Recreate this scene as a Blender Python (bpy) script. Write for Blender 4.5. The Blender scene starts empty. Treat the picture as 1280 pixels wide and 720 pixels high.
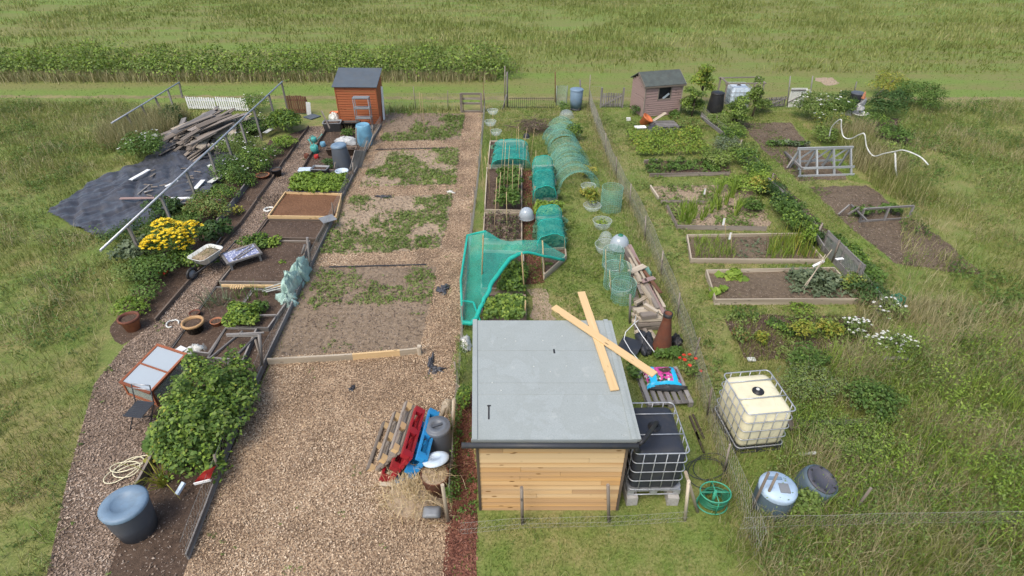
import bpy, math, random, numpy as np
from mathutils import Vector, Matrix
from mathutils.geometry import tessellate_polygon
random.seed(7); RNG = np.random.default_rng(11)
S = bpy.context.scene; COL = S.collection
V = Vector
# ---------------------------------------------------------------- camera model
H = 9.3; F = 723.0; PITCH = math.radians(34.8); SP, CP = math.sin(PITCH), math.cos(PITCH)
def ray(x, y):
    u = (x-640)/F; v = (y-360)/F
    return V((u, CP - v*SP, -(SP + v*CP)))
def P(x, y, z=0.0):                      # pixel of the 1280x720 photograph -> point at height z
    d = ray(x, y); t = (z-H)/d.z
    return V((d.x*t, d.y*t, z))
def PY(x, y, Y):                         # point on the pixel's ray at distance Y
    d = ray(x, y); t = Y/d.y
    return V((d.x*t, Y, H + d.z*t))
def PT(b, x, y):                         # top of an upright thing whose base point is b
    return PY(x, y, b.y)
def sc(y): return F*(SP + (y-360)/F*CP)/H  # px per metre on the ground
cam = bpy.data.cameras.new('camera'); co = bpy.data.objects.new('camera', cam); COL.objects.link(co)
co.location = (0, 0, H); co.rotation_euler = (math.pi/2 - PITCH, 0, 0)
cam.sensor_width = 36; cam.lens = 36*F/1280; cam.clip_end = 2000; S.camera = co
# ---------------------------------------------------------------- light
w = bpy.data.worlds.new('World'); S.world = w; w.use_nodes = True
nt = w.node_tree; bg = nt.nodes['Background']
sky = nt.nodes.new('ShaderNodeTexSky'); sky.sky_type = 'NISHITA'; sky.sun_disc = False
SUN_EL, SUN_AZ = math.radians(56), math.radians(-140)   # azimuth from +Y, clockwise
sky.sun_elevation = SUN_EL; sky.sun_rotation = SUN_AZ
sky.dust_density = 3.0; sky.air_density = 1.0
nt.links.new(sky.outputs[0], bg.inputs[0]); bg.inputs[1].default_value = 0.145
sl = bpy.data.lights.new('sun', 'SUN'); sl.energy = 1.5; sl.angle = math.radians(30); sl.color = (1, .95, .87)
so = bpy.data.objects.new('sun', sl); COL.objects.link(so)
sd = V((math.sin(SUN_AZ)*math.cos(SUN_EL), math.cos(SUN_AZ)*math.cos(SUN_EL), math.sin(SUN_EL)))
so.rotation_euler = sd.to_track_quat('Z', 'Y').to_euler(); so.location = (0, 0, 30)
S.view_settings.view_transform = 'Standard'; S.view_settings.look = 'None'
S.view_settings.gamma = 1; S.view_settings.exposure = 0.76
S.cycles.max_bounces = 6; S.cycles.transparent_max_bounces = 12
# ---------------------------------------------------------------- materials
def newmat(name):
    m = bpy.data.materials.new(name); m.use_nodes = True; t = m.node_tree
    b = t.nodes['Principled BSDF']; b.inputs['Specular IOR Level'].default_value = .3
    return m, t, b
def N(t, typ, **k):
    n = t.nodes.new(typ)
    for a, v in k.items(): setattr(n, a, v)
    return n
def ramp(t, fac, stops):
    r = N(t, 'ShaderNodeValToRGB'); e = r.color_ramp.elements
    while len(e) < len(stops): e.new(.5)
    for i, (p, c) in enumerate(stops): e[i].position = p; e[i].color = (*c, 1)
    t.links.new(fac, r.inputs[0]); return r.outputs[0]
def noise(t, vec, scale, detail=4, rough=.55, dist=0):
    n = N(t, 'ShaderNodeTexNoise'); n.inputs['Scale'].default_value = scale; n.inputs['Detail'].default_value = detail
    n.inputs['Roughness'].default_value = rough; n.inputs['Distortion'].default_value = dist
    t.links.new(vec, n.inputs['Vector']); return n.outputs['Fac']
def mixc(t, fac, a, b, mode='MIX'):
    n = N(t, 'ShaderNodeMix', data_type='RGBA', blend_type=mode)
    for s, v in ((0, fac), (6, a), (7, b)):
        if isinstance(v, bpy.types.NodeSocket): t.links.new(v, n.inputs[s])
        else: n.inputs[s].default_value = v if s == 0 else (*v, 1)
    return n.outputs[2]
def bump(t, b, h, strength=.4, dist=.02):
    n = N(t, 'ShaderNodeBump'); n.inputs['Strength'].default_value = strength; n.inputs['Distance'].default_value = dist
    t.links.new(h, n.inputs['Height']); t.links.new(n.outputs[0], b.inputs['Normal'])
def pos(t): return N(t, 'ShaderNodeNewGeometry').outputs['Position']
def objc(t): return N(t, 'ShaderNodeTexCoord').outputs['Object']
def uvc(t, sx, sy):
    m = N(t, 'ShaderNodeMapping'); m.inputs['Scale'].default_value = (sx, sy, 1)
    t.links.new(N(t, 'ShaderNodeTexCoord').outputs['UV'], m.inputs[0]); return m.outputs[0]
def plain(name, c, rough=.5, var=.25, scale=6, metal=0, bmp=.0, grime=.3):
    m, t, b = newmat(name); c2 = tuple(min(1, x*(1-var)+.01) for x in c)
    f = noise(t, objc(t), scale, 5, .65)
    cc = ramp(t, f, [(.3, c2), (.65, c)])
    if grime: cc = mixc(t, ramp(t, noise(t, objc(t), scale*.55+1.1, 6, .72, .6), [(.50, (0, 0, 0)), (.72, (grime,)*3)]), cc, (.115, .10, .07))
    t.links.new(cc, b.inputs['Base Color'])
    b.inputs['Roughness'].default_value = rough; b.inputs['Metallic'].default_value = metal
    if bmp: bump(t, b, noise(t, objc(t), scale*5, 4), bmp, .01)
    return m
def feltmat():
    m, t, b = newmat('roof_felt'); oc = objc(t); f = noise(t, oc, 60, 3, .6); lo = noise(t, oc, 1.3, 5, .62, .5); st = noise(t, oc, 4, 6, .7)
    c = ramp(t, f, [(.3, (.255, .285, .275)), (.7, (.325, .35, .335))])
    c = mixc(t, ramp(t, lo, [(.42, (0, 0, 0)), (.46, (.3, .3, .3)), (.60, (.1, .1, .1))]), c, (.225, .245, .22))
    c = mixc(t, ramp(t, st, [(.60, (0, 0, 0)), (.78, (.5, .5, .5))]), c, (.42, .43, .40))
    v = N(t, 'ShaderNodeTexVoronoi'); v.inputs['Scale'].default_value = 11; t.links.new(oc, v.inputs['Vector']); gr = noise(t, oc, 2.1, 4, .6)
    k = N(t, 'ShaderNodeMath', operation='MULTIPLY'); t.links.new(ramp(t, v.outputs['Distance'], [(.045, (1, 1, 1)), (.09, (0, 0, 0))]), k.inputs[0]); t.links.new(ramp(t, gr, [(.52, (0, 0, 0)), (.6, (.8, .8, .8))]), k.inputs[1])
    c = mixc(t, k.outputs[0], c, (.11, .10, .075))
    t.links.new(c, b.inputs['Base Color']); b.inputs['Roughness'].default_value = .88; bump(t, b, f, .3, .004); return m
def wood(name, c1, c2, c3=None, knots=True, gs=1.2, c4=None):
    m, t, b = newmat(name)
    f = noise(t, uvc(t, gs, 45), 1, 5, .6, .4)
    base = ramp(t, f, [(.28, c1), (.72, c2)])
    g = noise(t, uvc(t, .22, 5.3), 1, 1, .5)           # from board to board
    base = mixc(t, ramp(t, g, [(.35, (0, 0, 0)), (.62, (1, 1, 1))]), base, c3 or tuple(x*.72 for x in c1))
    if c4: base = mixc(t, ramp(t, noise(t, uvc(t, .13, 3.1), 1, 0, .5), [(.50, (0, 0, 0)), (.66, (.8, .8, .8))]), base, c4)
    if knots:
        k = N(t, 'ShaderNodeTexVoronoi'); k.inputs['Scale'].default_value = 1
        t.links.new(uvc(t, 2.6, 9), k.inputs['Vector'])
        base = mixc(t, ramp(t, k.outputs['Distance'], [(.09, (1, 1, 1)), (.16, (0, 0, 0))]), base, tuple(x*.42 for x in c1))
    t.links.new(base, b.inputs['Base Color']); b.inputs['Roughness'].default_value = .75
    bump(t, b, f, .25, .004); return m
def leafmat(name, cols, trans=.25):
    m, t, b = newmat(name)
    a = N(t, 'ShaderNodeAttribute', attribute_name='rnd')
    n = len(cols); c = ramp(t, a.outputs['Fac'], [(i/(n-1), q) for i, q in enumerate(cols)])
    t.links.new(c, b.inputs['Base Color']); b.inputs['Roughness'].default_value = .55
    tr = N(t, 'ShaderNodeBsdfTranslucent'); t.links.new(mixc(t, .5, c, (.25, .3, .03), 'MIX'), tr.inputs[0])
    mx = N(t, 'ShaderNodeMixShader'); mx.inputs[0].default_value = trans
    t.links.new(b.outputs[0], mx.inputs[1]); t.links.new(tr.outputs[0], mx.inputs[2])
    t.links.new(mx.outputs[0], t.nodes['Material Output'].inputs[0]); return m
def netmat(name, c, alpha=.5, scale=60):
    m, t, b = newmat(name)
    b.inputs['Roughness'].default_value = .6
    f = noise(t, objc(t), 3, 4)
    t.links.new(ramp(t, f, [(.3, tuple(x*.75 for x in c)), (.7, c)]), b.inputs['Base Color'])
    tp = N(t, 'ShaderNodeBsdfTransparent'); mx = N(t, 'ShaderNodeMixShader')
    r = N(t, 'ShaderNodeMapRange'); r.inputs[3].default_value = alpha-.15; r.inputs[4].default_value = alpha+.15
    t.links.new(noise(t, objc(t), 1.7, 3), r.inputs[0]); t.links.new(r.outputs[0], mx.inputs[0])
    t.links.new(tp.outputs[0], mx.inputs[1]); t.links.new(b.outputs[0], mx.inputs[2])
    t.links.new(mx.outputs[0], t.nodes['Material Output'].inputs[0]); return m
def glassmat(name, c, alpha):
    m, t, b = newmat(name); b.inputs['Base Color'].default_value = (*c, 1); b.inputs['Roughness'].default_value = .12
    b.inputs['Specular IOR Level'].default_value = .6; b.inputs['Alpha'].default_value = alpha; return m

def groundmat():
    m, t, b = newmat('grass_ground'); p = pos(t)
    big = noise(t, p, .23, 3, .6); mid = noise(t, p, 1.6, 5, .65); fine = noise(t, p, 22, 4, .7)
    g = ramp(t, fine, [(.25, (.065, .10, .016)), (.5, (.125, .175, .034)), (.75, (.20, .24, .065))])
    d = ramp(t, fine, [(.25, (.13, .12, .035)), (.5, (.24, .205, .08)), (.78, (.38, .32, .16))])
    k = N(t, 'ShaderNodeMath', operation='MULTIPLY'); t.links.new(mid, k.inputs[0]); t.links.new(big, k.inputs[1])
    c = mixc(t, ramp(t, k.outputs[0], [(.19, (0, 0, 0)), (.36, (.9, .9, .9))]), g, d)
    t.links.new(c, b.inputs['Base Color']); b.inputs['Roughness'].default_value = .9
    bump(t, b, fine, .7, .03); return m
def soilmat(name, dark, mid, light, sc1=9, stone=(.45, .38, .32)):
    m, t, b = newmat(name); p = pos(t)
    f = noise(t, p, sc1, 7, .72); lo = noise(t, p, .9, 3, .6)
    c = ramp(t, f, [(.28, dark), (.5, mid), (.72, light)])
    c = mixc(t, ramp(t, lo, [(.38, (0, 0, 0)), (.68, (.8, .8, .8))]), c, mixc(t, .5, c, light))
    v = N(t, 'ShaderNodeTexVoronoi'); v.inputs['Scale'].default_value = 17; t.links.new(p, v.inputs['Vector'])
    c = mixc(t, ramp(t, v.outputs['Distance'], [(.10, (1, 1, 1)), (.15, (0, 0, 0))]), c, stone)
    t.links.new(c, b.inputs['Base Color']); b.inputs['Roughness'].default_value = .95
    bump(t, b, f, .9, .05); return m
def chipmat(name, cols):
    m, t, b = newmat(name); p = pos(t)
    v = N(t, 'ShaderNodeTexVoronoi'); v.inputs['Scale'].default_value = 32; t.links.new(p, v.inputs['Vector'])
    s = N(t, 'ShaderNodeSeparateColor'); t.links.new(v.outputs['Color'], s.inputs[0])
    c = ramp(t, s.outputs[0], [(i/(len(cols)-1), q) for i, q in enumerate(cols)])
    lo = noise(t, p, 1.1, 4, .6)
    c = mixc(t, ramp(t, lo, [(.38, (0, 0, 0)), (.68, (.75, .75, .75))]), c, cols[0])
    t.links.new(c, b.inputs['Base Color']); b.inputs['Roughness'].default_value = .9
    bump(t, b, v.outputs['Distance'], .8, .03); return m
def fieldmat():
    m, t, b = newmat('mown_field'); p = pos(t); mp = N(t, 'ShaderNodeMapping'); mp.inputs['Scale'].default_value = (.035, .55, 1); t.links.new(p, mp.inputs[0])
    band = noise(t, mp.outputs[0], 1, 4, .6); fine = noise(t, p, 9, 5, .7); mid = noise(t, p, .5, 4, .6)
    a = ramp(t, fine, [(.25, (.085, .135, .022)), (.55, (.145, .205, .038)), (.8, (.21, .26, .06))]); d = ramp(t, fine, [(.25, (.12, .125, .035)), (.6, (.19, .18, .06)), (.8, (.26, .235, .10))])
    k = N(t, 'ShaderNodeMath', operation='MULTIPLY_ADD'); t.links.new(mid, k.inputs[0]); k.inputs[1].default_value = .35; t.links.new(band, k.inputs[2])
    t.links.new(mixc(t, ramp(t, k.outputs[0], [(.56, (0, 0, 0)), (.76, (.9, .9, .9))]), a, d), b.inputs['Base Color']); b.inputs['Roughness'].default_value = .95; bump(t, b, fine, .6, .04); return m
M = {}
M['grass'] = groundmat()
M['soil'] = soilmat('bed_soil', (.035, .022, .014), (.075, .048, .032), (.13, .088, .06))
M['pale_soil'] = soilmat('dry_soil', (.17, .123, .077), (.31, .230, .15), (.43, .335, .235))
M['bare_soil'] = soilmat('plot_soil', (.11, .076, .047), (.205, .150, .098), (.305, .232, .16))
M['bed_earth'] = soilmat('bed_earth', (.055, .038, .024), (.115, .083, .053), (.185, .14, .092))
M['mulch'] = soilmat('brown_mulch', (.075, .035, .015), (.15, .072, .034), (.25, .13, .07), 16, (.2, .11, .06))
CH = [(.11, .070, .042), (.28, .188, .115), (.43, .305, .19), (.54, .40, .26), (.70, .57, .41)]
M['chips'] = chipmat('wood_chips', CH[:4])
M['chip'] = leafmat('chip', CH, 0)
CH2 = [(.08, .055, .036), (.20, .14, .098), (.30, .22, .16), (.40, .30, .22), (.55, .45, .35)]
M['chips_grey'] = chipmat('old_wood_chips', CH2[:4]); M['chip_grey'] = leafmat('old_chip', CH2, 0)
CR = [(.065, .024, .015), (.15, .056, .035), (.21, .085, .053), (.29, .14, .09)]
M['redchips'] = chipmat('red_bark', CR); M['redchip'] = leafmat('red_bark_chip', CR, 0)
M['wood_old'] = wood('weathered_wood', (.20, .165, .13), (.36, .31, .26))
M['wood_grey'] = wood('grey_wood', (.17, .155, .14), (.33, .31, .285))
M['wood_edge'] = wood('edging_wood', (.11, .08, .058), (.21, .16, .12))
M['wood_dark'] = wood('dark_wood', (.075, .055, .04), (.16, .12, .09))
M['wood_bed'] = wood('bed_timber', (.40, .33, .235), (.60, .52, .40))
M['wood_new'] = wood('new_pine', (.50, .33, .15), (.66, .48, .26), (.58, .40, .20))
M['cladding'] = wood('pine_cladding', (.45, .24, .08), (.63, .38, .155), (.41, .255, .13), True, .8, (.62, .45, .25))
M['bamboo'] = wood('bamboo', (.42, .31, .15), (.60, .47, .27), knots=False)
M['wood_red'] = wood('red_stained_wood', (.24, .072, .026), (.36, .12, .046), (.30, .09, .034))
M['wood_pink'] = wood('faded_red_wood', (.20, .13, .11), (.36, .26, .23), (.29, .20, .175))
M['wood_brown'] = wood('brown_stain', (.12, .055, .03), (.20, .10, .055))
M['frame_red'] = wood('cedar_frame', (.24, .075, .035), (.36, .13, .06), knots=False)
M['white'] = plain('white_paint', (.78, .78, .75), .45, .12, 4)
M['offwhite'] = plain('off_white_plastic', (.66, .66, .60), .45, .25, 8)
M['bluewhite'] = plain('bluish_white_plastic', (.52, .61, .68), .4, .15, 6)
M['blue_bin'] = plain('blue_grey_plastic', (.16, .235, .31), .45, .2, 5)
M['bin_slate'] = plain('slate_blue_plastic', (.085, .125, .155), .5, .25, 5)
M['blue_barrel'] = plain('blue_barrel', (.15, .34, .46), .4, .25, 5)
M['pallet_blue'] = plain('blue_paint', (.02, .25, .55), .5, .3, 7)
M['pallet_red'] = plain('red_paint', (.33, .012, .02), .5, .35, 7)
M['black'] = plain('black_plastic', (.018, .018, .02), .45, .3, 6)
M['dark'] = plain('dark_plastic', (.04, .043, .048), .5, .3, 5)
M['greybin'] = plain('dark_grey_plastic', (.075, .085, .10), .5, .25, 5)
M['grey'] = plain('grey_plastic', (.22, .23, .235), .5, .25, 6)
M['steel'] = plain('galvanised', (.50, .51, .52), .42, .3, 12, .55)
M['wire'] = plain('wire', (.30, .29, .25), .5, .3, 9)
M['greenwire'] = plain('green_wire', (.22, .42, .33), .5, .2, 9)
M['tankgrey'] = plain('tank_top', (.032, .036, .046), .42, .4, 3)
M['cream'] = plain('cream_plastic', (.74, .68, .46), .4, .22, 2.4)
M['felt'] = feltmat()
M['felt_dark'] = plain('dark_roof_felt', (.085, .105, .125), .85, .25, 3, 0, .3)
M['felt_green'] = plain('mossy_roof_felt', (.085, .10, .09), .85, .45, 4, 0, .3)
M['terracotta'] = plain('terracotta', (.42, .17, .085), .75, .3, 7, 0, .1)
M['rust'] = plain('rust_clay', (.165, .056, .03), .7, .45, 5, 0, .15)
M['orange'] = plain('orange_plastic', (.58, .16, .05), .5, .2)
M['glaze'] = plain('dark_glaze', (.02, .022, .02), .18, .4)
M['rim'] = plain('tan_rim', (.45, .27, .12), .5, .2)
M['red'] = plain('red_plastic', (.45, .03, .025), .5, .25)
M['pink'] = plain('pink_plastic', (.62, .06, .26), .4, .3, 10)
M['cyan'] = plain('cyan_plastic', (.02, .36, .56), .35, .3, 9)
M['green_plastic'] = plain('green_plastic', (.02, .17, .09), .45, .3)
M['turq'] = plain('turquoise_plastic', (.08, .38, .33), .45, .3)
M['membrane'] = plain('weed_membrane', (.075, .078, .09), .3, .55, 2.5, 0, .9)
M['mesh_dark'] = plain('black_sheet', (.03, .034, .042), .5, .4, 3, 0, .5)
M['concrete'] = plain('concrete', (.40, .38, .345), .9, .35, 8, 0, .3)
M['straw'] = leafmat('straw', [(.36, .25, .12), (.55, .42, .23), (.70, .57, .36)], .15)
M['brick'] = plain('brick', (.34, .15, .11), .9, .4, 9)
M['cut'] = plain('cut_log_end', (.60, .42, .25), .8, .3, 14)
M['net'] = netmat('teal_netting', (.02, .40, .31), .50)
M['net_thick'] = netmat('bunched_netting', (.02, .42, .32), .92)
M['net_pale'] = netmat('pale_green_net_bundle', (.42, .60, .52), .84)
M['net_grey'] = netmat('grey_netting', (.25, .26, .22), .30)
M['net_wire'] = netmat('fine_green_wire_net', (.17, .44, .34), .24)
M['glass'] = glassmat('clear_plastic', (.66, .74, .74), .20)
M['glass_top'] = glassmat('polycarbonate', (.40, .45, .48), .80)
M['glass_side'] = glassmat('dusty_polycarbonate', (.40, .46, .40), .42)
G3 = lambda *c: list(c)
L = {}
L['leaf'] = leafmat('leaf_green', [(.030, .065, .012), (.065, .125, .022), (.11, .19, .035), (.17, .26, .06)])
L['dark'] = leafmat('leaf_dark', [(.018, .04, .010), (.035, .075, .018), (.06, .12, .028), (.10, .17, .045)])
L['lime'] = leafmat('leaf_lime', [(.08, .14, .015), (.15, .24, .03), (.23, .33, .045), (.32, .40, .08)])
L['grey'] = leafmat('leaf_grey', [(.05, .075, .035), (.10, .135, .07), (.16, .20, .11), (.22, .26, .16)])
L['yellowing'] = leafmat('leaf_yellowing', [(.09, .11, .015), (.20, .22, .03), (.34, .32, .05), (.45, .38, .09)])
L['weed'] = leafmat('weed_leaf', [(.065, .105, .022), (.12, .18, .038), (.18, .25, .06), (.27, .30, .11)])
L['blade'] = leafmat('grass_blade', [(.06, .10, .016), (.12, .18, .03), (.19, .25, .05), (.38, .34, .15)])
L['drygrass'] = leafmat('dry_grass', [(.15, .13, .05), (.30, .255, .125), (.46, .40, .23), (.20, .23, .075)])
L['wild'] = leafmat('wild_stems', [(.095, .12, .025), (.17, .20, .045), (.25, .27, .08), (.40, .35, .17)])
L['cabbage'] = leafmat('cabbage_leaf', [(.04, .10, .05), (.08, .17, .09), (.14, .25, .15)])
L['yellow'] = leafmat('yellow_petal', [(.65, .42, .01), (.80, .58, .02), (.85, .68, .05)], .15)
L['whitep'] = leafmat('white_petal', [(.50, .52, .42), (.66, .66, .60), (.78, .78, .74)], .15)
L['redp'] = leafmat('red_petal', [(.45, .02, .01), (.60, .05, .02), (.65, .08, .05)], .15)
L['pinkp'] = leafmat('pink_petal', [(.55, .25, .3), (.7, .42, .45), (.8, .6, .6)], .15)
L['twig'] = leafmat('twig', [(.06, .045, .03), (.14, .10, .07), (.24, .18, .13)], 0)
L['red_leaf'] = leafmat('red_brown_leaf', [(.10, .05, .025), (.17, .10, .03), (.14, .15, .035)])
# ---------------------------------------------------------------- objects
def tag(o, label, cat, group=None, kind=None):
    if label: o['label'] = label
    if cat: o['category'] = cat
    if group: o['group'] = group
    if kind: o['kind'] = kind
    return o
def thing(name, label, cat, loc=(0, 0, 0), group=None):
    o = bpy.data.objects.new(name, None); o.empty_display_size = .2; COL.objects.link(o); o.location = loc
    return tag(o, label, cat, group)
def worg(o):
    p = V((0, 0, 0))
    while o: p += o.location; o = o.parent
    return p
def dup(root, loc, rz=None, label=None, scale=None):
    def cp(o, par):
        c = o.copy(); COL.objects.link(c); c.parent = par
        for ch in list(o.children): cp(ch, c)
        return c
    r = cp(root, None); r.location = loc
    if rz is not None: r.rotation_euler = (0, 0, rz)
    if scale is not None: r.scale = (scale,)*3
    if label: r['label'] = label
    return r
def link(name, me, mat, parent, org):
    o = bpy.data.objects.new(name, me); COL.objects.link(o); me.materials.append(mat)
    if parent is not None: o.parent = parent
    else: o.location = org
    return o
class MB:
    def __init__(s): s.v = []; s.f = []; s.uv = []; s.sm = []
    def face(s, pts, uv, sm=False):
        i = len(s.v); s.v += [tuple(p) for p in pts]; s.f.append(tuple(range(i, i+len(pts)))); s.uv += uv; s.sm.append(sm)
    def frame(s, c, ax, ay, az, sx, sy, sz):       # box: centre, axes, sizes; u runs along ax
        o = random.uniform(0, 40); o2 = random.uniform(0, 40); c = V(c)
        q = {(i, j, k): c + ax*(i*sx/2) + ay*(j*sy/2) + az*(k*sz/2) for i in (-1, 1) for j in (-1, 1) for k in (-1, 1)}
        b = len(s.v); keys = list(q); s.v += [tuple(q[k]) for k in keys]; ix = {k: b+n for n, k in enumerate(keys)}
        def fc(ks, uv): s.f.append(tuple(ix[k] for k in ks)); s.uv += uv; s.sm.append(False)
        U = [(o, o2), (o+sx, o2), (o+sx, o2+sy), (o, o2+sy)]; W = [(o, o2+.3), (o+sx, o2+.3), (o+sx, o2+.3+sz), (o, o2+.3+sz)]
        E = [(o, o2), (o+.02, o2), (o+.02, o2+sz), (o, o2+sz)]
        fc([(-1, -1, 1), (1, -1, 1), (1, 1, 1), (-1, 1, 1)], U); fc([(-1, 1, -1), (1, 1, -1), (1, -1, -1), (-1, -1, -1)], U)
        fc([(-1, -1, -1), (1, -1, -1), (1, -1, 1), (-1, -1, 1)], W); fc([(1, 1, -1), (-1, 1, -1), (-1, 1, 1), (1, 1, 1)], W)
        fc([(1, -1, -1), (1, 1, -1), (1, 1, 1), (1, -1, 1)], E); fc([(-1, 1, -1), (-1, -1, -1), (-1, -1, 1), (-1, 1, 1)], E)
        return s
    def box(s, c, size, rz=0):
        a = V((math.cos(rz), math.sin(rz), 0)); b = V((-a.y, a.x, 0))
        x, y, z = size
        if x >= y and x >= z: return s.frame(c, a, b, V((0, 0, 1)), x, y, z)
        if y >= z: return s.frame(c, b, -a, V((0, 0, 1)), y, x, z)
        return s.frame(c, V((0, 0, 1)), a, b, z, x, y)
    def beam(s, a, b, w, h, up=(0, 0, 1)):
        a, b = V(a), V(b); ax = (b-a); L_ = ax.length; ax.normalize(); up = V(up)
        if abs(ax.dot(up)) > .97: up = V((0, 1, 0))
        ay = up.cross(ax).normalized(); az = ax.cross(ay)
        return s.frame((a+b)/2, ax, ay, az, L_, w, h)
    def tube(s, pts, r, n=6, cap=True, closed=False):
        pts = [V(p) for p in pts]; m = len(pts); rs = r if isinstance(r, (list, tuple)) else [r]*m
        b0 = len(s.v); prev = None; off = random.uniform(0, 30); ln = 0; us = []
        for i, p in enumerate(pts):
            if closed: d = pts[(i+1) % m] - pts[i-1]
            else: d = pts[min(i+1, m-1)] - pts[max(i-1, 0)]
            if d.length < 1e-9: d = V((0, 0, 1))
            d.normalize()
            if prev is None:
                prev = d.orthogonal().normalized()
            x = (prev - d*prev.dot(d))
            if x.length < 1e-6: x = d.orthogonal()
            x.normalize(); prev = x; y = d.cross(x)
            if i: ln += (pts[i]-pts[i-1]).length
            us.append(ln)
            for k in range(n):
                a = 2*math.pi*k/n; s.v.append(tuple(p + x*(math.cos(a)*rs[i]) + y*(math.sin(a)*rs[i])))
        for i in range(m if closed else m-1):
            j = (i+1) % m
            for k in range(n):
                k2 = (k+1) % n
                s.f.append((b0+i*n+k, b0+i*n+k2, b0+j*n+k2, b0+j*n+k)); s.sm.append(n > 4)
                u0, u1 = off+us[i], off+us[max(j, i)]; w0, w1 = off+k*.02, off+k*.02+.02
                s.uv += [(u0, w0), (u0, w1), (u1, w1), (u1, w0)]
        if cap and not closed:
            for i, rev in ((0, True), (m-1, False)):
                ks = [b0+i*n+k for k in range(n)]
                s.f.append(tuple(reversed(ks)) if rev else tuple(ks)); s.sm.append(False); s.uv += [(off, off)]*n
        return s
    def lathe(s, prof, n=20, c=(0, 0, 0), axis=None, sx=1, sy=1):
        c = V(c); b0 = len(s.v); R = V((0, 0, 1)).rotation_difference(V(axis)).to_matrix() if axis else Matrix.Identity(3)
        for r, z in prof:
            for k in range(n):
                a = 2*math.pi*k/n; s.v.append(tuple(c + R @ V((r*math.cos(a)*sx, r*math.sin(a)*sy, z))))
        for i in range(len(prof)-1):
            for k in range(n):
                k2 = (k+1) % n; s.f.append((b0+i*n+k, b0+i*n+k2, b0+(i+1)*n+k2, b0+(i+1)*n+k)); s.sm.append(True)
                s.uv += [(k/n, prof[i][1]), (k2/n if k2 else 1, prof[i][1]), (k2/n if k2 else 1, prof[i+1][1]), (k/n, prof[i+1][1])]
        return s
    def surf(s, g, sm=True, uvs=1.0):
        r, c = len(g), len(g[0]); b = len(s.v); s.v += [tuple(p) for row in g for p in row]
        for i in range(r-1):
            for j in range(c-1):
                s.f.append((b+i*c+j, b+i*c+j+1, b+(i+1)*c+j+1, b+(i+1)*c+j)); s.sm.append(sm)
                s.uv += [(j*uvs, i*uvs), ((j+1)*uvs, i*uvs), ((j+1)*uvs, (i+1)*uvs), (j*uvs, (i+1)*uvs)]
        return s
    def build(s, name, mat, parent=None, org=None):
        a = np.array(s.v, dtype=float)
        if parent is not None: org = worg(parent)
        elif org is None:
            lo, hi = a.min(0), a.max(0); org = V(((lo[0]+hi[0])/2, (lo[1]+hi[1])/2, lo[2]))
        a -= np.array(org); me = bpy.data.meshes.new(name); me.from_pydata(a.tolist(), [], s.f)
        me.polygons.foreach_set('use_smooth', s.sm)
        ul = me.uv_layers.new(name='UVMap'); ul.data.foreach_set('uv', np.array(s.uv, dtype=float).ravel())
        return link(name, me, mat, parent, org)
def fastmesh(name, v, q, mat, rnd=None, parent=None, org=None, smooth=False):
    v = np.asarray(v, float); q = np.asarray(q, np.int32); n, k = q.shape
    if parent is not None: org = worg(parent)
    elif org is None:
        lo, hi = v.min(0), v.max(0); org = V(((lo[0]+hi[0])/2, (lo[1]+hi[1])/2, lo[2]))
    me = bpy.data.meshes.new(name)
    me.vertices.add(len(v)); me.vertices.foreach_set('co', (v-np.array(org)).ravel())
    me.loops.add(n*k); me.loops.foreach_set('vertex_index', q.ravel())
    me.polygons.add(n); me.polygons.foreach_set('loop_start', np.arange(0, n*k, k, dtype=np.int32))
    if smooth: me.polygons.foreach_set('use_smooth', np.ones(n, bool))
    if rnd is not None:
        at = me.attributes.new('rnd', 'FLOAT', 'FACE'); at.data.foreach_set('value', np.clip(rnd, 0, 1).astype(np.float32))
    me.update(calc_edges=True)
    return link(name, me, mat, parent, org)
# value noise
_T = RNG.random((256, 256))
def vn(x, y, s=1.0, o=0):
    x = np.asarray(x)*s + 37.7*o + 1000; y = np.asarray(y)*s + 91.3*o + 1000
    i = np.floor(x).astype(int); j = np.floor(y).astype(int); a = x-i; b = y-j
    a = a*a*(3-2*a); b = b*b*(3-2*b); g = lambda p, q: _T[p % 256, q % 256]
    return (g(i, j)*(1-a)+g(i+1, j)*a)*(1-b) + (g(i, j+1)*(1-a)+g(i+1, j+1)*a)*b
def inpoly(x, y, poly):
    r = np.zeros(len(x), bool); n = len(poly)
    for i in range(n):
        x1, y1 = poly[i][0], poly[i][1]; x2, y2 = poly[i-1][0], poly[i-1][1]
        if y1 == y2: continue
        c = ((y1 > y) != (y2 > y)) & (x < (x2-x1)*(y-y1)/(y2-y1)+x1); r ^= c
    return r
def polyw(px, z=0): return [P(x, y, z) for x, y in px]
def scatter(px, dens, keep=None, world=False):
    w_ = px if world else polyw(px); xs = [p[0] for p in w_]; ys = [p[1] for p in w_]
    n = int((max(xs)-min(xs))*(max(ys)-min(ys))*dens)
    x = RNG.uniform(min(xs), max(xs), n); y = RNG.uniform(min(ys), max(ys), n)
    k = inpoly(x, y, w_)
    if keep is not None: k &= keep(x, y)
    return x[k], y[k]
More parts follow.
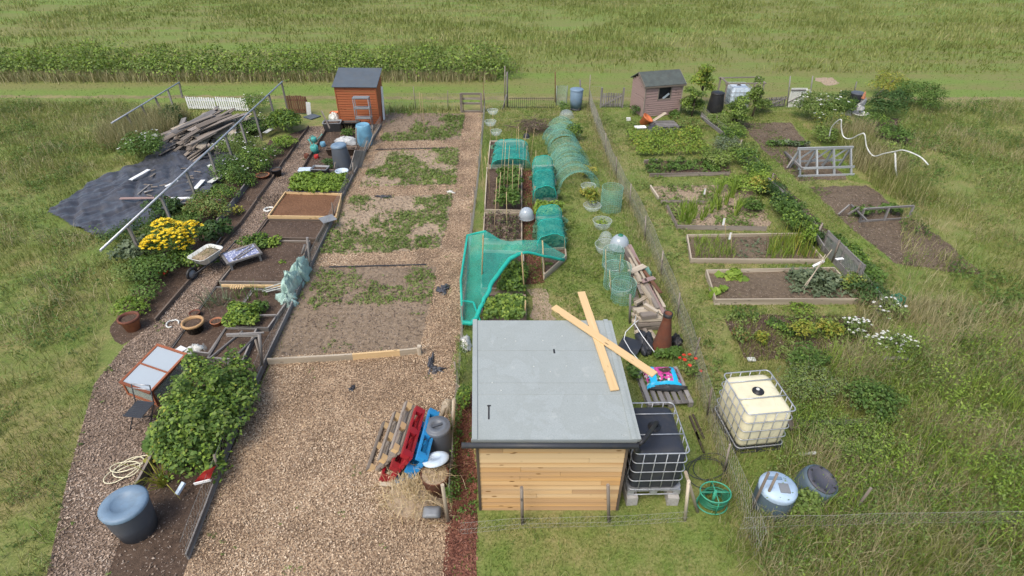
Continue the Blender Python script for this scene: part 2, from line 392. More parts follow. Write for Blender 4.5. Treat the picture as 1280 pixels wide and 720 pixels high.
def sheet(name, px, z, mat, kind='structure', label=None, cat=None, ragged=.0):
    w_ = polyw(px)
    if ragged:
        o = []
        for i in range(len(w_)):
            a, b = w_[i], w_[(i+1) % len(w_)]; n = max(1, int((b-a).length/.25))
            for k in range(n):
                p = a.lerp(b, k/n); o.append(V((p.x+random.uniform(-1, 1)*ragged, p.y+random.uniform(-1, 1)*ragged, 0)))
        w_ = o
    tri = tessellate_polygon([w_]); org = V((w_[0].x, w_[0].y, 0))
    v = np.array([[p.x, p.y, z] for p in w_])
    o = fastmesh(name, v, [list(t) for t in tri], mat, None, None, org)
    if o.data.polygons[0].normal.z < 0: o.data.flip_normals()
    return tag(o, label, cat, None, kind)
def leaves(pts, nrm, size, asp=.55, fold=.25):
    """diamond leaves at pts with normals nrm -> verts, quads"""
    n = len(pts); size = np.broadcast_to(size, (n,))[:, None]
    r = RNG.normal(size=(n, 3)); d = np.cross(nrm, r); d /= np.linalg.norm(d, axis=1)[:, None]+1e-9
    s_ = np.cross(nrm, d)
    a = pts - d*size*.5; b = pts + d*size*.5
    l = pts + s_*size*asp*.5 + nrm*size*fold*.5; r_ = pts - s_*size*asp*.5 + nrm*size*fold*.5
    v = np.stack([a, l, b, r_], 1).reshape(-1, 3); q = np.arange(4*n).reshape(n, 4)
    return v, q
def cloud(ells, n, size, up=.6, hollow=.55):
    """leaf points spread through lumpy ellipsoids (cx,cy,cz,rx,ry,rz)"""
    e = np.array(ells, float); wv = (e[:, 3]*e[:, 4]*e[:, 5])**.75; wv /= wv.sum()
    k = RNG.choice(len(e), n, p=wv); d = RNG.normal(size=(n, 3)); d /= np.linalg.norm(d, axis=1)[:, None]
    d[:, 2] = np.where(d[:, 2] < -.3, -d[:, 2], d[:, 2])
    az = np.arctan2(d[:, 1], d[:, 0])
    lump = .72 + .5*vn(az*1.6+k*7.3, d[:, 2]*2.2+k*3.1, 1.3, 3)
    rr = (hollow + (1-hollow)*RNG.random(n)**.6)*lump
    p = e[k, :3] + d*rr[:, None]*e[k, 3:6]
    nr = d*.6 + np.array([0, 0, up]) + RNG.normal(size=(n, 3))*.45; nr /= np.linalg.norm(nr, axis=1)[:, None]
    sz = size*RNG.uniform(.6, 1.3, n)
    tint = .45*RNG.random(n) + .55*vn(p[:, 0], p[:, 1], 3.1, 5)*1.0
    return p, nr, sz, tint
def foliage(name, ells, n, size, mat, parent=None, up=.6, hollow=.5, asp=.6, zmin=.01):
    p, nr, sz, ti = cloud(ells, n, size, up, hollow); p[:, 2] = np.maximum(p[:, 2], zmin+RNG.random(n)*.03)
    v, q = leaves(p, nr, sz, asp); v[:, 2] = np.maximum(v[:, 2], .006)
    return fastmesh(name, v, q, mat, ti, parent)
def blades(name, x, y, h, wd, mat, parent=None, lean=.5, z=0, tint=None, org=None):
    n = len(x); h = np.broadcast_to(h, (n,))*RNG.uniform(.55, 1.25, n); a = RNG.uniform(0, 2*np.pi, n); b = RNG.uniform(0, 2*np.pi, n)
    le = np.abs(RNG.normal(size=n))*lean
    dx, dy = np.cos(a)*le*h, np.sin(a)*le*h; wx, wy = np.cos(b)*wd/2, np.sin(b)*wd/2
    zz = np.broadcast_to(z, (n,))
    b0 = np.stack([x-wx, y-wy, zz], 1); b1 = np.stack([x+wx, y+wy, zz], 1)
    m0 = np.stack([x+dx*.4+wx*.7, y+dy*.4+wy*.7, zz+h*.6], 1); m1 = np.stack([x+dx*.4-wx*.7, y+dy*.4-wy*.7, zz+h*.6], 1)
    t = np.stack([x+dx, y+dy, zz+h*np.clip(1.05-.35*le, .3, 1)], 1); t2 = t + np.stack([wx*.15, wy*.15, 0*h], 1)
    v = np.stack([b0, b1, m0, m1, t, t2], 1).reshape(-1, 3); i = np.arange(n)[:, None]*6
    q = np.concatenate([i+np.array([[0, 1, 2, 3]]), i+np.array([[3, 2, 5, 4]])], 0)
    ti = RNG.random(n) if tint is None else tint
    return fastmesh(name, v, q, mat, np.concatenate([ti, ti]), parent, org)
def chips(name, px, dens, mat, z=.012, size=.045, keep=None, label=None):
    x, y = scatter(px, dens, keep); n = len(x)
    nr = RNG.normal(size=(n, 3))*.45 + np.array([0, 0, 1.]); nr /= np.linalg.norm(nr, axis=1)[:, None]
    p = np.stack([x, y, z + RNG.random(n)*.018], 1)
    v, q = leaves(p, nr, size*RNG.uniform(.5, 1.5, n), .5, .05)
    v[:, 2] = np.maximum(v[:, 2], z-.002)
    ti = .72*RNG.random(n) + .34*vn(x, y, .75, 70) + .22*vn(x, y, 2.6, 71) - .14
    return tag(fastmesh(name, v, q, mat, ti), None, None, None, 'stuff')
def bent(a, b, n=6, sag=0, wob=0):
    a, b = V(a), V(b); return [a.lerp(b, i/n) + V((random.uniform(-wob, wob), random.uniform(-wob, wob), random.uniform(-wob, wob)-sag*4*(i/n)*(1-i/n))) for i in range(n+1)]
# ================================================================ SETTING
UP = V((0, 0, 1)); RZ = .024
# ground: one sheet to the horizon, finely gridded near by
o = fastmesh('ground', [(-400, -60, 0), (400, -60, 0), (400, 700, 0), (-400, 700, 0)], [[0, 1, 2, 3]], M['grass'], None, None, V((0, 0, 0)))
tag(o, None, None, None, 'structure')
CHIP = [(474, 152), (430, 240), (345, 440), (262, 628), (215, 760), (555, 760), (566, 630), (577, 430), (590, 290), (604, 139), (582, 139), (579, 145), (560, 143), (480, 143)]
sheet('woodchip_path', CHIP, .004, M['chips'])
LPATH = [(388, 158), (340, 225), (296, 285), (231, 360), (195, 403), (160, 428), (118, 480), (84, 600), (50, 760), (120, 760), (175, 607), (205, 555), (180, 490), (214, 439), (272, 358), (322, 292), (368, 229), (412, 158)]
sheet('woodchip_side_path', LPATH, .004, M['chips_grey'])
BEDS = [(412, 158), (368, 229), (322, 292), (272, 358), (214, 439), (180, 490), (205, 555), (175, 607), (120, 760), (215, 760), (262, 628), (330, 470), (430, 240), (474, 152)]
sheet('bed_soil', BEDS, .003, M['soil'])
BORDER = [(300, 210), (338, 175), (386, 160), (340, 225), (296, 285), (231, 360), (195, 403), (165, 425), (150, 432), (136, 415), (150, 385), (172, 360), (190, 330), (255, 262)]
sheet('border_soil', BORDER, .003, M['soil'], ragged=.05)
CSOIL = dict(A=[(486, 141), (563, 142), (581, 143), (575, 175), (475, 177)], B=[(474, 189), (573, 186), (569, 231), (447, 234)],
             C=[(437, 246), (566, 244), (552, 310), (480, 316), (398, 318)], D=[(390, 333), (546, 334), (533, 400), (525, 436), (336, 446)])
for k, px in CSOIL.items():
    sheet('plot_soil', px, .009, M['bare_soil' if k in 'AD' else 'pale_soil'], ragged=.06)
for px, mt in (([(651, 213), (664, 213), (672, 300), (680, 354), (655, 356), (652, 300)], 'redchips'), ([(566, 500), (592, 490), (598, 760), (552, 760)], 'redchips')):
    sheet('bark_path', px, .006, M[mt], ragged=.03)
sheet('dirt_patch', [(662, 362), (686, 362), (694, 402), (662, 402)], .005, M['pale_soil'], ragged=.1)
# right hand plots
RSOIL = [([(926, 154), (988, 153), (1008, 178), (1022, 190), (1060, 224), (1000, 226), (955, 190)], 'bed_earth'),
         ([(1012, 234), (1085, 232), (1112, 252), (1180, 300), (1230, 345), (1120, 330), (1070, 290)], 'bed_earth'),
         ([(955, 215), (965, 215), (1080, 335), (1085, 350), (1070, 345)], 'soil'),
         ([(806, 201), (905, 201), (915, 216), (810, 217)], 'soil'), ([(815, 233), (940, 231), (965, 283), (845, 284)], 'pale_soil'),
         ([(905, 395), (1090, 395), (1118, 440), (930, 450)], 'soil'), ([(1075, 150), (1125, 148), (1140, 182), (1100, 176)], 'soil')]
for px, mt in RSOIL: sheet('plot_soil', px, .006, M[mt], ragged=.08)
sheet('field_track', [(-300, 119), (300, 119.5), (640, 121), (830, 122), (1400, 121), (1400, 124.5), (830, 126), (640, 125), (300, 123), (-300, 122.5)], .005, M['pale_soil'] if False else plain('worn_turf', (.24, .21, .085), .95, .45, 1.3), ragged=.12)
sheet('bare_ground', [(1018, 97), (1040, 97), (1050, 104), (1035, 107), (1020, 101)], .006, M['pale_soil'], ragged=.1)
# scattered chips, clods, grass
chips('wood_chip_litter', CHIP, 2200, M['chip'], .012, .034, lambda x, y: ~(inpoly(x, y, polyw(CSOIL['D'])) | inpoly(x, y, polyw(CSOIL['C'])) | inpoly(x, y, polyw(CSOIL['B'])) | inpoly(x, y, polyw(CSOIL['A']))) & (RNG.random(len(x)) < np.where(y > 13, .45, 1)*np.clip(2.1*vn(x, y, 1.4, 12)+.15, .15, 1)))
chips('old_chip_litter', LPATH, 1000, M['chip_grey'], .012, .042)
chips('bark_chip_litter', [(651, 213), (664, 213), (672, 300), (680, 354), (655, 356), (652, 300)], 900, M['redchip'], .012, .05)
chips('bark_litter', [(566, 500), (592, 490), (598, 700), (556, 700)], 700, M['redchip'], .012, .05)
M['clod'] = leafmat('clod', [(.06, .04, .028), (.12, .085, .06), (.19, .14, .10), (.34, .27, .21)], 0)
for k, px in CSOIL.items(): chips('clods', px, 170, M['clod'], .014, .05)
for px, mt in RSOIL: chips('clods', px, 190, M['clod'], .012, .05)
chips('clods', BEDS, 120, M['clod'], .01, .045)
ALLX = [polyw(p) for p in [CHIP, LPATH, BEDS, BORDER] + [r[0] for r in RSOIL]]
TARP = [(160, 292), (120, 300), (60, 270), (120, 225), (175, 207), (207, 180), (232, 172), (262, 172), (300, 196), (292, 212), (258, 250), (232, 262)]
ALLX.append(polyw(TARP))
SHEDF = [V((-.75, 6.2, 0)), V((2.0, 6.2, 0)), V((1.95, 8.9, 0)), V((-.8, 8.9, 0))]
def nograss(x, y):
    k = np.zeros(len(x), bool)
    for p in ALLX + [SHEDF]: k |= inpoly(x, y, p)
    return ~k
def lawn(name, px, dens, h, wd, mat='blade', patch=.9, o=0):
    def keep(x, y): return nograss(x, y) & (.6*vn(x, y, patch, o) + .4*vn(x, y, 3.3*patch, o+1) + .3*RNG.random(len(x)) > .52)
    x, y = scatter(px, dens, keep)
    t = np.clip(.15 + .5*vn(x, y, .7, 3) + .45*RNG.random(len(x)) - .1, 0, 1)
    return tag(blades(name, x, y, h, wd, L[mat], tint=t), None, None, None, 'stuff')
lawn('lawn_grass', [(600, 290), (1330, 290), (1500, 780), (560, 780)], 560, .06, .012)
lawn('lawn_grass', [(600, 130), (1330, 130), (1330, 290), (600, 290)], 210, .07, .02)
sheet('mown_field', [(-900, -20), (2200, -20), (1500, 128), (-250, 128)], .003, fieldmat())
lawn('field_grass', [(-400, 60), (1500, 60), (1350, 130), (-100, 130)], 14, .05, .05, 'weed')
lawn('rough_grass', [(-60, 130), (330, 130), (190, 380), (-200, 460)], 120, .16, .022, 'wild')
lawn('rough_grass', [(-200, 460), (60, 480), (-20, 600), (-20, 780), (-300, 780)], 200, .14, .016, 'wild')
# long grass along the fences and under the edges
def strip(name, px, wd_m, dens, h, bw, mat, lean=.45):
    w_ = polyw(px); X = []; Y = []
    for a, b in zip(w_, w_[1:]):
        n = int((b-a).length*wd_m*dens); t = RNG.random(n); u = RNG.normal(size=n)*wd_m/2
        nx, ny = -(b-a).y/(b-a).length, (b-a).x/(b-a).length
        X.append(a.x+(b.x-a.x)*t+nx*u); Y.append(a.y+(b.y-a.y)*t+ny*u)
    X = np.concatenate(X); Y = np.concatenate(Y)
    return tag(blades(name, X, Y, h, bw, L[mat], lean=lean), None, None, None, 'stuff')
strip('long_grass', [(735, 130), (752, 170), (770, 225), (800, 280), (826, 340), (850, 400), (870, 470), (895, 560), (925, 640), (945, 720)], .42, 520, .26, .011, 'drygrass')
strip('long_grass', [(606, 140), (600, 215), (590, 290), (578, 430), (572, 520), (562, 640)], .14, 260, .16, .012, 'wild')
strip('long_grass', [(486, 139), (575, 139)], .5, 220, .3, .03, 'wild')
strip('long_grass', [(610, 138), (735, 136)], .3, 200, .15, .025, 'wild')
strip('long_grass', [(474, 160), (430, 250), (345, 445), (262, 632), (240, 690)], .10, 170, .11, .012, 'wild')
# weeds growing over the plots
def weeds(name, px, dens, mat, size, h, spots=None, thr=.5, scl=1.1, o=0):
    """low rosettes of leaves, thick where the noise or the spots say so"""
    sp = [(P(a, b), r) for a, b, r in (spots or [])]
    def keep(x, y):
        d = vn(x, y, scl, o)*.65 + vn(x, y, scl*3.3, o+1)*.35
        for p, r in sp: d = d + .55*np.exp(-((x-p.x)**2+(y-p.y)**2)/(r*r)) 
        return d - .12*RNG.random(len(x)) > thr
    x, y = scatter(px, dens, keep); n = len(x); m = 6
    X = np.repeat(x, m); Y = np.repeat(y, m); a = RNG.uniform(0, 2*np.pi, n*m); r = size*RNG.uniform(.2, .9, n*m)
    z = np.abs(RNG.normal(size=n*m))*h*.5 + .02
    p = np.stack([X+r*np.cos(a), Y+r*np.sin(a), z], 1)
    nr = np.stack([np.cos(a)*.6, np.sin(a)*.6, np.ones(n*m)], 1) + RNG.normal(size=(n*m, 3))*.35; nr /= np.linalg.norm(nr, axis=1)[:, None]
    v, q = leaves(p, nr, size*RNG.uniform(.6, 1.3, n*m), .45); v[:, 2] = np.maximum(v[:, 2], .012)
    ti = np.repeat(.6*vn(x, y, 1.7, o+7) + .4*RNG.random(n), m)
    return tag(fastmesh(name, v, q, L[mat], ti), None, None, None, 'stuff')
weeds('weeds', CSOIL['A'], 120, 'weed', .085, .09, [(568, 152, .7), (565, 165, .8), (530, 170, .8), (500, 172, .6), (480, 172, .5)], .66, o=1)
weeds('weeds', CSOIL['B'], 130, 'weed', .085, .09, [(505, 203, .7), (515, 220, .9), (557, 200, .8), (550, 222, .8), (480, 215, .5), (560, 190, .6)], .72, o=2)
weeds('weeds', CSOIL['C'], 150, 'weed', .075, .08, [(550, 252, .8), (545, 270, .6), (485, 292, .9), (520, 270, .5), (430, 300, .8), (418, 312, .8), (535, 308, .6), (450, 250, .5), (500, 305, .5)], .70, 1.5, o=3)
weeds('weeds', [(390, 333), (546, 334), (538, 385), (430, 380), (365, 395)], 150, 'weed', .065, .07, [(470, 368, .8), (440, 345, .5), (530, 350, .5), (535, 372, .4), (400, 375, .6), (520, 342, .4)], .62, 1.6, o=4)
weeds('weeds', [(336, 446), (390, 333), (546, 334), (525, 436)], 60, 'weed', .05, .04, None, .70, 2.1, o=5)
weeds('lawn_weeds', [(742, 140), (800, 140), (870, 330), (905, 395), (930, 620), (860, 420), (800, 280)], 60, 'weed', .09, .07, None, .56, 1.2, o=6)
weeds('lawn_weeds', [(606, 280), (760, 280), (800, 400), (700, 400)], 60, 'blade', .07, .05, None, .55, 1.2, o=8)
weeds('bed_weeds', [(905, 395), (1090, 395), (1118, 440), (930, 450)], 90, 'weed', .10, .10, None, .44, 1.4, o=9)
weeds('bed_weeds', RSOIL[4][0], 80, 'weed', .10, .10, None, .52, 1.4, o=10)
weeds('bed_weeds', RSOIL[3][0], 80, 'leaf', .12, .12, None, .50, 1.4, o=11)
# rough growth, bottom right
def wild(name, px, dens, h, bw, mat='wild', lean=.4, thr=.35, o=0):
    x, y = scatter(px, dens, lambda x, y: vn(x, y, .9, o)+.3*RNG.random(len(x)) > thr)
    t = np.clip(.55*vn(x, y, .8, o+4)+.45*RNG.random(len(x)), 0, 1)
    return tag(blades(name, x, y, h*(.5+.8*vn(x, y, 1.1, o+2)), bw, L[mat], lean=lean, tint=t), None, None, None, 'stuff')
WILD = [(985, 470), (1000, 450), (1120, 430), (1330, 420), (1500, 780), (960, 780), (935, 640), (960, 590), (990, 560)]
wild('tall_weeds', WILD, 480, .36, .011, lean=.8, thr=.5, o=1); wild('tall_weeds', WILD, 330, .5, .009, 'drygrass', .6, .62, 2); weeds('leafy_weeds', WILD, 150, 'leaf', .055, .4, None, .55, 1.2, 15); weeds('leafy_weeds', WILD, 90, 'lime', .05, .5, None, .6, 1.5, 17)
weeds('leafy_weeds', WILD, 110, 'weed', .05, .6, None, .46, 1.6, 12)
wild('tall_weeds', [(1060, 370), (1130, 375), (1330, 400), (1330, 430), (1090, 440)], 330, .45, .013, 'drygrass', .4, .3, 3)
wild('tall_weeds', [(905, 395), (1090, 395), (1118, 450), (930, 470)], 120, .28, .014, 'wild', .5, .45, 4)
wild('tall_weeds', [(870, 540), (930, 620), (960, 700), (900, 720), (880, 620)], 160, .3, .012, 'wild', .5, .4, 5)
# hedge bank beyond the track
hx = []
for i in range(64):
    x = -260 + i*14.2; p = P(x, 101.5 if x > 160 else 100.5)
    hx.append((p.x, p.y+.9+random.uniform(-.3, .3), .2, .95, .9+random.uniform(0, .3), random.uniform(.8, 1.25)))
    hx.append((p.x+random.uniform(-.5, .5), p.y+2.0, .3, 1.0, 1.0, random.uniform(1.0, 1.6)))
hd = thing('hedge', 'long green bramble hedge bank along the far side of the mown track', 'hedge', P(300, 101))
foliage('foliage', hx, 24000, .15, L['weed'], hd); foliage('young_leaves', hx, 9000, .17, L['lime'], hd, hollow=.8)
xx = RNG.uniform(P(-260, 101).x, P(620, 101).x, 9000); yy = np.interp(xx, [P(-260, 101).x, P(620, 101).x], [P(0, 102).y, P(600, 100.5).y]) + RNG.normal(size=9000)*.35 + .2
blades('long_grass', xx, yy, .55, .035, L['drygrass'], hd, .35)
# meadow beyond (only seen outside the inner frame)
x, y = scatter([(-500, -20), (1800, -20), (1500, 92), (-350, 92)], 26, lambda x, y: .6*vn(x, y, .12, 9) + .4*vn(x, y, .6, 10) + .35*RNG.random(len(x)) > .58)
tag(blades('meadow_grass', x, y, .38*(.4+vn(x, y, .5, 3)), .06, L['wild'], lean=.7, tint=np.clip(.6*vn(x, y, .35, 4)+.4*RNG.random(len(x)), 0, 1)), None, None, None, 'stuff')

for k, q, th_ in (('A', 70, .62), ('B', 90, .52), ('C', 110, .50)): weeds('weeds', CSOIL[k], q, 'lime' if k == 'B' else 'weed', .05, .05, None, th_, 2.6, o=30)

# rough cover either side, and clover in the lawns
OUTL = [(-250, 128), (160, 128), (160, 200), (60, 262), (60, 290), (170, 300), (150, 385), (60, 480), (-250, 560)]
OUTR = [(1120, 128), (1500, 128), (1700, 420), (1330, 425), (1125, 400), (1125, 240)]
for px, oo in ((OUTL, 41), (OUTR, 47)):
    wild('tall_weeds', px, 110, .34, .016, 'wild', .7, .5, oo); wild('tall_weeds', px, 70, .42, .014, 'drygrass', .6, .66, oo+1); weeds('leafy_weeds', px, 40, 'leaf', .09, .35, None, .55, .8, oo+2); weeds('leafy_weeds', px, 30, 'weed', .08, .3, None, .5, .8, oo+3)
for px in ([(606, 140), (735, 136), (800, 290), (840, 400), (700, 400), (610, 280)], [(742, 136), (885, 160), (1070, 395), (905, 395), (900, 520), (860, 420), (800, 280)], [(900, 150), (960, 150), (1120, 330), (1120, 400)]):
    weeds('clover', px, 130, 'weed', .035, .03, None, .52, 2.0, 50); weeds('clover', px, 90, 'blade', .05, .06, None, .55, 1.3, 52)
    x, y = scatter(px, 330, lambda x, y: nograss(x, y) & (.6*vn(x, y, .8, 61)+.4*vn(x, y, 3., 62) + .3*RNG.random(len(x)) > .66)); tag(blades('dry_blades', x, y, .06, .014, L['drygrass'], lean=1.2), None, None, None, 'stuff')

weeds('path_weeds', CHIP, 40, 'weed', .04, .04, None, .72, 1.9, 81); weeds('path_weeds', LPATH, 40, 'weed', .05, .05, None, .70, 1.9, 83)
for px in ([(905, 160), (925, 153), (956, 190), (1000, 227), (1072, 292), (1125, 340), (1130, 400), (1090, 345), (1020, 272), (960, 222)], [(930, 142), (985, 140), (1000, 152), (1065, 215), (1120, 250), (1120, 262), (1086, 230), (1062, 226), (1024, 190), (1010, 177), (988, 151), (930, 152)]):
    sheet('grass_path', px, .004, M['path_grass'] if 'path_grass' in M else M.setdefault('path_grass', fieldmat()), ragged=.12); x, y = scatter(px, 380); tag(blades('path_blades', x, y, .05, .016, L['lawnblade'] if 'lawnblade' in L else L.setdefault('lawnblade', leafmat('mown_blade', [(.08, .14, .02), (.14, .22, .03), (.20, .28, .05)])), lean=.7), None, None, None, 'stuff')
for px in ([(700, 300), (742, 285), (775, 310), (745, 395), (700, 398)], [(735, 150), (752, 215), (790, 290), (768, 290), (742, 215), (722, 150)], [(608, 140), (690, 138), (690, 160), (650, 175), (606, 178)]):
    x, y = scatter(px, 300); tag(blades('lush_grass', x, y, .055, .015, L['lawnblade'], lean=.7), None, None, None, 'stuff')

x, y = scatter(WILD, 230, lambda x, y: .6*vn(x, y, 1.0, 91)+.4*vn(x, y, 3.1, 92)+.25*RNG.random(len(x)) > .58); tag(blades('tall_weeds', x, y, .5*(.5+.8*vn(x, y, 1.6, 93)), .016, L['lime'], lean=.5), None, None, None, 'stuff')
weeds('leafy_weeds', WILD, 120, 'lime', .06, .65, None, .57, 1.1, 95)
weeds('path_weeds', [(566, 500), (592, 490), (598, 690), (556, 690)], 60, 'leaf', .06, .1, None, .55, 2.2, 97)

BL = [(-250, 560), (60, 470), (130, 420), (118, 480), (84, 600), (50, 780), (-320, 780)]
wild('tall_weeds', BL, 260, .22, .013, 'wild', .7, .45, 101); wild('tall_weeds', BL, 120, .26, .011, 'drygrass', .7, .6, 102); weeds('leafy_weeds', BL, 90, 'weed', .06, .15, None, .52, 1.2, 103)
wild('tall_weeds', WILD, 230, .5, .010, 'drygrass', .5, .55, 104)
FR = [(600, 645), (930, 645), (960, 780), (590, 780)]
weeds('clover', FR, 150, 'weed', .035, .03, None, .52, 2.0, 105); wild('tall_weeds', FR, 160, .12, .010, 'wild', .7, .5, 106)
# ================================================================ BIG THINGS
def rrect(w, d, r, n=5):
    o = []
    for cx, cy, a0 in ((w/2-r, d/2-r, 0), (-w/2+r, d/2-r, 90), (-w/2+r, -d/2+r, 180), (w/2-r, -d/2+r, 270)):
        for k in range(n+1):
            a = math.radians(a0+90*k/n); o.append((cx+r*math.cos(a), cy+r*math.sin(a)))
    return o
def loft(mb, rings, cap=True):
    b = len(mb.v); n = len(rings[0])
    for r in rings: mb.v += [tuple(p) for p in r]
    for i in range(len(rings)-1):
        for k in range(n):
            k2 = (k+1) % n; mb.f.append((b+i*n+k, b+i*n+k2, b+(i+1)*n+k2, b+(i+1)*n+k)); mb.sm.append(True)
            mb.uv += [(k*.1, i*.1), (k*.1+.1, i*.1), (k*.1+.1, i*.1+.1), (k*.1, i*.1+.1)]
    if cap:
        for i, rev in ((0, 1), (len(rings)-1, 0)):
            ks = [b+i*n+k for k in range(n)]; mb.f.append(tuple(ks[::-1] if rev else ks)); mb.sm.append(False); mb.uv += [(0, 0)]*n
    return mb
# ---- foreground shed
RN = [PY(590, 553, 6.2), PY(797, 545, 6.2)]
z0 = (RN[0].z+RN[1].z)/2
def solve_roof():
    best = None
    for i in range(200):
        Y = 8.2 + i*.007; a, b = PY(591, 404, Y), PY(769, 397, Y); zz = (a.z+b.z)/2
        e = abs(math.hypot(Y-6.2, zz-z0) - 2.72)
        if best is None or e < best[0]: best = (e, Y, zz, a, b)
    return best
_, YF, z1, FA, FB = solve_roof()
NL = V((RN[0].x, 6.2, z0)); NR = V((RN[1].x, 6.2, z0)); FL = V((FA.x, YF, z1)); FR = V((FB.x, YF, z1))
RNORM = (NR-NL).cross(FL-NL).normalized()
def PR(x, y, off=0.0):
    d = ray(x, y); n = RNORM; q = NL + n*off; t = (q-V((0, 0, H))).dot(n)/d.dot(n); return V((0, 0, H)) + d*t
shed = thing('garden_shed', 'new pine clad shed with a pale grey felt mono pitch roof in the foreground', 'shed', ((NL+FR)/2).xy.to_3d())
def inset(f, s): return NL + (NR-NL)*s + (FL-NL)*f
rb = MB(); up = RNORM
th = .07
# felt deck with turned down edges, edge battens and lap seams
rb.frame((NL+FR)/2 - up*(th/2), (NR-NL).normalized(), (FL-NL).normalized(), up, (NR-NL).length, (FL-NL).length, th)
xr = (NR-NL).normalized(); yr = (FL-NL).normalized(); W = (NR-NL).length; D = (FL-NL).length
for s in (.045, W-.045): rb.frame(NL + xr*s + yr*(D/2) + up*.010, yr, -xr, up, D+.03, .085, .02)
for f in (.93, 1.16, 1.95): rb.frame(NL + xr*(W/2) + yr*f + up*.002, xr, yr, up, W-.2, .05 if f != 1.16 else .012, .006)
rb.frame(NL + xr*(W/2) - yr*.006 - up*.05, xr, yr, up, W+.02, .016, .12)
rb.build('roof', M['felt'], shed)
for k in range(9):
    m_ = MB(); m_.lathe([(0, .004), (.010, .003), (.010, 0)], 8, NL + xr*random.uniform(.2, W-.2) + yr*random.uniform(.2, D-.2) + up*.003, up); m_.build('nail_patch', M['offwhite'], shed)
wl = MB(); fy = 6.2+.13; fx0 = PY(597, 560, fy).x; fx1 = PY(784, 557, fy).x
nrow = 17; hh = (z0+.0)/nrow
for r in range(nrow):
    zc = hh*(r+.5); cuts = sorted([fx0, fx1] + [random.uniform(fx0+.3, fx1-.3) for _ in range(random.choice((0, 1, 1)))])
    for a, b in zip(cuts, cuts[1:]):
        if b-a < .02: continue
        wl.frame(V(((a+b)/2, fy, zc)), V((1, 0, 0)), V((0, 1, -.16)).normalized(), V((0, .16, 1)).normalized(), b-a-.004, .02, hh-.007)
wl.build('front_wall', M['cladding'], shed)
for nm, xx in (('side_wall', fx0+.012), ('side_wall', fx1-.012)):
    m_ = MB(); dpt = YF-.15-fy
    for r in range(15):
        zc = .075+.15*r; y1 = fy + dpt
        zt = z0 - .08 + (zc - z0)*0; ym = fy + max(0, (zc+.075-(z0-.06)))/((z1-z0)/(YF-6.2)) if zc+.075 > z0-.06 else fy
        if ym > y1-.1: continue
        m_.frame(V((xx - (0 if nm == '' else 0), (ym+.012+y1)/2, zc)), V((-RZ, 1, 0)).normalized(), V((-1, -RZ, 0)).normalized(), UP, y1-ym-.012, .02, .148)
    m_.build(nm, M['cladding'], shed)
m_ = MB(); m_.box(((fx0+fx1)/2-.08, YF-.14, z1/2-.06), (fx1-fx0-.05, .02, z1-.12)); m_.build('back_wall', M['cladding'], shed)
for xx in (fx0-.006, fx1+.006):
    m_ = MB(); m_.box((xx, fy-.004, z0/2-.03), (.045, .05, z0-.08)); m_.build('corner_trim', M['wood_dark'], shed)
gt = MB(); ga, gb = NL+V((-.16, -.075, -.055)), NR+V((.02, -.075, -.07))
g_ = []
for i in range(9):
    a = math.pi + math.pi*i/8; g_.append((math.cos(a)*.052, math.sin(a)*.052))
g_ += [(.046, .004), (.046, .0)] 
gt.surf([[ga+V((0, y, z)) for y, z in g_], [gb+V((0, y, z)) for y, z in g_]])
gt.tube([ga+V((0, .0, -.004)), gb+V((0, .0, -.004))], .047, 10)
gt.build('gutter', M['dark'], shed)
dp = MB(); e = gb+V((-.03, 0, -.02)); tgt = P(820, 533, 1.38)
dp.tube([e, e+V((.0, -.0, -.10)), e+V((.06, .02, -.13))], .04, 10); dp.tube([gb+V((.0, .02, .0)), gb+V((.07, .03, .07)), tgt+V((0, 0, .10)), tgt+V((0, 0, -.02))], .036, 10)
dp.build('downpipe', M['black'], shed)
tp = MB(); a, b = PR(611, 507, .004), PR(611, 524, .004); tp.beam(a, b, .025, .006, RNORM); tp.beam(PR(609, 507, .010), PR(613.5, 507, .010), .02, .006, RNORM)
tag(tp.build('tape_scrap', M['black']), 'short black strip of tape stuck on the grey shed roof near its lower left', 'tape')
tp = MB(); tp.beam(PR(692.3, 436.5, .004), PR(693, 441.5, .004), .03, .008, RNORM)
tag(tp.build('twig', M['black']), 'tiny dark twig lying in the middle of the grey shed roof', 'twig')
def roofplank(a, b, off, label):
    A, B = PR(*a, off), PR(*b, off); m_ = MB(); m_.beam(A, B, .155, .024, RNORM); tag(m_.build('plank', M['wood_new']), label, 'plank', 'new planks on the shed roof')
roofplank((726.5, 365), (768.5, 488), .034, 'new pine plank on the shed roof that lies underneath and points at the gutter')
roofplank((692, 383.5), (818.5, 468.5), .060, 'longer new pine plank lying across another on the shed roof and overhanging the compost sack')
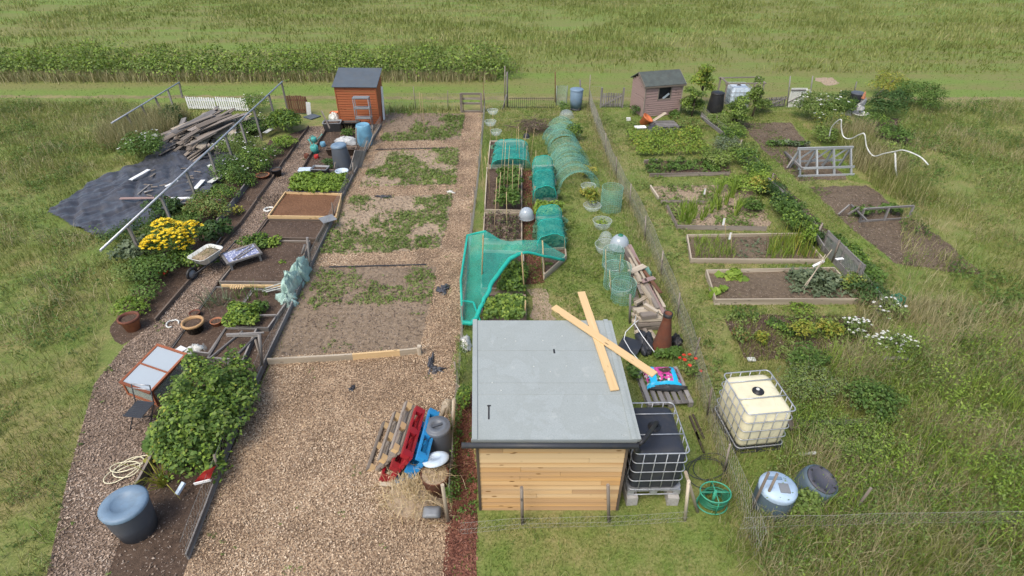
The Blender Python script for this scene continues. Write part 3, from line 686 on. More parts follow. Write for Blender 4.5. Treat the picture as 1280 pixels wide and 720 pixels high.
# ---- IBC tanks
def ibc(label, group, tankm, w, d, h, pallet_h, wall_r=.09, lid='black', pm='steel'):
    t = thing('water_tank', label, 'water tank', (0, 0, 0), group)
    tm = MB(); r_ = []
    zb = pallet_h; zt = h-.03
    for z, ins, rr in ((zb+.02, .10, .08), (zb+.05, .05, .10), (zb+.12, .035, .11), ((zb+zt)/2, .03, .11), (zt-.12, .035, .11), (zt-.04, .07, .12), (zt-.01, .12, .12), (zt, .2, .1)):
        r_.append([V((x, y, z)) for x, y in rrect(w-2*ins, d-2*ins, rr)])
    loft(tm, r_); tm.build('tank', tankm, t)
    cg = MB()
    zs = [zb+.04 + (h-.012-zb-.04)*i/4 for i in range(5)]
    for z in zs:
        cg.tube([V((x, y, z)) for x, y in rrect(w-.02, d-.02, .09)], .0105 if z < zs[-1] else .013, 6, closed=True)
    for sgn in (-1, 1):
        for i in range(4):
            x = -w/2+.19+(w-.38)*i/3; cg.tube([(x, sgn*(d/2-.015), zb), (x, sgn*(d/2-.015), h-.012)], .0095, 6)
        for i in range(5):
            y = -d/2+.18+(d-.36)*i/4; cg.tube([(sgn*(w/2-.015), y, zb), (sgn*(w/2-.015), y, h-.012)], .0095, 6)
    for y in (-d/6+.02, d/4):
        cg.tube([(-w/2+.01, y, h+.004), (w/2-.01, y, h+.004)], .011, 6)
    cg.build('cage', M['steel'], t)
    pl = MB()
    for x in (-w/2+.07, 0, w/2-.07):
        for y in (-d/2+.07, 0, d/2-.07): pl.box((x, y, pallet_h/2-.015), (.12, .12, pallet_h-.04))
    for x in (-w/2+.07, 0, w/2-.07): pl.box((x, 0, pallet_h-.03), (.12, d-.02, .022))
    pl.box((0, 0, pallet_h-.008), (w-.02, d-.02, .02)); pl.tube([(x, y, .012) for x, y in rrect(w-.04, d-.04, .08)], .014, 6, closed=True)
    pl.build('pallet', M[pm], t)
    cp = MB(); cp.lathe([(.0, .055), (.06, .055), (.065, .05), (.07, .02), (.115, .018), (.115, 0)], 24, (0, .02, zt-.001)); c_ = cp.build('cap', M[lid], t)
    if pm == 'dark': cp = MB(); cp.lathe([(.035, .062), (.03, .075), (0, .076)], 16, (-.01, .03, zt-.006)); cp.build('cap_centre', M['offwhite'], c_)
    return t
tb = ibc('black plastic water tank in a steel cage raised on blocks beside the new shed', 'caged water tanks', M['tankgrey'], .98, 1.2, 1.15, .13)
BC = V((2.55, 7.07, .22)); tb.location = BC; tb.rotation_euler = (0, 0, RZ)
for sx, sy in ((-.38, -.45), (.38, -.45), (-.38, .4), (.38, .4)):
    m_ = MB(); m_.box((BC.x+sx, BC.y+sy, .108), (.2, .42, .215), RZ+random.uniform(-.05, .05))
    tag(m_.build('concrete_block', M['concrete']), 'pale concrete block holding up the black tank, seen %s' % {(-1, -1): 'at its front nearest the shed', (1, -1): 'at its front away from the shed', (-1, 1): 'at its back nearest the shed', (1, 1): 'at its back away from the shed'}[(int(math.copysign(1, sx)), int(math.copysign(1, sy)))], 'block', 'blocks under the black tank')
tc = ibc('cream plastic water tank in a steel cage standing on rough grass at the right', 'caged water tanks', M['cream'], 1.0, 1.16, 1.13, .13, pm='dark')
q = [P(938, 522, 1.13), P(997, 514.5, 1.13), P(961, 460, 1.13), P(901, 464, 1.13)]
c_ = sum(q, V())/4; d_ = (q[3]+q[2]-q[0]-q[1]); tc.location = (c_.x, c_.y, 0); tc.rotation_euler = (0, 0, math.atan2(-d_.x, d_.y))
# ---- gabled / pent sheds at the far end
def boards(mb, a, b, z0, z1, n, th=.02, slope=None):
    a, b = V(a), V(b); ax = (b-a).normalized(); ay = UP.cross(ax); hh = (z1-z0)/n; c = (a+b)/2
    for i in range(n):
        zc = z0+hh*(i+.5); mb.frame(V((c.x, c.y, zc)), ax, (ay-UP*.2).normalized(), (UP+ay*.2).normalized(), (b-a).length, th, hh*.88)
    return mb
def shed_far(label, bl, br, tl_, deep, wallm, roofm, name='garden_shed', pitch=None, window=None, over=.1, trim=None):
    """bl, br: base pixels of the long front wall; tl_: eaves pixel above bl"""
    A, B = P(*bl), P(*br); he = PT(A, *tl_).z
    ax = (B-A).normalized(); ay = UP.cross(ax)       # into the picture
    w_ = (B-A).length; t = thing(name, label, 'shed', (A+B)/2 + ay*deep/2)
    rise, mode = pitch
    if window:
        u0, u1, za, zb = window; za *= he; zb *= he
        m_ = boards(MB(), A, B, .02, za, 8); boards(m_, A, A+ax*u0, za, zb, 4); boards(m_, A+ax*u1, B, za, zb, 4); boards(m_, A, B, zb, he, 2)
        m_.build('front_wall', wallm, t)
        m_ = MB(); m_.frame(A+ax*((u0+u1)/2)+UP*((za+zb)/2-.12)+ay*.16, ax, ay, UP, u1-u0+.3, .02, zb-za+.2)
        
        f_ = MB()
        for u in (u0-.02, u1+.02): f_.frame(A+ax*u+UP*((za+zb)/2)-ay*.012, UP, ax, -ay, zb-za+.08, .045, .03)
        for z in (za-.02, zb+.02): f_.frame(A+ax*((u0+u1)/2)+UP*z-ay*.014, ax, ay, UP, u1-u0+.08, .03, .045)
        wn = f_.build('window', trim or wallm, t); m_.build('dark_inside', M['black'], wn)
        gl = MB(); gl.frame(A+ax*(u0*.35+u1*.65)+UP*(za+.12)-ay*.0, (ax+UP*.75).normalized(), ay, (UP-ax*.75).normalized(), .38, .012, .10); gl.build('broken_pane', M['glass_top'], wn)
    else:
        boards(MB(), A, B, .02, he, 15).build('front_wall', wallm, t)
    C, D_ = A+ay*deep, B+ay*deep
    def gable(p, q, nm):
        m_ = MB(); n = 16; top = he+rise; hh = top/n
        for i in range(n):
            zc = hh*(i+.5)
            if mode == 'gable':
                k = max(0, (zc+hh/2-he)/rise) if zc+hh/2 > he else 0; lo, hi = k*.5, 1-k*.5
            else:
                k = max(0, (zc+hh/2-he)/rise) if zc+hh/2 > he else 0; lo, hi = k, 1.
            if hi-lo < .03: continue
            a, b = p.lerp(q, lo), p.lerp(q, hi); x_ = (b-a).normalized(); y_ = UP.cross(x_)
            m_.frame((a+b)/2+UP*zc, x_, y_, UP, (b-a).length, .022, hh*.985)
        return m_.build(nm, wallm, t)
    gable(A, C, 'side_wall'); gable(B, D_, 'side_wall')
    boards(MB(), D_, C, .02, he + (rise if mode == 'pent' else 0), 15).build('back_wall', wallm, t)
    rf = MB(); zr = he+rise
    def slab(p0, p1, off):       # eave point pair
        s_ = (p1-p0); n_ = ax.cross(s_).normalized(); n_ = n_ if n_.z > 0 else -n_
        rf.frame((p0+p1)/2+ax*(w_/2)+n_*off, ax, s_.normalized(), n_, w_+2*over, s_.length, .035)
    if mode == 'gable':
        e0 = A - ay*over + UP*(he - rise*over/(deep/2)); r0 = A+ay*(deep/2)+UP*zr; e1 = C + ay*over + UP*(he - rise*over/(deep/2))
        slab(e0, r0, .03); slab(r0, e1, .03)
    else:
        k = rise/deep; slab(A-ay*over+UP*(he-k*over), C+ay*over+UP*(zr+k*over), .03)
    rf.build('roof', roofm, t)
    if trim:
        m_ = MB(); k = rise/(deep/2 if mode == 'gable' else deep); e = A-ay*(over+.012)+UP*(he-k*over-.02)
        m_.frame(e+ax*(w_/2), ax, ay, UP, w_+2*over, .02, .07)
        for s_ in (-over-.012, w_+over+.012):
            m_.beam(A+ax*s_-ay*over+UP*(he-k*over), A+ax*s_+ay*(deep/2)+UP*(zr+.0), .02, .09)
        m_.build('fascia', trim, t)
    m_ = MB()
    for p in (A, B): m_.box((p.x, p.y-.013, he/2), (.05, .03, he-.02))
    m_.build('corner_trim', trim or wallm, t)
    return t, A, B, ax, ay, he
os_, OA, OB, oax, oay, ohe = shed_far('small orange brown timber shed with a grey felt roof at the far left', (426, 155), (475, 155.5), (420, 108), 1.25, M['wood_red'], M['felt_dark'], pitch=(.42, 'pent'))
ps_, PA, PB, pax, pay, phe = shed_far('weathered pink timber shed with a broken window and a dark green roof', (803, 147), (848, 143), (806, 107), 1.5, M['wood_pink'], M['felt_green'], pitch=(.40, 'gable'), window=(.70, 1.32, .55, .90), trim=M['wood_old'])
# ---- wire fences
def wire_fence(label, px, h, posts, cell=.07, r=.003, pr=.03, postm='wood_old', wirem='wire', ph=None, name='wire_fence', board=None, top=False, vary=.0, group=None, lean=0):
    w_ = polyw(px); t = thing(name, label, 'fence', w_[0], group)
    mb = MB(); seglen = [(b-a).length for a, b in zip(w_, w_[1:])]; tot = sum(seglen)
    def at(s):
        for a, b, l in zip(w_, w_[1:], seglen):
            if s <= l: return a.lerp(b, s/l)
            s -= l
        return w_[-1]
    n = int(tot/cell); nz = max(2, int(h/cell)); grid = []
    for i in range(n+1):
        p = at(i*tot/n); hv = h*(1+vary*(vn([i*cell], [0], .8, 5)[0]-.5)); sw = .05*(vn([i*cell], [3], 1.2, 6)[0]-.5)
        grid.append([p + V((sw*k/nz, sw*k/nz, .01+hv*k/nz)) for k in range(nz+1)])
    for i in range(n):
        a, b = grid[i], grid[i+1]
        pts = [(a[k] if k % 2 else a[k].lerp(b[k], .5)) if i % 2 else (a[k].lerp(b[k], .5) if k % 2 else a[k]) for k in range(nz+1)]
        z_ = [a[k].lerp(b[k], .0 if (k+i) % 2 else .62) for k in range(nz+1)]
        mb.tube(z_, r, 3, cap=False)
    for k in (0, nz//2, nz): mb.tube([g[k] for g in grid[::4]]+[grid[-1][k]], r*1.3, 3, cap=False)
    mb.build('wire', M[wirem], t)
    for q in posts:
        p = P(*q[:2]); m_ = MB(); hh = (q[2] if len(q) > 2 else (ph or h+.12))
        m_.tube([p, p+V((random.uniform(-.06, .06)+lean, random.uniform(-.05, .05), hh))], [pr, pr*.9], 6); m_.build('post', M[postm], t)
    if board:
        m_ = MB()
        for a, b in zip(w_, w_[1:]):
            k = max(1, int((b-a).length/1.9)); 
            for i in range(k):
                p, q = a.lerp(b, i/k), a.lerp(b, (i+1)/k); 
                m_.beam(p+UP*(board/2+random.uniform(-.02, .02)), q+UP*(board/2+random.uniform(-.02, .02)), .03, board)
        m_.build('gravel_board', M['wood_grey'], t)
    return t
wire_fence('sagging wire fence with a grey base board along the left vegetable beds', [(477, 158), (455, 196), (430, 246), (405, 302), (372, 372), (332, 458), (300, 530), (262, 632), (236, 700)], .48,
           [(466, 172), (442, 222), (418, 273), (330, 462, .95), (306, 516), (275, 596)], board=.16, pr=.026, vary=.3)
wire_fence('low wire fence between the woodchip path and the lawn plot', [(606, 140), (602, 190), (594, 262), (588, 310), (579, 412), (572, 500), (563, 632)], .55,
           [(606, 140), (603, 175), (599, 215), (595, 255), (590, 290), (579, 410), (573, 480), (570, 545)], pr=.024, vary=.3, postm='wood_old')
wire_fence('long sagging wire fence overgrown with dry grass along the right side of the lawn', [(736, 131), (745, 160), (762, 205), (778, 240), (800, 283), (822, 335), (842, 385), (860, 440), (878, 505), (900, 575), (925, 640), (945, 700)], .72,
           [(736, 131, 1.5), (746, 160), (757, 190), (770, 222), (787, 258), (806, 300), (826, 345), (847, 398), (866, 455), (884, 520), (905, 590)], pr=.022, vary=.35, lean=-.05, wirem='wire', r=.0034)
wire_fence('wire fence on thin stakes along the back of the bare soil plots', [(479, 138), (520, 137.5), (560, 137.5), (577, 137)], .8, [(520, 137, 1.15), (560, 137, .95)], cell=.12, r=.003, pr=.022)
wire_fence('wire fence between the wooden gate and the iron railing at the back', [(605, 137), (632, 136)], .8, [(631, 136, 2.1), (606, 138, 1.0)], cell=.12, r=.003, pr=.03)
wire_fence('wire fence from the tall pole to the picket gate at the back', [(737, 130), (752, 131)], .9, [], cell=.12, r=.003)
wire_fence('wire fence between the picket gate and the pink shed', [(777, 132), (803, 137)], .8, [(790, 134, .8)], cell=.12, r=.003, pr=.02)
wire_fence('grey wire net fence sagging across the bottom right corner', [(920, 672), (985, 668), (1060, 666), (1130, 664), (1320, 662)], .55, [(1067, 640, .75), (938, 640, 1.1), (950, 638, 1.1)], cell=.05, r=.002, pr=.028)
wire_fence('old wire fence with grey boards dividing the two right hand plots', [(876, 146), (905, 172), (950, 222), (985, 262), (1020, 305), (1045, 333), (1078, 368), (1100, 395)], .5,
           [(893, 160), (922, 192), (962, 236), (1018, 303, .7), (1040, 328, .8), (1066, 355, .7)], board=.2, pr=.03, vary=.3)
M['bag_white'] = plain('dirty_white_sack', (.50, .51, .50), .5, .4, 9)
# ================================================================ SMALL HELPERS
def plank(label, A, B, w, th, mat, group=None, name='plank', cat='plank', up=UP, kind=None):
    m_ = MB(); m_.beam(A, B, w, th, up); return tag(m_.build(name, mat), label, cat, group)
def pk(label, a, b, z, w, th, mat, group=None, z2=None, **k):
    return plank(label, P(*a, z), P(*b, z if z2 is None else z2), w, th, M[mat], group, **k)
def pot(label, px, r, h, mat, rim=None, soil=True, plantm=None, name='plant_pot', z=0, group=None, tilt=None, taper=.72):
    p = P(*px, z); t = thing(name, label, 'pot', p, group); m_ = MB()
    m_.lathe([(0, 0), (r*taper, 0), (r*.97, h*.86), (r*1.06, h*.87), (r*1.08, h), (r*.96, h), (r*.9, h*.8), (0, h*.8)], 22, p, tilt); m_.build('body', M[mat], t)
    if rim: m_ = MB(); m_.lathe([(r*1.085, h*.84), (r*1.12, h*.85), (r*1.12, h*1.01), (r*.93, h*1.01), (r*.90, h*.80)], 22, p, tilt); m_.build('rim', M[rim], t)
    if soil and not tilt: m_ = MB(); m_.lathe([(r*.91, h*.83), (r*.5, h*.87), (0, h*.86)], 16, p); m_.build('soil', M['soil'], t)
    return t
def plant(name, label, cat, px, r, h, n, size, mat, group=None, lumps=5, flower=None, fl_n=40, fl_size=.05, stems=8, up=.6, hollow=.45, mat2=None, ry=None, z=0, asp=.6, world=None, fl_top=True):
    p = world or P(*px, z); ry = ry or r; t = thing(name, label, cat, p, group)
    E = [(p.x, p.y, p.z+h*.5, r*.72, ry*.72, h*.52)]
    for i in range(lumps):
        a = 2*math.pi*i/lumps+random.uniform(-.4, .4); k = random.uniform(.4, .7); s = random.uniform(.3, .5)
        E.append((p.x+r*k*math.cos(a), p.y+ry*k*math.sin(a), p.z+h*random.uniform(.3, .72), r*s, ry*s, h*random.uniform(.25, .38)))
    foliage('foliage', E, n, size, L[mat], t, up, hollow, asp, p.z+.01)
    if mat2: foliage('young_leaves', E, n//4, size*.9, L[mat2], t, up, .8, asp, p.z+.02)
    if stems:
        m_ = MB()
        for i in range(stems):
            e = random.choice(E); q = V(e[:3])+V((random.uniform(-.4, .4)*e[3], random.uniform(-.4, .4)*e[4], e[5]*.5)); b = p+V((random.uniform(-.25, .25)*r, random.uniform(-.25, .25)*ry, 0))
            m_.tube([b, b.lerp(q, .5)+V((0, 0, .05*h)), q], [.010, .008, .004], 4)
        m_.build('stems', M['stem'], t)
    if flower:
        k = RNG.integers(0, len(E), fl_n); e = np.array(E)[k]; d = RNG.normal(size=(fl_n, 3)); d[:, 2] = np.abs(d[:, 2])+(.5 if fl_top else 0); d /= np.linalg.norm(d, axis=1)[:, None]
        c = e[:, :3]+d*e[:, 3:6]*1.08; m = 6; a = np.tile(np.arange(m)*2*np.pi/m, fl_n); C = np.repeat(c, m, 0)
        pp = C+np.stack([np.cos(a), np.sin(a), 0*a], 1)*fl_size*.45; nr = np.tile([0, 0, 1.], (len(pp), 1))+RNG.normal(size=(len(pp), 3))*.3
        v, q = leaves(pp, nr/np.linalg.norm(nr, axis=1)[:, None], fl_size, .8); fastmesh('flowers', v, q, L[flower], RNG.random(len(pp)), t)
    return t
M['stem'] = plain('plant_stem', (.11, .14, .045), .7, .3)
def grassclump(name, label, cat, px, r, h, n, mat, bw=.014, group=None, lean=.35, ry=None, world=None):
    p = world or P(*px); ry = ry or r; a = RNG.uniform(0, 2*np.pi, n); k = RNG.random(n)**.6
    t = tag(blades(name, p.x+r*k*np.cos(a), p.y+ry*k*np.sin(a), h, bw, L[mat], lean=lean, org=p), label, cat, group); return t
def raised_bed(label, px, bh, mat='wood_bed', soil='soil', th=.04, sides=(0, 1, 2, 3), group='timber edged raised beds', fill=.75):
    w_ = polyw(px); t = thing('raised_bed', label, 'raised bed', sum(w_, V())/len(w_), group)
    n = len(w_)
    for i in sides:
        a, b = w_[i], w_[(i+1) % n]; d = (b-a).normalized()*th*.5*(1 if i % 2 == 0 else -1); m_ = MB(); m_.beam(a-d+UP*bh/2, b+d+UP*bh/2, th, bh); m_.build('board', M[mat], t)
    if soil:
        a, b, c, d = w_; g = []
        for i in range(13):
            row = []
            for j in range(13):
                q = a.lerp(b, j/12).lerp(d.lerp(c, j/12), i/12); row.append(q + UP*(bh*fill*.8 + .03*(vn([q.x], [q.y], 3, 2)[0]-.3) + .02*math.sin(math.pi*i/12)))
            g.append(row)
        m_ = MB(); m_.surf(g); o = m_.build('soil', M[soil], t)
        if o.data.polygons[0].normal.z < 0: o.data.flip_normals()
    return t
def cane(a, top, label='thin bamboo cane standing in the ground', r=.008, mat='bamboo', group=None, name='bamboo_cane', base=None, cat='cane'):
    p = base or P(*a); q = PT(p, *top); m_ = MB(); m_.tube([p, p.lerp(q, .5), q], r, 6); return tag(m_.build(name, M[mat]), label, cat, group)
def post(label, a, top, r=.03, mat='wood_old', group=None, name='post'):
    return cane(a, top, label, r, mat, group, name, None, 'post')
# ================================================================ LEFT SIDE
# black plastic sheet
w_ = polyw(TARP); tri = None
g = []; A, B, C, D_ = P(60, 268), P(262, 262), P(300, 175), P(160, 190)
wm = MB()
gx = 130
xs = np.linspace(min(p.x for p in w_), max(p.x for p in w_), gx); ys = np.linspace(min(p.y for p in w_), max(p.y for p in w_), gx)
XX, YY = np.meshgrid(xs, ys); ZZ = .014+.34*np.abs(vn(XX+.5*YY, YY*.4, 1.5, 1)-.5)+.20*np.abs(vn(XX-.6*YY, YY*.5, 3.2, 2)-.5)+.10*np.abs(vn(XX+YY*.8, YY*.3, 6.5, 3)-.5)
vv = np.stack([XX, YY, ZZ], -1).reshape(-1, 3); qd = []
ins = inpoly((XX+.0).ravel(), YY.ravel(), w_)
for i in range(gx-1):
    for j in range(gx-1):
        q = [i*gx+j, i*gx+j+1, (i+1)*gx+j+1, (i+1)*gx+j]
        if all(ins[k] for k in q): qd.append(q)
tag(fastmesh('weed_sheet', vv, qd, M['membrane'], smooth=True), 'crumpled black plastic weed sheet spread over the ground at the left', 'plastic sheet')
for (lab, a, b, w, m) in [('white board lying on the black sheet near the tall dry grass', (163, 225), (186, 212), .16, 'white'), ('pinkish plank lying across the black sheet at the far left', (150, 248), (213, 247), .13, 'wood_pink'),
                          ('long white plank lying on the black sheet in front of the flowering border', (213, 248), (257, 247), .13, 'white'), ('short white board lying askew on the black sheet beside a frame post', (244, 236), (254, 225), .16, 'white'),
                          ('white board on the black sheet just below the heap of planks', (262, 206), (272, 215), .2, 'white'), ('thin grey strip of wood on the black sheet', (172, 243), (187, 231), .05, 'wood_grey'),
                          ('white board tucked under the long rail beside the black sheet', (207, 233), (222, 226), .1, 'white'), ('short pale offcut near the right end of the white plank', (228, 254), (238, 253), .1, 'wood_grey')]:
    pk(lab, a, b, .22, w, .025, m)
# heap of planks
pc = P(262, 178)
HEAPG = 'old planks heaped on the black sheet'
for i in range(74):
    lay = i/74; y = random.triangular(157, 195, 176); x = 263+(175-y)*.45+random.gauss(0, 15); x = max(222, min(296, x)); c = P(x, y, 0)
    dd = ((c.x-pc.x-.15*(c.y-pc.y))**2/3.0+(c.y-pc.y)**2/9.0); z = max(.06, 1.0*math.exp(-dd*.7)*(.25+.75*lay))
    an = math.radians(random.choice([62, 70, 55, 66, 74, 60, 50, 100, 20])+random.uniform(-8, 8)); ln = random.uniform(1.3, 3.0)
    d = V((math.cos(an), math.sin(an), random.uniform(.0, .18)))*ln/2
    A, B = c+UP*z-d, c+UP*z+d; A.z = max(.05, A.z); B.z = max(.05, B.z)
    plank('weathered brown plank in the big heap on the black plastic sheet', A, B, random.uniform(.16, .28), .03, M[random.choice(['wood_old', 'wood_grey', 'wood_old', 'wood_bed', 'wood_old'])], HEAPG, up=V((random.uniform(-.4, .4), random.uniform(-.4, .4), 1)))
for a, b in [((214, 187), (247, 162)), ((213, 193), (240, 172)), ((228, 197), (254, 175)), ((233, 199), (258, 182)), ((237, 200), (262, 180)), ((241, 202), (268, 184)), ((206, 166), (232, 152))]:
    plank('long pale plank sticking out of the near side of the heap onto the black sheet', P(*a, .05), P(*b, .55), .24, .03, M['wood_old'], 'planks jutting from the heap')
# barrel on its side
bq = thing('barrel', 'black open barrel lying on its side at the right end of the plank heap', 'barrel', P(306, 157)); m_ = MB()
p = P(300, 158, .33); m_.lathe([(0, .05), (.27, .05), (.29, 0), (.33, 0), (.34, .05), (.33, .3), (.345, .33), (.33, .36), (.33, .6), (.345, .63), (.33, .66), (.31, .85), (0, .87)], 24, p, V((1, .45, 0))); m_.build('body', M['dark'], bq)
# long pole frames
def pole_frame(label, rail, posts, braces=()):
    t = thing('fruit_cage', label, 'frame', P(*posts[0][:2]))
    pts = []
    for bx, by, tx, ty in posts:
        b = P(bx, by); q = PT(b, tx, ty); pts.append(q); m_ = MB(); m_.tube([b, q], .045, 8); m_.build('post', M['wood_grey'], t)
    a, b = pts[0], pts[-1]; m_ = MB(); d = (b-a).normalized()
    m_.tube([a-d*rail[0]+UP*.03, b+d*rail[1]+UP*.03], .032, 8); m_.build('rail', M['steel'], t)
    return t
def fr(n, b0, b1, t0, t1): # posts spread along two pixel lines in world space
    A, B = P(*b0), P(*b1); TA, TB = PT(A, *t0).z, PT(B, *t1).z; o = []
    return A, B, TA, TB
def pole_frame2(label, b0, b1, t0, t1, fr_, ext=(0, 0)):
    A, B, za, zb = fr(0, b0, b1, t0, t1); t = thing('fruit_cage', label, 'frame', A); TA = PT(A, *t0); TB = PT(B, *t1)
    for f in fr_:
        b = A.lerp(B, f); q = TA.lerp(TB, f)
        m_ = MB(); m_.beam(b, q, .075, .075); m_.build('post', M['wood_grey'], t)
    d = (TB-TA); m_ = MB(); m_.tube([TA-d*ext[0]+UP*.035, TB+d*ext[1]+UP*.035], .036, 8); m_.build('rail', M['steel'], t)
    return t
pole_frame2('long grey rail on a row of leaning posts running past the plank heap', (180, 325), (361, 142), (160, 283), (352, 104), [.0, .14, .27, .40, .51, .62, .73, .87, 1.0], (.10, .01))
pole_frame2('shorter grey rail on posts over the dry grass at the far left', (175, 172), (228, 122), (158, 144), (224, 104), [0, .25, .5, .75, 1], (.22, .01))
# picket fence, brown gate, leaning board
def picket(name, label, bl, br, top, n, mat, pw=.07, rails=2, brace=False, group=None, pointed=True, posts=False, cat='fence', gap=None):
    A, B = P(*bl), P(*br); h = PT(A, *top).z; ax = (B-A).normalized(); w_ = (B-A).length; t = thing(name, label, cat, (A+B)/2, group); ay = UP.cross(ax)
    for i in range(n):
        p = A+ax*(w_*(i+.5)/n); m_ = MB(); hh = h*random.uniform(.97, 1.02); m_.frame(p+UP*(hh/2+.03)-ay*.02, UP, ax, ay, hh-.06, pw, .02); m_.build('picket', M[mat], t)
    for z in ([.22, .75] if rails == 2 else [.5]):
        m_ = MB(); m_.frame((A+B)/2+UP*h*z+ay*.012, ax, ay, UP, w_, .04, .07); m_.build('rail', M[mat], t)
    if brace: m_ = MB(); m_.beam(A+UP*h*.15-ay*.045, B+UP*h*.85-ay*.045, .02, .08); m_.build('brace', M[mat], t)
    if posts:
        for p in (A-ax*.06, B+ax*.06): m_ = MB(); m_.beam(p, p+UP*(h+.25), .09, .09); m_.build('post', M[mat], t)
    return t
picket('picket_fence', 'white picket fence panel nearer the left behind the plank heap', (236, 137), (272, 138), (235, 121), 13, 'white', group='white picket fence panels')
picket('picket_fence', 'white picket fence panel on the right behind the black barrel', (273, 138), (312, 140), (272, 121), 14, 'white', group='white picket fence panels')
picket('picket_gate', 'brown picket gate beside the long rail', (360, 142), (387, 143), (359, 119), 10, 'wood_brown', .09, cat='gate')
m_ = MB(); m_.beam(P(386.5, 144), PT(P(386.5, 145), 385, 128), .22, .02, V((0, -1, .3))); tag(m_.build('board', M['white']), 'white board leaning against the brown picket gate', 'board')
# weeds and plants of the far left
grassclump('dry_grass', 'tall dry straw coloured grass under the short rail at the far left', 'grass', (176, 170), 1.5, 1.0, 3800, 'drygrass', .014, ry=2.0)
grassclump('dry_grass', 'dry yellow grass clump growing behind the plank heap', 'grass', (216, 150), .8, .6, 900, 'drygrass', .02)
plant('weed_bush', 'dark green leafy weeds with small white flowers left of the black sheet', 'plant', (182, 196), 1.1, .9, 2600, .09, 'leaf', lumps=7, flower='whitep', fl_n=40, fl_size=.05, ry=1.2)
plant('shrub', 'dark rounded shrub behind the left end of the plank heap', 'shrub', (216, 157), .7, .95, 1200, .09, 'dark')
plant('weed_bush', 'leafy weeds standing behind the white picket fence end', 'plant', (322, 141), .8, 1.0, 900, .08, 'leaf', flower='whitep', fl_n=14)
plant('tall_plant', 'bright green tall plant with big upright leaves near the brown gate', 'plant', (360, 164), .85, 1.0, 1300, .17, 'leaf', mat2='lime', asp=.4)
plant('shrub', 'small lime green bush in the border below the tall leafy plant', 'shrub', (357, 185), .65, .5, 1100, .08, 'lime')
plant('shrub', 'spreading green bush with white flowers near the terracotta dish', 'shrub', (322, 212), .95, .85, 2400, .08, 'leaf', mat2='lime', flower='whitep', fl_n=16, lumps=7)
plant('weed_bush', 'green weeds at the foot of the frame posts beside the black barrel', 'plant', (318, 168), .9, .8, 1500, .08, 'leaf', ry=1.1, lumps=7)
plant('weed_bush', 'straggly olive weeds between the rail posts and the side path', 'plant', (292, 192), .9, .8, 1500, .08, 'weed', ry=1.0, flower='whitep', fl_n=25)
plant('shrub', 'bushy green plant on the border below the plank heap', 'shrub', (296, 228), .85, .8, 1600, .08, 'leaf', flower='whitep', fl_n=12)
plant('shrub', 'reddish and lime mixed shrub beside the side path', 'shrub', (268, 272), .85, .75, 1700, .08, 'weed', mat2='red_leaf', flower='lime' if False else None)
plant('shrub', 'dark leafy plant in the border right of the yellow flowers', 'shrub', (271, 298), .6, .6, 900, .12, 'dark')
plant('flower_bush', 'big bush of bright yellow flowers over green leaves', 'flower bush', (226, 322), .85, 1.1, 2400, .075, 'leaf', flower='yellow', fl_n=420, fl_size=.07, lumps=8, ry=.75)
plant('shrub', 'leafy green foliage in front of the yellow flowers', 'shrub', (240, 332), .95, .5, 1500, .08, 'leaf', mat2='lime', ry=.4)
plant('shrub', 'green bush below the end of the long rail', 'shrub', (192, 350), .75, .65, 1300, .09, 'leaf', ry=.8)
plant('shrub', 'dull green plant with drooping leaves at the left edge', 'shrub', (175, 322), .7, .6, 800, .14, 'grey', ry=.8)
plant('shrub', 'dark green plant between the black sheet and the yellow flowers', 'shrub', (212, 272), .75, .7, 1200, .09, 'dark')
plant('flowers', 'pink and white hydrangea heads beside the border frame', 'flowers', (272, 262), .22, .35, 160, .07, 'leaf', flower='pinkp', fl_n=34, fl_size=.08, lumps=3)
plant('weeds', 'lime weeds at the left edge above the terracotta pot', 'plant', (166, 392), .55, .45, 700, .08, 'lime', ry=.6)
plant('seedling', 'yellowish climbing plant in the soil border beside the path', 'plant', (299, 268), .3, .35, 120, .09, 'yellowing', lumps=3)
plant('seedling', 'small red flowered plant in the soil left of the wheelbarrow', 'plant', (207, 345), .18, .2, 60, .06, 'leaf', flower='redp', fl_n=3, fl_size=.09, lumps=2)
# edging boards of the border and side path
for lab, px, h_, m in [('low timber edging along the left side of the side path', [(412-26, 160), (340, 226), (300, 283), (231, 361), (195, 404)], .13, 'wood_edge'), ('low timber edging along the right side of the side path', [(410, 160), (368, 230), (322, 293), (272, 359), (214, 440)], .12, 'wood_edge'),
                       ('mossy sleeper edging the bed with the big green bush', [(206, 553), (170, 618)], .2, 'wood_old'), ('grey boards framing the small bed beside the pink hydrangea', [(312, 231), (294, 256), (273, 282)], .22, 'wood_grey')]:
    w_ = polyw(px); t = thing('edging', lab, 'edging', w_[0])
    for a, b in zip(w_, w_[1:]):
        k = max(1, int((b-a).length/1.6))
        for i in range(k):
            m_ = MB(); m_.beam(a.lerp(b, i/k)+V((random.uniform(-.02, .02), 0, h_/2)), a.lerp(b, (i+.985)/k)+V((random.uniform(-.02, .02), 0, h_/2)), .045, h_); m_.build('board', M[m], t)
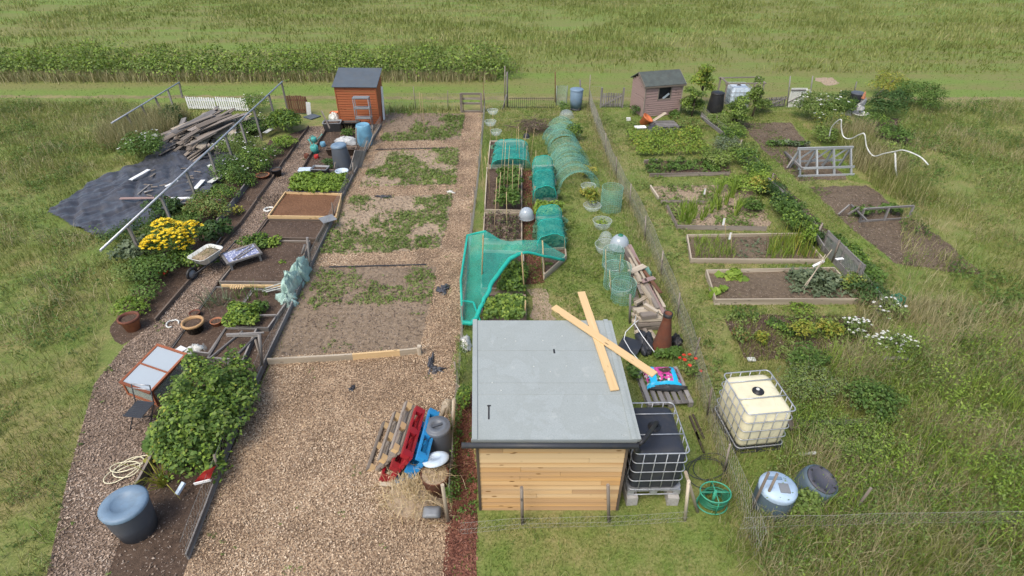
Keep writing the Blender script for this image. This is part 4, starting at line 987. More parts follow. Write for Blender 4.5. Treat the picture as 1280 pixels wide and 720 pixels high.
# wheelbarrow
def wheelbarrow(px, rz):
    t = thing('wheelbarrow', 'white wheelbarrow with dry clippings in its tray on the side path', 'wheelbarrow')
    m_ = MB(); R = []
    for z, w, d, r, y in ((.30, .34, .46, .08, .02), (.34, .40, .56, .10, .02), (.56, .60, .86, .14, .0), (.575, .64, .90, .15, 0), (.575, .59, .85, .13, 0), (.36, .36, .5, .09, .02)):
        R.append([V((a, b+y, z)) for a, b in rrect(w, d, r)])
    loft(m_, R); m_.build('tray', M['offwhite'], t)
    m_ = MB(); R = [[V((a, b, .50)) for a, b in rrect(.50, .74, .12)], [V((a, b, .55)) for a, b in rrect(.26, .42, .1)]]; loft(m_, R); m_.build('clippings', M['pale_soil'], t)
    x = RNG.normal(size=160)*.11; y = RNG.normal(size=160)*.18; blades('dry_stalks', x, y, .12, .012, L['drygrass'], t, 1.2, .52)
    m_ = MB(); m_.tube([(.03*math.cos(0), .62+.17*math.cos(a), .19+.17*math.sin(a)) for a in np.linspace(0, 2*math.pi, 21)[:-1]], .038, 8, closed=True); w_ = m_.build('wheel', M['black'], t)
    m_ = MB(); m_.tube([(.0+.0, .62, .19), (.001, .62, .19)], .01, 4); m_.lathe([(0, -.03), (.12, -.015), (.125, .015), (0, .03)], 18, (.03, .62, .19), (1, 0, 0)); m_.build('rim', M['grey'], w_)
    m_ = MB()
    for s in (-1, 1):
        m_.tube([(s*.05, .64, .2), (s*.18, .3, .30), (s*.25, -.45, .36), (s*.28, -.92, .52)], .016, 6); m_.tube([(s*.22, -.18, .32), (s*.25, -.26, .02), (s*.25, -.42, .02), (s*.24, -.5, .36)], .014, 6)
    m_.build('frame', M['dark'], t)
    t.location = P(*px); t.rotation_euler = (0, 0, rz); return t
wheelbarrow((264, 336), math.radians(160))
# slatted garden table lying low with cloth
t = thing('garden_table', 'low weathered table with a torn blue and white top', 'table'); m_ = MB()
for x in (-.42, .42):
    for y in (-.3, .3): 
        q = MB(); q.beam((x, y, 0), (x*.97, y*.97, .36), .06, .06); q.build('leg', M['wood_grey'], t)
for y in (-.33, .33): m_.beam((-.5, y, .38), (.5, y, .38), .07, .05)
for x in (-.47, .47): m_.beam((x, -.36, .385), (x, .36, .385), .07, .05)
m_.build('frame', M['wood_grey'], t)
mm, tt, bb = newmat('torn_cloth'); v_ = N(tt, 'ShaderNodeTexVoronoi'); v_.inputs['Scale'].default_value = 17; tt.links.new(objc(tt), v_.inputs['Vector']); tt.links.new(ramp(tt, v_.outputs['Distance'], [(.30, (.62, .63, .66)), (.45, (.20, .22, .34))]), bb.inputs['Base Color'])
m_ = MB(); m_.surf([[V((-.44+.88*j/8, -.30+.6*i/6, .40+.012*random.random())) for j in range(9)] for i in range(7)]); m_.build('cloth_top', mm, t)
m_ = MB()
for a, b in (((-.3, -.25), (.38, .2)), ((-.2, -.28), (.42, .05)), ((-.1, .2), (.4, .28))): m_.beam((*a, .43), (*b, .44), .03, .015)
m_.build('loose_slats', M['wood_old'], t)
t.location = P(306, 331); t.rotation_euler = (0, 0, math.radians(38))
# pots and small things along the side path
pot('striped terracotta pot with bare soil at the left edge', (167, 411), .23, .38, 'terracotta', 'rust')
pot('black glazed pot with a tan rim on dark soil beside the path', (246, 416), .24, .36, 'glaze', 'rim')
pot('small terracotta pot beside the green leafy plant', (273, 409), .14, .22, 'terracotta')
pot('brown plastic pot lying behind the glazed pot', (246, 398), .13, .2, 'rust')
pot('shallow terracotta dish on the border beside the side path', (329, 222), .25, .13, 'terracotta')
pot('black plastic pot standing on the edge of the side path', (347, 220), .2, .3, 'black')
pot('small grey bucket lying at the corner of the brown mulch bed', (362, 243), .14, .2, 'grey', soil=False, tilt=V((.5, -.6, .5)))
def ring(label, px, r, tr, mat, name='hoop', gap=0):
    p = P(*px, .03); m_ = MB(); m_.tube([p+V((r*math.cos(a), r*math.sin(a), random.uniform(0, .03))) for a in np.linspace(0, 2*math.pi-gap, 25)[:-1]], tr, 8, closed=not gap); return tag(m_.build(name, M[mat]), label, 'ring')
ring('white plastic ring lying on the side path near the mulch bed', (336, 262), .15, .035, 'offwhite')
ring('broken white ring lying on the side path near the glazed pot', (216, 405), .15, .02, 'offwhite', gap=1.0)
xx = RNG.normal(size=420)*.42; yy = RNG.normal(size=420)*.38; p = P(343, 251); m_ = tag(blades('clippings_pile', p.x+xx, p.y+yy, .12, .02, L['twig'], lean=1.6, z=.01, org=p), 'flat brown pile of dead clippings on the side path', 'pile')
# raised beds on the left strip
raised_bed('raised bed full of lettuce just below the white bucket', [(363, 245), (427, 245), (434, 220), (380, 218)], .2, 'wood_grey', group='timber edged raised beds')
raised_bed('raised bed filled with plain brown mulch', [(337, 276), (421, 277), (428, 248), (358, 246)], .2, 'wood_new', 'mulch')
raised_bed('raised bed of bare dark soil below the brown mulch bed', [(320, 302), (396, 303), (410, 280), (336, 279)], .16, 'wood_edge')
raised_bed('raised bed of dark soil beside the torn table', [(277, 358), (368, 359), (388, 307), (318, 306)], .18, 'wood_old')
raised_bed('long dark bed with onions below the bamboo edging', [(215, 440), (262, 445), (318, 362), (271, 362)], .1, 'wood_grey')
raised_bed('narrow bed with trailing plants beside the bundle of green netting', [(285, 412), (336, 414), (372, 364), (322, 362)], .12, 'wood_grey')
raised_bed('small bare bed beside the rail gate', [(262, 452), (305, 455), (322, 416), (284, 415)], .14, 'wood_grey')
for i in range(9):
    a, b = (277+i*11, 356.5), (277+(i+1)*11, 356.5)
p = pk('row of split bamboo edging along the front of the dark soil bed', (277, 357), (365, 358), .16, .05, .07, 'wood_new', name='edging', cat='edging')
# lettuces
lt = None
for r in range(4):
    for c in range(11):
        x = 368+c*5.6+r*1.5+random.uniform(-1, 1); y = 240-r*5.2+random.uniform(-.8, .8); p = P(x, y, .16)
        if lt is None: lt = plant('lettuce', 'bright green lettuce in the raised bed below the white bucket', 'lettuce', None, .24, .26, 70, .13, 'lime', 'lettuces in the raised bed', lumps=3, stems=0, world=p)
        else: dup(lt, p, random.uniform(0, 6.28), scale=random.uniform(.8, 1.25))
plant('potato_plant', 'leafy bright green potato plant behind the torn table', 'plant', (322, 312), .55, .5, 700, .10, 'leaf', mat2='lime', ry=.4)
plant('potato_plant', 'smaller pale green potato plant right of the leafy one', 'plant', (341, 310), .4, .35, 350, .09, 'lime', ry=.3)
plant('seedling', 'pale wispy seedling in the dark soil bed', 'plant', (355, 333), .14, .25, 60, .07, 'lime', lumps=2)
plant('salad_plant', 'bright green leafy clump beside the small terracotta pot', 'plant', (305, 405), .5, .6, 900, .11, 'lime', mat2='leaf')
plant('salad_plant', 'thin green plant on the right of the leafy clump', 'plant', (328, 392), .3, .4, 200, .09, 'leaf')
plant('seedling', 'small yellow green plant in the bare bed', 'plant', (304, 437), .12, .15, 40, .07, 'lime', lumps=2)
for i, (x, y) in enumerate([(262, 388), (270, 380), (278, 385), (266, 378), (258, 383), (284, 378)]):
    grassclump('onion', 'drooping grey green onion tops in the long dark bed', 'onion', (x, y), .05, .5, 14, 'grey', .02, 'onions in the long dark bed', 1.0)
for i, (x, y) in enumerate([(300, 376), (312, 380), (322, 375), (333, 372), (295, 384), (318, 368)]):
    grassclump('leek', 'thin leek growing beside the net bundle', 'leek', (x, y), .05, .45, 12, 'leaf', .02, 'leeks beside the net bundle', .5)
# poles across the beds
for a, b, z in [((318, 362), (372, 363), .2), ((300, 395), (345, 394), .2), ((283, 418), (330, 416), .25), ((262, 448), (303, 414), .15), ((282, 458), (322, 418), .15)]:
    pk('thin grey pole lying along the edge of the narrow left beds', a, b, z, .04, .04, 'wood_grey', 'poles lying on the left beds', name='pole', cat='pole')
for a, b in [((330, 361), (363, 350)), ((328, 364), (364, 354)), ((332, 365), (365, 357))]:
    pk('white rod lying across the end of the bed beside the net bundle', a, b, .24, .02, .02, 'offwhite', 'white rods on the bed', name='rod', cat='rod')
m_ = MB()
for i in range(6): m_.beam(P(288+i*3, 361, .26), P(290+i*3, 356, .26), .03, .015)
m_.beam(P(287, 359, .275), P(306, 358.5, .275), .025, .012); tag(m_.build('small_trellis', M['wood_new']), 'small wooden trellis lying on the bamboo edging', 'trellis')
for b, tpx, lab in [((388, 333), (384, 297), 'grey fence post beside the bundle of green netting'), ((376, 322), (381, 306), 'short grey post left of the netting bundle'), ((328, 462), (324, 417), 'grey post at the near end of the rail above the big bush')]:
    post(lab, b, tpx, .04, 'wood_grey')
plank('weathered grey rail fixed to the post above the big green bush', P(284, 419, .4), PT(P(328, 462), 325, 419), .05, .06, M['wood_grey'], name='rail', cat='rail')
# bundle of green netting, built as crumpled folds
def crumple(name, label, cat, px, h, mat, base=None, k=1.0, rx=.5, ry=.5, nl=18, seed=0, parent=None, lob=.28):
    p = base or P(*px); m_ = MB(); g = []
    for i in range(nl//2+1):
        row = []; ph = math.pi*.5*i/(nl//2)
        for j in range(nl*2+1):
            a = 2*math.pi*j/(nl*2); f = 1+lob*(vn([math.cos(a)*1.9+seed], [math.sin(a)*1.9+ph*1.6], 1.6, seed)[0]-.5)*2 + lob*.6*(vn([math.cos(a)*4+seed], [math.sin(a)*4+ph*3], 1.7, seed+3)[0]-.5)*2
            row.append(p+V((rx*f*math.cos(ph)*math.cos(a), ry*f*math.cos(ph)*math.sin(a), h*(f*.6+.4)*math.sin(ph)+.005)))
        g.append(row)
    m_.surf(g, True); o = m_.build(name, M[mat], parent)
    return tag(o, label, cat) if not parent else o
# ---- seedling net bundle: two hanging lobes over the post
tn = thing('net_bundle', 'crumpled pale green netting bundle slumped over a fence corner', 'netting', P(368, 372))
crumple('netting', None, None, (366, 366), .62, 'net_pale', rx=.24, ry=.50, seed=1, parent=tn, lob=.38)
crumple('netting', None, None, (378, 350), .60, 'net_pale', rx=.22, ry=.55, seed=2, parent=tn, lob=.38)
crumple('netting', None, None, (360, 379), .30, 'net_pale', rx=.30, ry=.22, seed=4, parent=tn, lob=.4)
# ---- cold frame
t = thing('cold_frame', 'red cedar cold frame with two clear panes in its sloping lid', 'cold frame')
w, d, hb, hf = .86, .98, .62, .40
lid = MB(); m_ = MB()
for x in (-w/2, w/2):
    for y, hh in ((-d/2, hf), (d/2, hb)): m_.beam((x, y, 0), (x, y, hh), .05, .05)
for y, hh in ((-d/2, hf), (d/2, hb)):
    m_.beam((-w/2, y, hh-.03), (w/2, y, hh-.03), .04, .05); m_.beam((-w/2, y, .05), (w/2, y, .05), .04, .06)
for x in (-w/2, w/2): m_.beam((x, -d/2, .05), (x, d/2, .05), .04, .06)
m_.build('frame', M['frame_red'], t)
m_ = MB()
m_.box((0, -d/2, hf/2), (w-.06, .008, hf-.08)); m_.build('front_pane', M['glass_side'], t); m_ = MB(); m_.box((0, d/2, hb/2), (w-.06, .008, hb-.08)); m_.build('back_pane', M['glass_side'], t)
for x in (-w/2, w/2):
    m_ = MB(); m_.surf([[V((x, -d/2, .06)), V((x, d/2, .06))], [V((x, -d/2, hf-.04)), V((x, d/2, hb-.04))]], False); m_.build('side_pane', M['glass_side'], t)
nn = V((0, -(hb-hf), d)).normalized(); A, B = V((0, -d/2-.04, hf+.02)), V((0, d/2+.03, hb+.03))
for x in (-w/2, w/2): lid.beam(A+V((x, 0, 0)), B+V((x, 0, 0)), .055, .04, nn)
for f in (0.0, .5, 1.0): q = A.lerp(B, f); lid.beam(q+V((-w/2-.027, 0, .003)), q+V((w/2+.027, 0, .003)), .055 if f != .5 else .035, .045, nn)
lo_ = lid.build('lid', M['frame_red'], t)
m_ = MB(); ay = (B-A).normalized(); m_.frame(A.lerp(B, .5)-nn*.002, V((1, 0, 0)), ay, nn, w-.04, (B-A).length-.04, .008); m_.build('pane', M['glass_top'], lo_)
t.location = P(203, 482); t.rotation_euler = (0, 0, math.radians(-22))
pot('green plastic pot half hidden behind the cold frame', (179, 480), .2, .28, 'green_plastic', soil=False)
pk('white board leaning on the far side of the cold frame', (218, 442), (230, 434), .35, .22, .02, 'white', name='board', cat='board')
pk('pale board tucked behind the left side of the cold frame', (181, 466), (192, 455), .3, .12, .02, 'offwhite', name='board', cat='board')
crumple('fabric_scrap', 'crumpled white cloth beside the cold frame on dark soil', 'cloth', (244, 439), .16, 'offwhite', rx=.22, ry=.18, seed=6)
m_ = MB(); p = P(258, 440); m_.lathe([(0, 0), (.04, 0), (.045, .02), (.045, .17), (.02, .22), (.02, .26), (0, .26)], 14, p); tag(m_.build('bottle', M['glass']), 'clear plastic bottle standing in dark soil beside the cold frame', 'bottle')
# ---- big bush
c_ = P(262, 548)
t = thing('raspberry_bush', 'big bright green leafy bush at the bottom left beside the woodchip path', 'bush', c_)
E = []
for (x, y, r, h) in [(270, 520, .62, .85), (290, 505, .55, .8), (300, 525, .5, .7), (255, 545, .65, .9), (238, 558, .55, .8), (275, 555, .6, .75), (250, 578, .5, .6), (222, 575, .4, .45), (268, 498, .45, .9), (285, 538, .5, .75), (240, 520, .4, .7), (312, 482, .25, .75), (226, 535, .22, .8), (318, 505, .22, .6), (258, 492, .25, 1.0), (246, 530, .25, 1.15), (286, 515, .25, 1.1), (205, 570, .22, .4), (228, 592, .22, .5), (290, 560, .22, .85), (262, 565, .22, 1.0), (300, 480, .22, .85), (275, 600, .25, .4), (215, 553, .33, .55), (235, 590, .4, .4), (300, 495, .4, .6), (270, 585, .35, .4)]:
    p = P(x, y); E.append((p.x, p.y, h*.6, r, r, h*.62))
foliage('foliage', E, 6500, .09, L['leaf'], t, .7, .35); foliage('young_leaves', E, 2000, .085, L['lime'], t, .8, .8); foliage('old_leaves', E, 900, .13, L['weed'], t, .6, .7); foliage('yellow_leaves', E, 160, .09, L['yellowing'], t, .6, .8)
m_ = MB()
for i in range(24):
    e = random.choice(E); b = c_+V((random.uniform(-.5, .5), random.uniform(-.6, .6), 0)); m_.tube([b, V(e[:3])+V((0, 0, .1))], [.012, .005], 5)
m_.build('stems', M['stem'], t)
plant('squash_plant', 'broad leaved plant at the left foot of the big bush', 'plant', (206, 560), .4, .4, 90, .24, 'leaf', lumps=3, asp=.85)
plant('seedling', 'yellowing plant with a white flower below the broad leaves', 'plant', (200, 573), .3, .2, 90, .09, 'yellowing', flower='whitep', fl_n=2, fl_size=.1)
grassclump('leaf_clump', 'yellow strappy leaves in the soil below the big bush', 'plant', (205, 605), .1, .6, 40, 'yellowing', .025, lean=.9)
# chair, hose, bin, bag
t = thing('garden_chair', 'small black metal folding chair on the side path', 'chair'); m_ = MB()
for i in range(9): m_.beam((-.2, -.2+i*.05, .42), (.2, -.2+i*.05, .42), .045, .012)
m_.build('seat', M['dark'], t)
for x in (-.21, .21):
    m_ = MB(); m_.tube([(x, -.22, 0), (x, .18, .44), (x, .28, .85)], .012, 6); m_.tube([(x, .24, 0), (x, -.2, .43)], .012, 6); m_.build('leg', M['dark'], t)
m_ = MB(); m_.tube([(-.21, .28, .85), (.21, .28, .85)], .013, 6); m_.tube([(-.21, .26, .75), (.21, .26, .75)], .01, 6); m_.build('backrest', M['steel'], t)
t.location = P(183, 529); t.rotation_euler = (0, 0, math.radians(-8))
def coil(label, px, r, n, tr, mat, name='hose', z=.03, ecc=.8, jit=.05, turns=2.5):
    p = P(*px); m_ = MB(); pts = []
    for i in range(int(turns*20)):
        a = 2*math.pi*i/20; rr = r*(1+.25*math.sin(i*.13+1)); pts.append(p+V((rr*math.cos(a)+jit*math.sin(i*.31), rr*ecc*math.sin(a)+jit*math.cos(i*.23), z+.012*(i/20)+.03*abs(math.sin(i*.4)))))
    m_.tube(pts, tr, 6); return tag(m_.build(name, M[mat]), label, 'hose')
coil('cream garden hose coiled on wood chips at the left edge', (160, 588), .24, 2, .011, 'cream', turns=3.5, jit=.14)
pot2 = thing('water_butt', 'dark blue grey bin at the bottom left corner', 'bin', P(176, 680)); m_ = MB(); p = P(174, 661)
m_.lathe([(0, 0), (.30, 0), (.34, .35), (.36, .62), (.36, .70), (.34, .72)], 28, p); m_.build('body', M['greybin'], pot2)
m_ = MB(); m_.lathe([(.375, .68), (.38, .73), (.35, .755), (.2, .765), (.19, .745), (0, .745)], 28, p); m_.build('lid', M['blue_bin'], pot2)
m_ = MB(); g = [[P(243+10*j/2.*(1.3), 606-j*5-i*9, .25+.10*i+.03*((i+j) % 2)) for j in range(3)] for i in range(4)]
g = [[PY(x, y, P(258, 612).y+.05*math.sin(x)) for x, y in row] for row in [[(243, 603), (252, 601), (263, 598)], [(248, 596), (256, 592), (266, 590)], [(255, 589), (262, 586), (270, 582)]]]
m_.surf(g); tag(m_.build('feed_bag', M['red']), 'torn red bag with a white edge hanging on the wire fence beside the big bush', 'bag')
m_ = MB(); m_.beam(g[0][0]+V((-.0, -.02, -.02)), g[0][2]+V((0, -.02, -.02)), .02, .05); o_ = m_.build('white_edge', M['white'])
o_.parent = bpy.data.objects['feed_bag']; o_.location = o_.location - bpy.data.objects['feed_bag'].location
m_ = MB(); m_.beam(P(221, 618, .15), P(230, 603, .25), .07, .05); tag(m_.build('seed_packet', M['bluewhite']), 'white and blue packet on a stick in the soil below the big bush', 'packet')
# ---- clutter round the orange shed
def rack(px, w, d, h, n):
    t = thing('shelf_rack', 'grey plastic shelf rack leaning on the orange shed wall', 'shelf')
    for x in (-w/2, w/2):
        for y in (-d/2, d/2): m_ = MB(); m_.tube([(x, y, 0), (x, y, h)], .022, 6); m_.build('leg', M['grey'], t)
    for i in range(n): m_ = MB(); m_.box((0, 0, .12+(h-.14)*i/(n-1)), (w+.05, d+.05, .045)); m_.build('shelf', M['grey'], t)
    t.location = P(*px); return t
rack((457, 162), .68, .3, 1.5, 4)
def barrel(label, px, r, h, mat, ribs=True, lidm=None, name='barrel', z=0, handle=False):
    p = P(*px, z); t = thing(name, label, name.split('_')[-1], p); m_ = MB(); pr = [(0, 0), (r*.86, 0)]
    for i in range(13):
        f = i/12; q = r*(.88+.14*math.sin(math.pi*f)); pr.append((q*(1.04 if ribs and i % 4 == 2 else 1), .02+(h-.04)*f))
    pr += [(r*.8, h), (r*.74, h-.03), (0, h-.03)]; m_.lathe(pr, 26, p); m_.build('body', M[mat], t)
    if lidm: m_ = MB(); m_.lathe([(r*.93, h-.03), (r*.95, h+.02), (r*.7, h+.05), (r*.3, h+.05), (r*.28, h+.03), (0, h+.03)], 26, p); m_.build('lid', M[lidm], t)
    return t
barrel('bright blue ribbed barrel standing beside the orange shed', (457, 181), .33, .92, 'blue_barrel')
m_ = thing('compost_bin', 'tall dark grey compost bin with a lid leaning near the wire fence', 'compost bin', P(429, 211)); p = P(430, 211)
q = MB(); q.lathe([(0, 0), (.40, 0), (.40, .06), (.36, .3), (.33, .62), (.29, .9), (.27, .95)], 26, p, V((-.06, 0, 1))); q.build('body', M['greybin'], m_)
q = MB(); q.lathe([(.30, .93), (.31, .98), (.26, 1.03), (.12, 1.05), (.10, 1.03), (0, 1.03)], 26, p, V((-.06, 0, 1))); q.build('lid', M['blue_bin'], m_)
A = P(444, 212); m_ = MB(); m_.beam(A, A+V((.28, .18, .72)), .62, .03, V((1, -.6, .0))); tag(m_.build('board', M['wood_grey']), 'square grey board leaning against the dark compost bin', 'board')
def tub(label, px, r, h, mat, name='bucket'):
    p = P(*px); t = thing(name, label, name, p); m_ = MB(); m_.lathe([(0, 0), (r*.78, 0), (r, h-.03), (r*1.06, h-.03), (r*1.06, h), (r*.94, h), (r*.74, .03), (0, .03)], 22, p); m_.build('body', M[mat], t); 
    m_ = MB(); m_.tube([p+V((r*1.05*math.cos(a), .02, h-.02-.6*r*math.sin(a)*.3)) for a in np.linspace(0, math.pi, 9)], .006, 5); m_.build('handle', M['steel'], t); return t
tub('pale bluish white bucket below the dark compost bin', (429, 224), .24, .36, 'bluewhite')
def box_trough(label, px, w, d, h, mat, rz=0, soil=True, name='planter', z=0):
    t = thing(name, label, name, (0, 0, 0)); m_ = MB(); R = [[V((a*s, b*s, zz)) for a, b in rrect(w, d, .04)] for zz, s in ((0, .88), (h-.03, 1), (h-.03, 1.05), (h, 1.05), (h, .95), (h-.08, .93))]; loft(m_, R); m_.build('body', M[mat], t)
    if soil: m_ = MB(); loft(m_, [[V((a*.93, b*.93, h-.07)) for a, b in rrect(w, d, .04)], [V((a*.5, b*.5, h-.04)) for a, b in rrect(w, d, .04)]]); m_.build('soil', M['soil'], t)
    t.location = P(*px, z); t.rotation_euler = (0, 0, rz); return t
box_trough('long black planter against the front of the orange shed', (440, 161), .85, .32, .34, 'black')
box_trough('grey trough on legs left of the black planter', (417, 163), .8, .5, .42, 'grey', .1)
box_trough('light grey trough of soil beside the white stool', (402, 220), .62, .42, .36, 'grey', -.1)
box_trough('brown wooden trough of soil behind the dark compost bin', (428, 193), 1.25, .36, .3, 'wood_edge', .05)
box_trough('orange crate behind the grey trough beside the orange shed', (419, 147), .38, .3, .28, 'orange', soil=False, name='crate')
crumple('plastic_sack', 'crumpled white plastic sack on the ground left of the blue barrel', 'sack', (433, 179), .28, 'bag_white', rx=.5, ry=.28, seed=8)
crumple('plastic_bag', 'white bag bulging beside the left corner of the orange shed', 'bag', (419, 152), .4, 'offwhite', rx=.25, ry=.25, seed=9)
t = thing('stool', 'low white plastic step stool on the side path', 'stool'); m_ = MB(); R = [[V((a*s, b*s, z)) for a, b in rrect(.5, .34, .06)] for z, s in ((.27, 1.0), (.31, 1), (.33, .95))]; loft(m_, R); m_.build('seat', M['bluewhite'], t)
for x in (-.2, .2):
    for y in (-.12, .12): m_ = MB(); m_.beam((x*1.1, y*1.1, 0), (x, y, .28), .07, .05); m_.build('leg', M['bluewhite'], t)
t.location = P(383, 221); t.rotation_euler = (0, 0, .1)
def can(label, px, mat, rz=0, s=1.0):
    t = thing('watering_can', label, 'watering can'); m_ = MB(); m_.lathe([(0, 0), (.13, 0), (.14, .24), (.09, .28), (.075, .26), (0, .26)], 18); m_.build('body', M[mat], t)
    m_ = MB(); m_.tube([(.11, 0, .06), (.3, 0, .24), (.4, 0, .33)], [.03, .018, .015], 8); m_.lathe([(.015, 0), (.05, .05), (0, .055)], 12, (.39, 0, .32), (1, 0, .8)); m_.build('spout', M[mat], t)
    m_ = MB(); m_.tube([(.06, 0, .27), (-.02, 0, .36), (-.17, 0, .30), (-.19, 0, .15), (-.13, 0, .07)], .014, 6); m_.build('handle', M[mat], t)
    t.location = P(*px); t.rotation_euler = (0, 0, rz); t.scale = (s,)*3; return t
can('turquoise watering can on the side path left of the white sack', (394, 191), 'turq', 2.2, 1.2)
can('pale green watering can further back on the side path', (393, 178), 'turq', .4, .9)
barrel('small red pot on the side path beside the turquoise watering can', (384, 198), .11, .2, 'rust', False, name='red_pot')
barrel('small red tub left of the wooden trough', (396, 198), .10, .16, 'red', False, name='red_tub')
barrel('blue jerry can lying near the wooden trough', (404, 183), .12, .2, 'blue_barrel', False, name='blue_can')
for lab, a, b, z, w, m in [('grey plank lying below the white sack', (412, 190), (440, 189), .1, .14, 'wood_grey'), ('pink wooden pallet board beside the trough', (398, 214), (425, 213), .1, .16, 'wood_pink'), ('bleached driftwood branch at the left corner of the orange shed', (402, 139), (412, 160), .5, .06, 'wood_old'), ('paving slab beside the brown gate', (384, 148), (396, 144), .03, .6, 'felt_dark')]:
    pk(lab, a, b, z, w, .05, m)
for a, tp_ in [((446, 186), (445, 160)), ((459, 190), (467, 168)), ((452, 197), (459, 176)), ((417, 217), (419, 203))]: post('short grey stake leaning beside the blue barrel', a, tp_, .03, 'wood_old', 'stakes beside the blue barrel')
grassclump('dry_grass', 'dead ornamental grass in the black planter', 'grass', None, .12, .4, 60, 'drygrass', .02, world=P(436, 160, .3))
plant('shrub', 'small green plant in front of the black planter', 'shrub', (435, 171), .4, .35, 350, .09, 'leaf')
plant('shrub', 'small dark green plant behind the white stool', 'shrub', (415, 210), .4, .4, 350, .09, 'dark')
m_ = MB(); A = P(479, 150); m_.beam(A+V((.05, 0, 0)), A+V((.02, .5, 1.45)), .35, .03, V((1, 0, 0))); tag(m_.build('board', M['white']), 'white board leaning on the right side of the orange shed', 'board')
pk('grey flat sheet with holes lying over the wire fence', (401, 276), (418, 271), .35, .45, .015, 'grey', name='vent_sheet', cat='sheet')

for (x, y, r, h, n, k, lab, kw) in [(238, 287, .7, .6, 900, 'leaf', 'green weeds behind the yellow flowers beside the black sheet', {}), (258, 258, .6, .6, 800, 'weed', 'straggly weeds at the near corner of the black sheet', {}), (281, 252, .7, .6, 1000, 'leaf', 'green leafy growth on the border between the pink hydrangea and the dish', {'mat2': 'lime'}),
    (284, 216, .8, .7, 1100, 'leaf', 'tangle of leaves at the foot of the long rail below the plank heap', {}), (310, 186, .7, .6, 800, 'weed', 'weedy tangle under the long rail right of the plank heap', {'flower': 'whitep', 'fl_n': 12}), (343, 194, .5, .45, 500, 'leaf', 'green clump beside the edging of the side path', {}), (305, 232, .6, .5, 700, 'leaf', 'leafy bush with drooping stems in the soil border', {'mat2': 'lime'}),
    (200, 300, .7, .55, 900, 'leaf', 'green weeds left of the yellow flowers below the long rail', {}), (166, 300, .8, .6, 900, 'dark', 'dark weeds at the left edge below the black sheet', {}), (185, 372, .6, .45, 600, 'leaf', 'green plant in the border above the striped pot', {}), (170, 350, .7, .6, 900, 'weed', 'weeds at the left edge level with the wheelbarrow', {}), (333, 160, .7, .55, 700, 'weed', 'weeds between the brown gate and the black barrel', {'flower': 'whitep', 'fl_n': 12}), (300, 205, .5, .9, 500, 'weed', 'tall thin weeds standing beside a post of the long rail', {'up': .1, 'asp': .3})]:
    plant('border_plant', lab, 'plant', (x, y), r, h, n, .075, k, 'plants of the left border', 6, **kw)
for x, y, lab in [(262, 228, 'small white board half under weeds at the edge of the black sheet'), (288, 200, 'pale grey sack among the weeds below the plank heap'), (331, 166, 'silvery sheet on the soil between two rail posts')]:
    pk(lab, (x, y), (x+10, y-6), .25, .22, .02, 'offwhite', name='board' if 'board' in lab else 'sheet', cat='board' if 'board' in lab else 'sheet')

for i in range(26):
    x = random.uniform(150, 285); y = random.uniform(205, 255)
    if not inpoly(np.array([P(x, y).x]), np.array([P(x, y).y]), polyw(TARP))[0]: continue
    ln = random.uniform(3, 11); pk('small pale offcut scattered on the crumpled black sheet', (x, y), (x+ln, y-ln*random.uniform(-.2, .8)), .2, random.uniform(.04, .1), .02, random.choice(['wood_grey', 'offwhite', 'wood_old', 'wood_old']), 'offcuts scattered on the black sheet', name='offcut', cat='offcut')
# ================================================================ CENTRE PLOTS
# edging by the woodchip
w_ = [(335, 452), (441, 446), (500, 441), (526, 438)]
for i, (a, b) in enumerate(zip(w_, w_[1:])):
    pk(['long bleached board edging the bare soil by the woodchip, nearest the fence', 'new pale board edging the bare soil, between two other boards', 'short pale board at the right end of the soil edging'][i], a, b, .09, .05, .18, ['wood_bed', 'wood_new', 'wood_bed'][i], name='edging_board', cat='board')
m_ = MB(); m_.beam(P(525, 443), P(525, 443)+UP*.26, .09, .12); tag(m_.build('peg', M['wood_bed']), 'thick wooden peg at the right end of the soil edging boards', 'peg')
for lab, a, b in [('thin grey board across the plot above its weedy middle bed', (411, 334), (533, 331)), ('strip of black fabric showing along the upper woodchip strip', (470, 187), (560, 185))]:
    pk(lab, a, b, .02, .03, .05, 'dark', name='edging_strip', cat='edging')
def scrap(label, px, r, ln, seed=0, mat='membrane', h=.07):
    return crumple('fabric_scrap', label, 'fabric scrap', px, h, mat, rx=r, ry=ln, seed=seed, lob=.7)
scrap('scrap of black fabric poking out of the woodchip beside the weedy plot', (554, 363), .18, .22, 1); scrap('bent scrap of black fabric lying on the woodchip path near the shed', (539, 455), .07, .28, 2); scrap('small scrap of black fabric below the bent one on the woodchip', (546, 463), .16, .08, 3)
scrap('black fabric showing in the upper woodchip cross path', (481, 247), .28, .08, 4); scrap('white rag on the corner of the woodchip cross path', (563, 241), .12, .1, 5, 'offwhite'); scrap('tiny black scrap in the middle of the woodchip yard', (440, 487), .06, .09, 6)
# canes in the back plot
G_ = 'canes standing in the back plot'
cane((527, 151), (524, 115), 'tall pale cane at the back of the bare soil plots', .014); cane((531, 168), (527, 117), 'tall pale cane standing in the middle of the weedy back plot', .014)
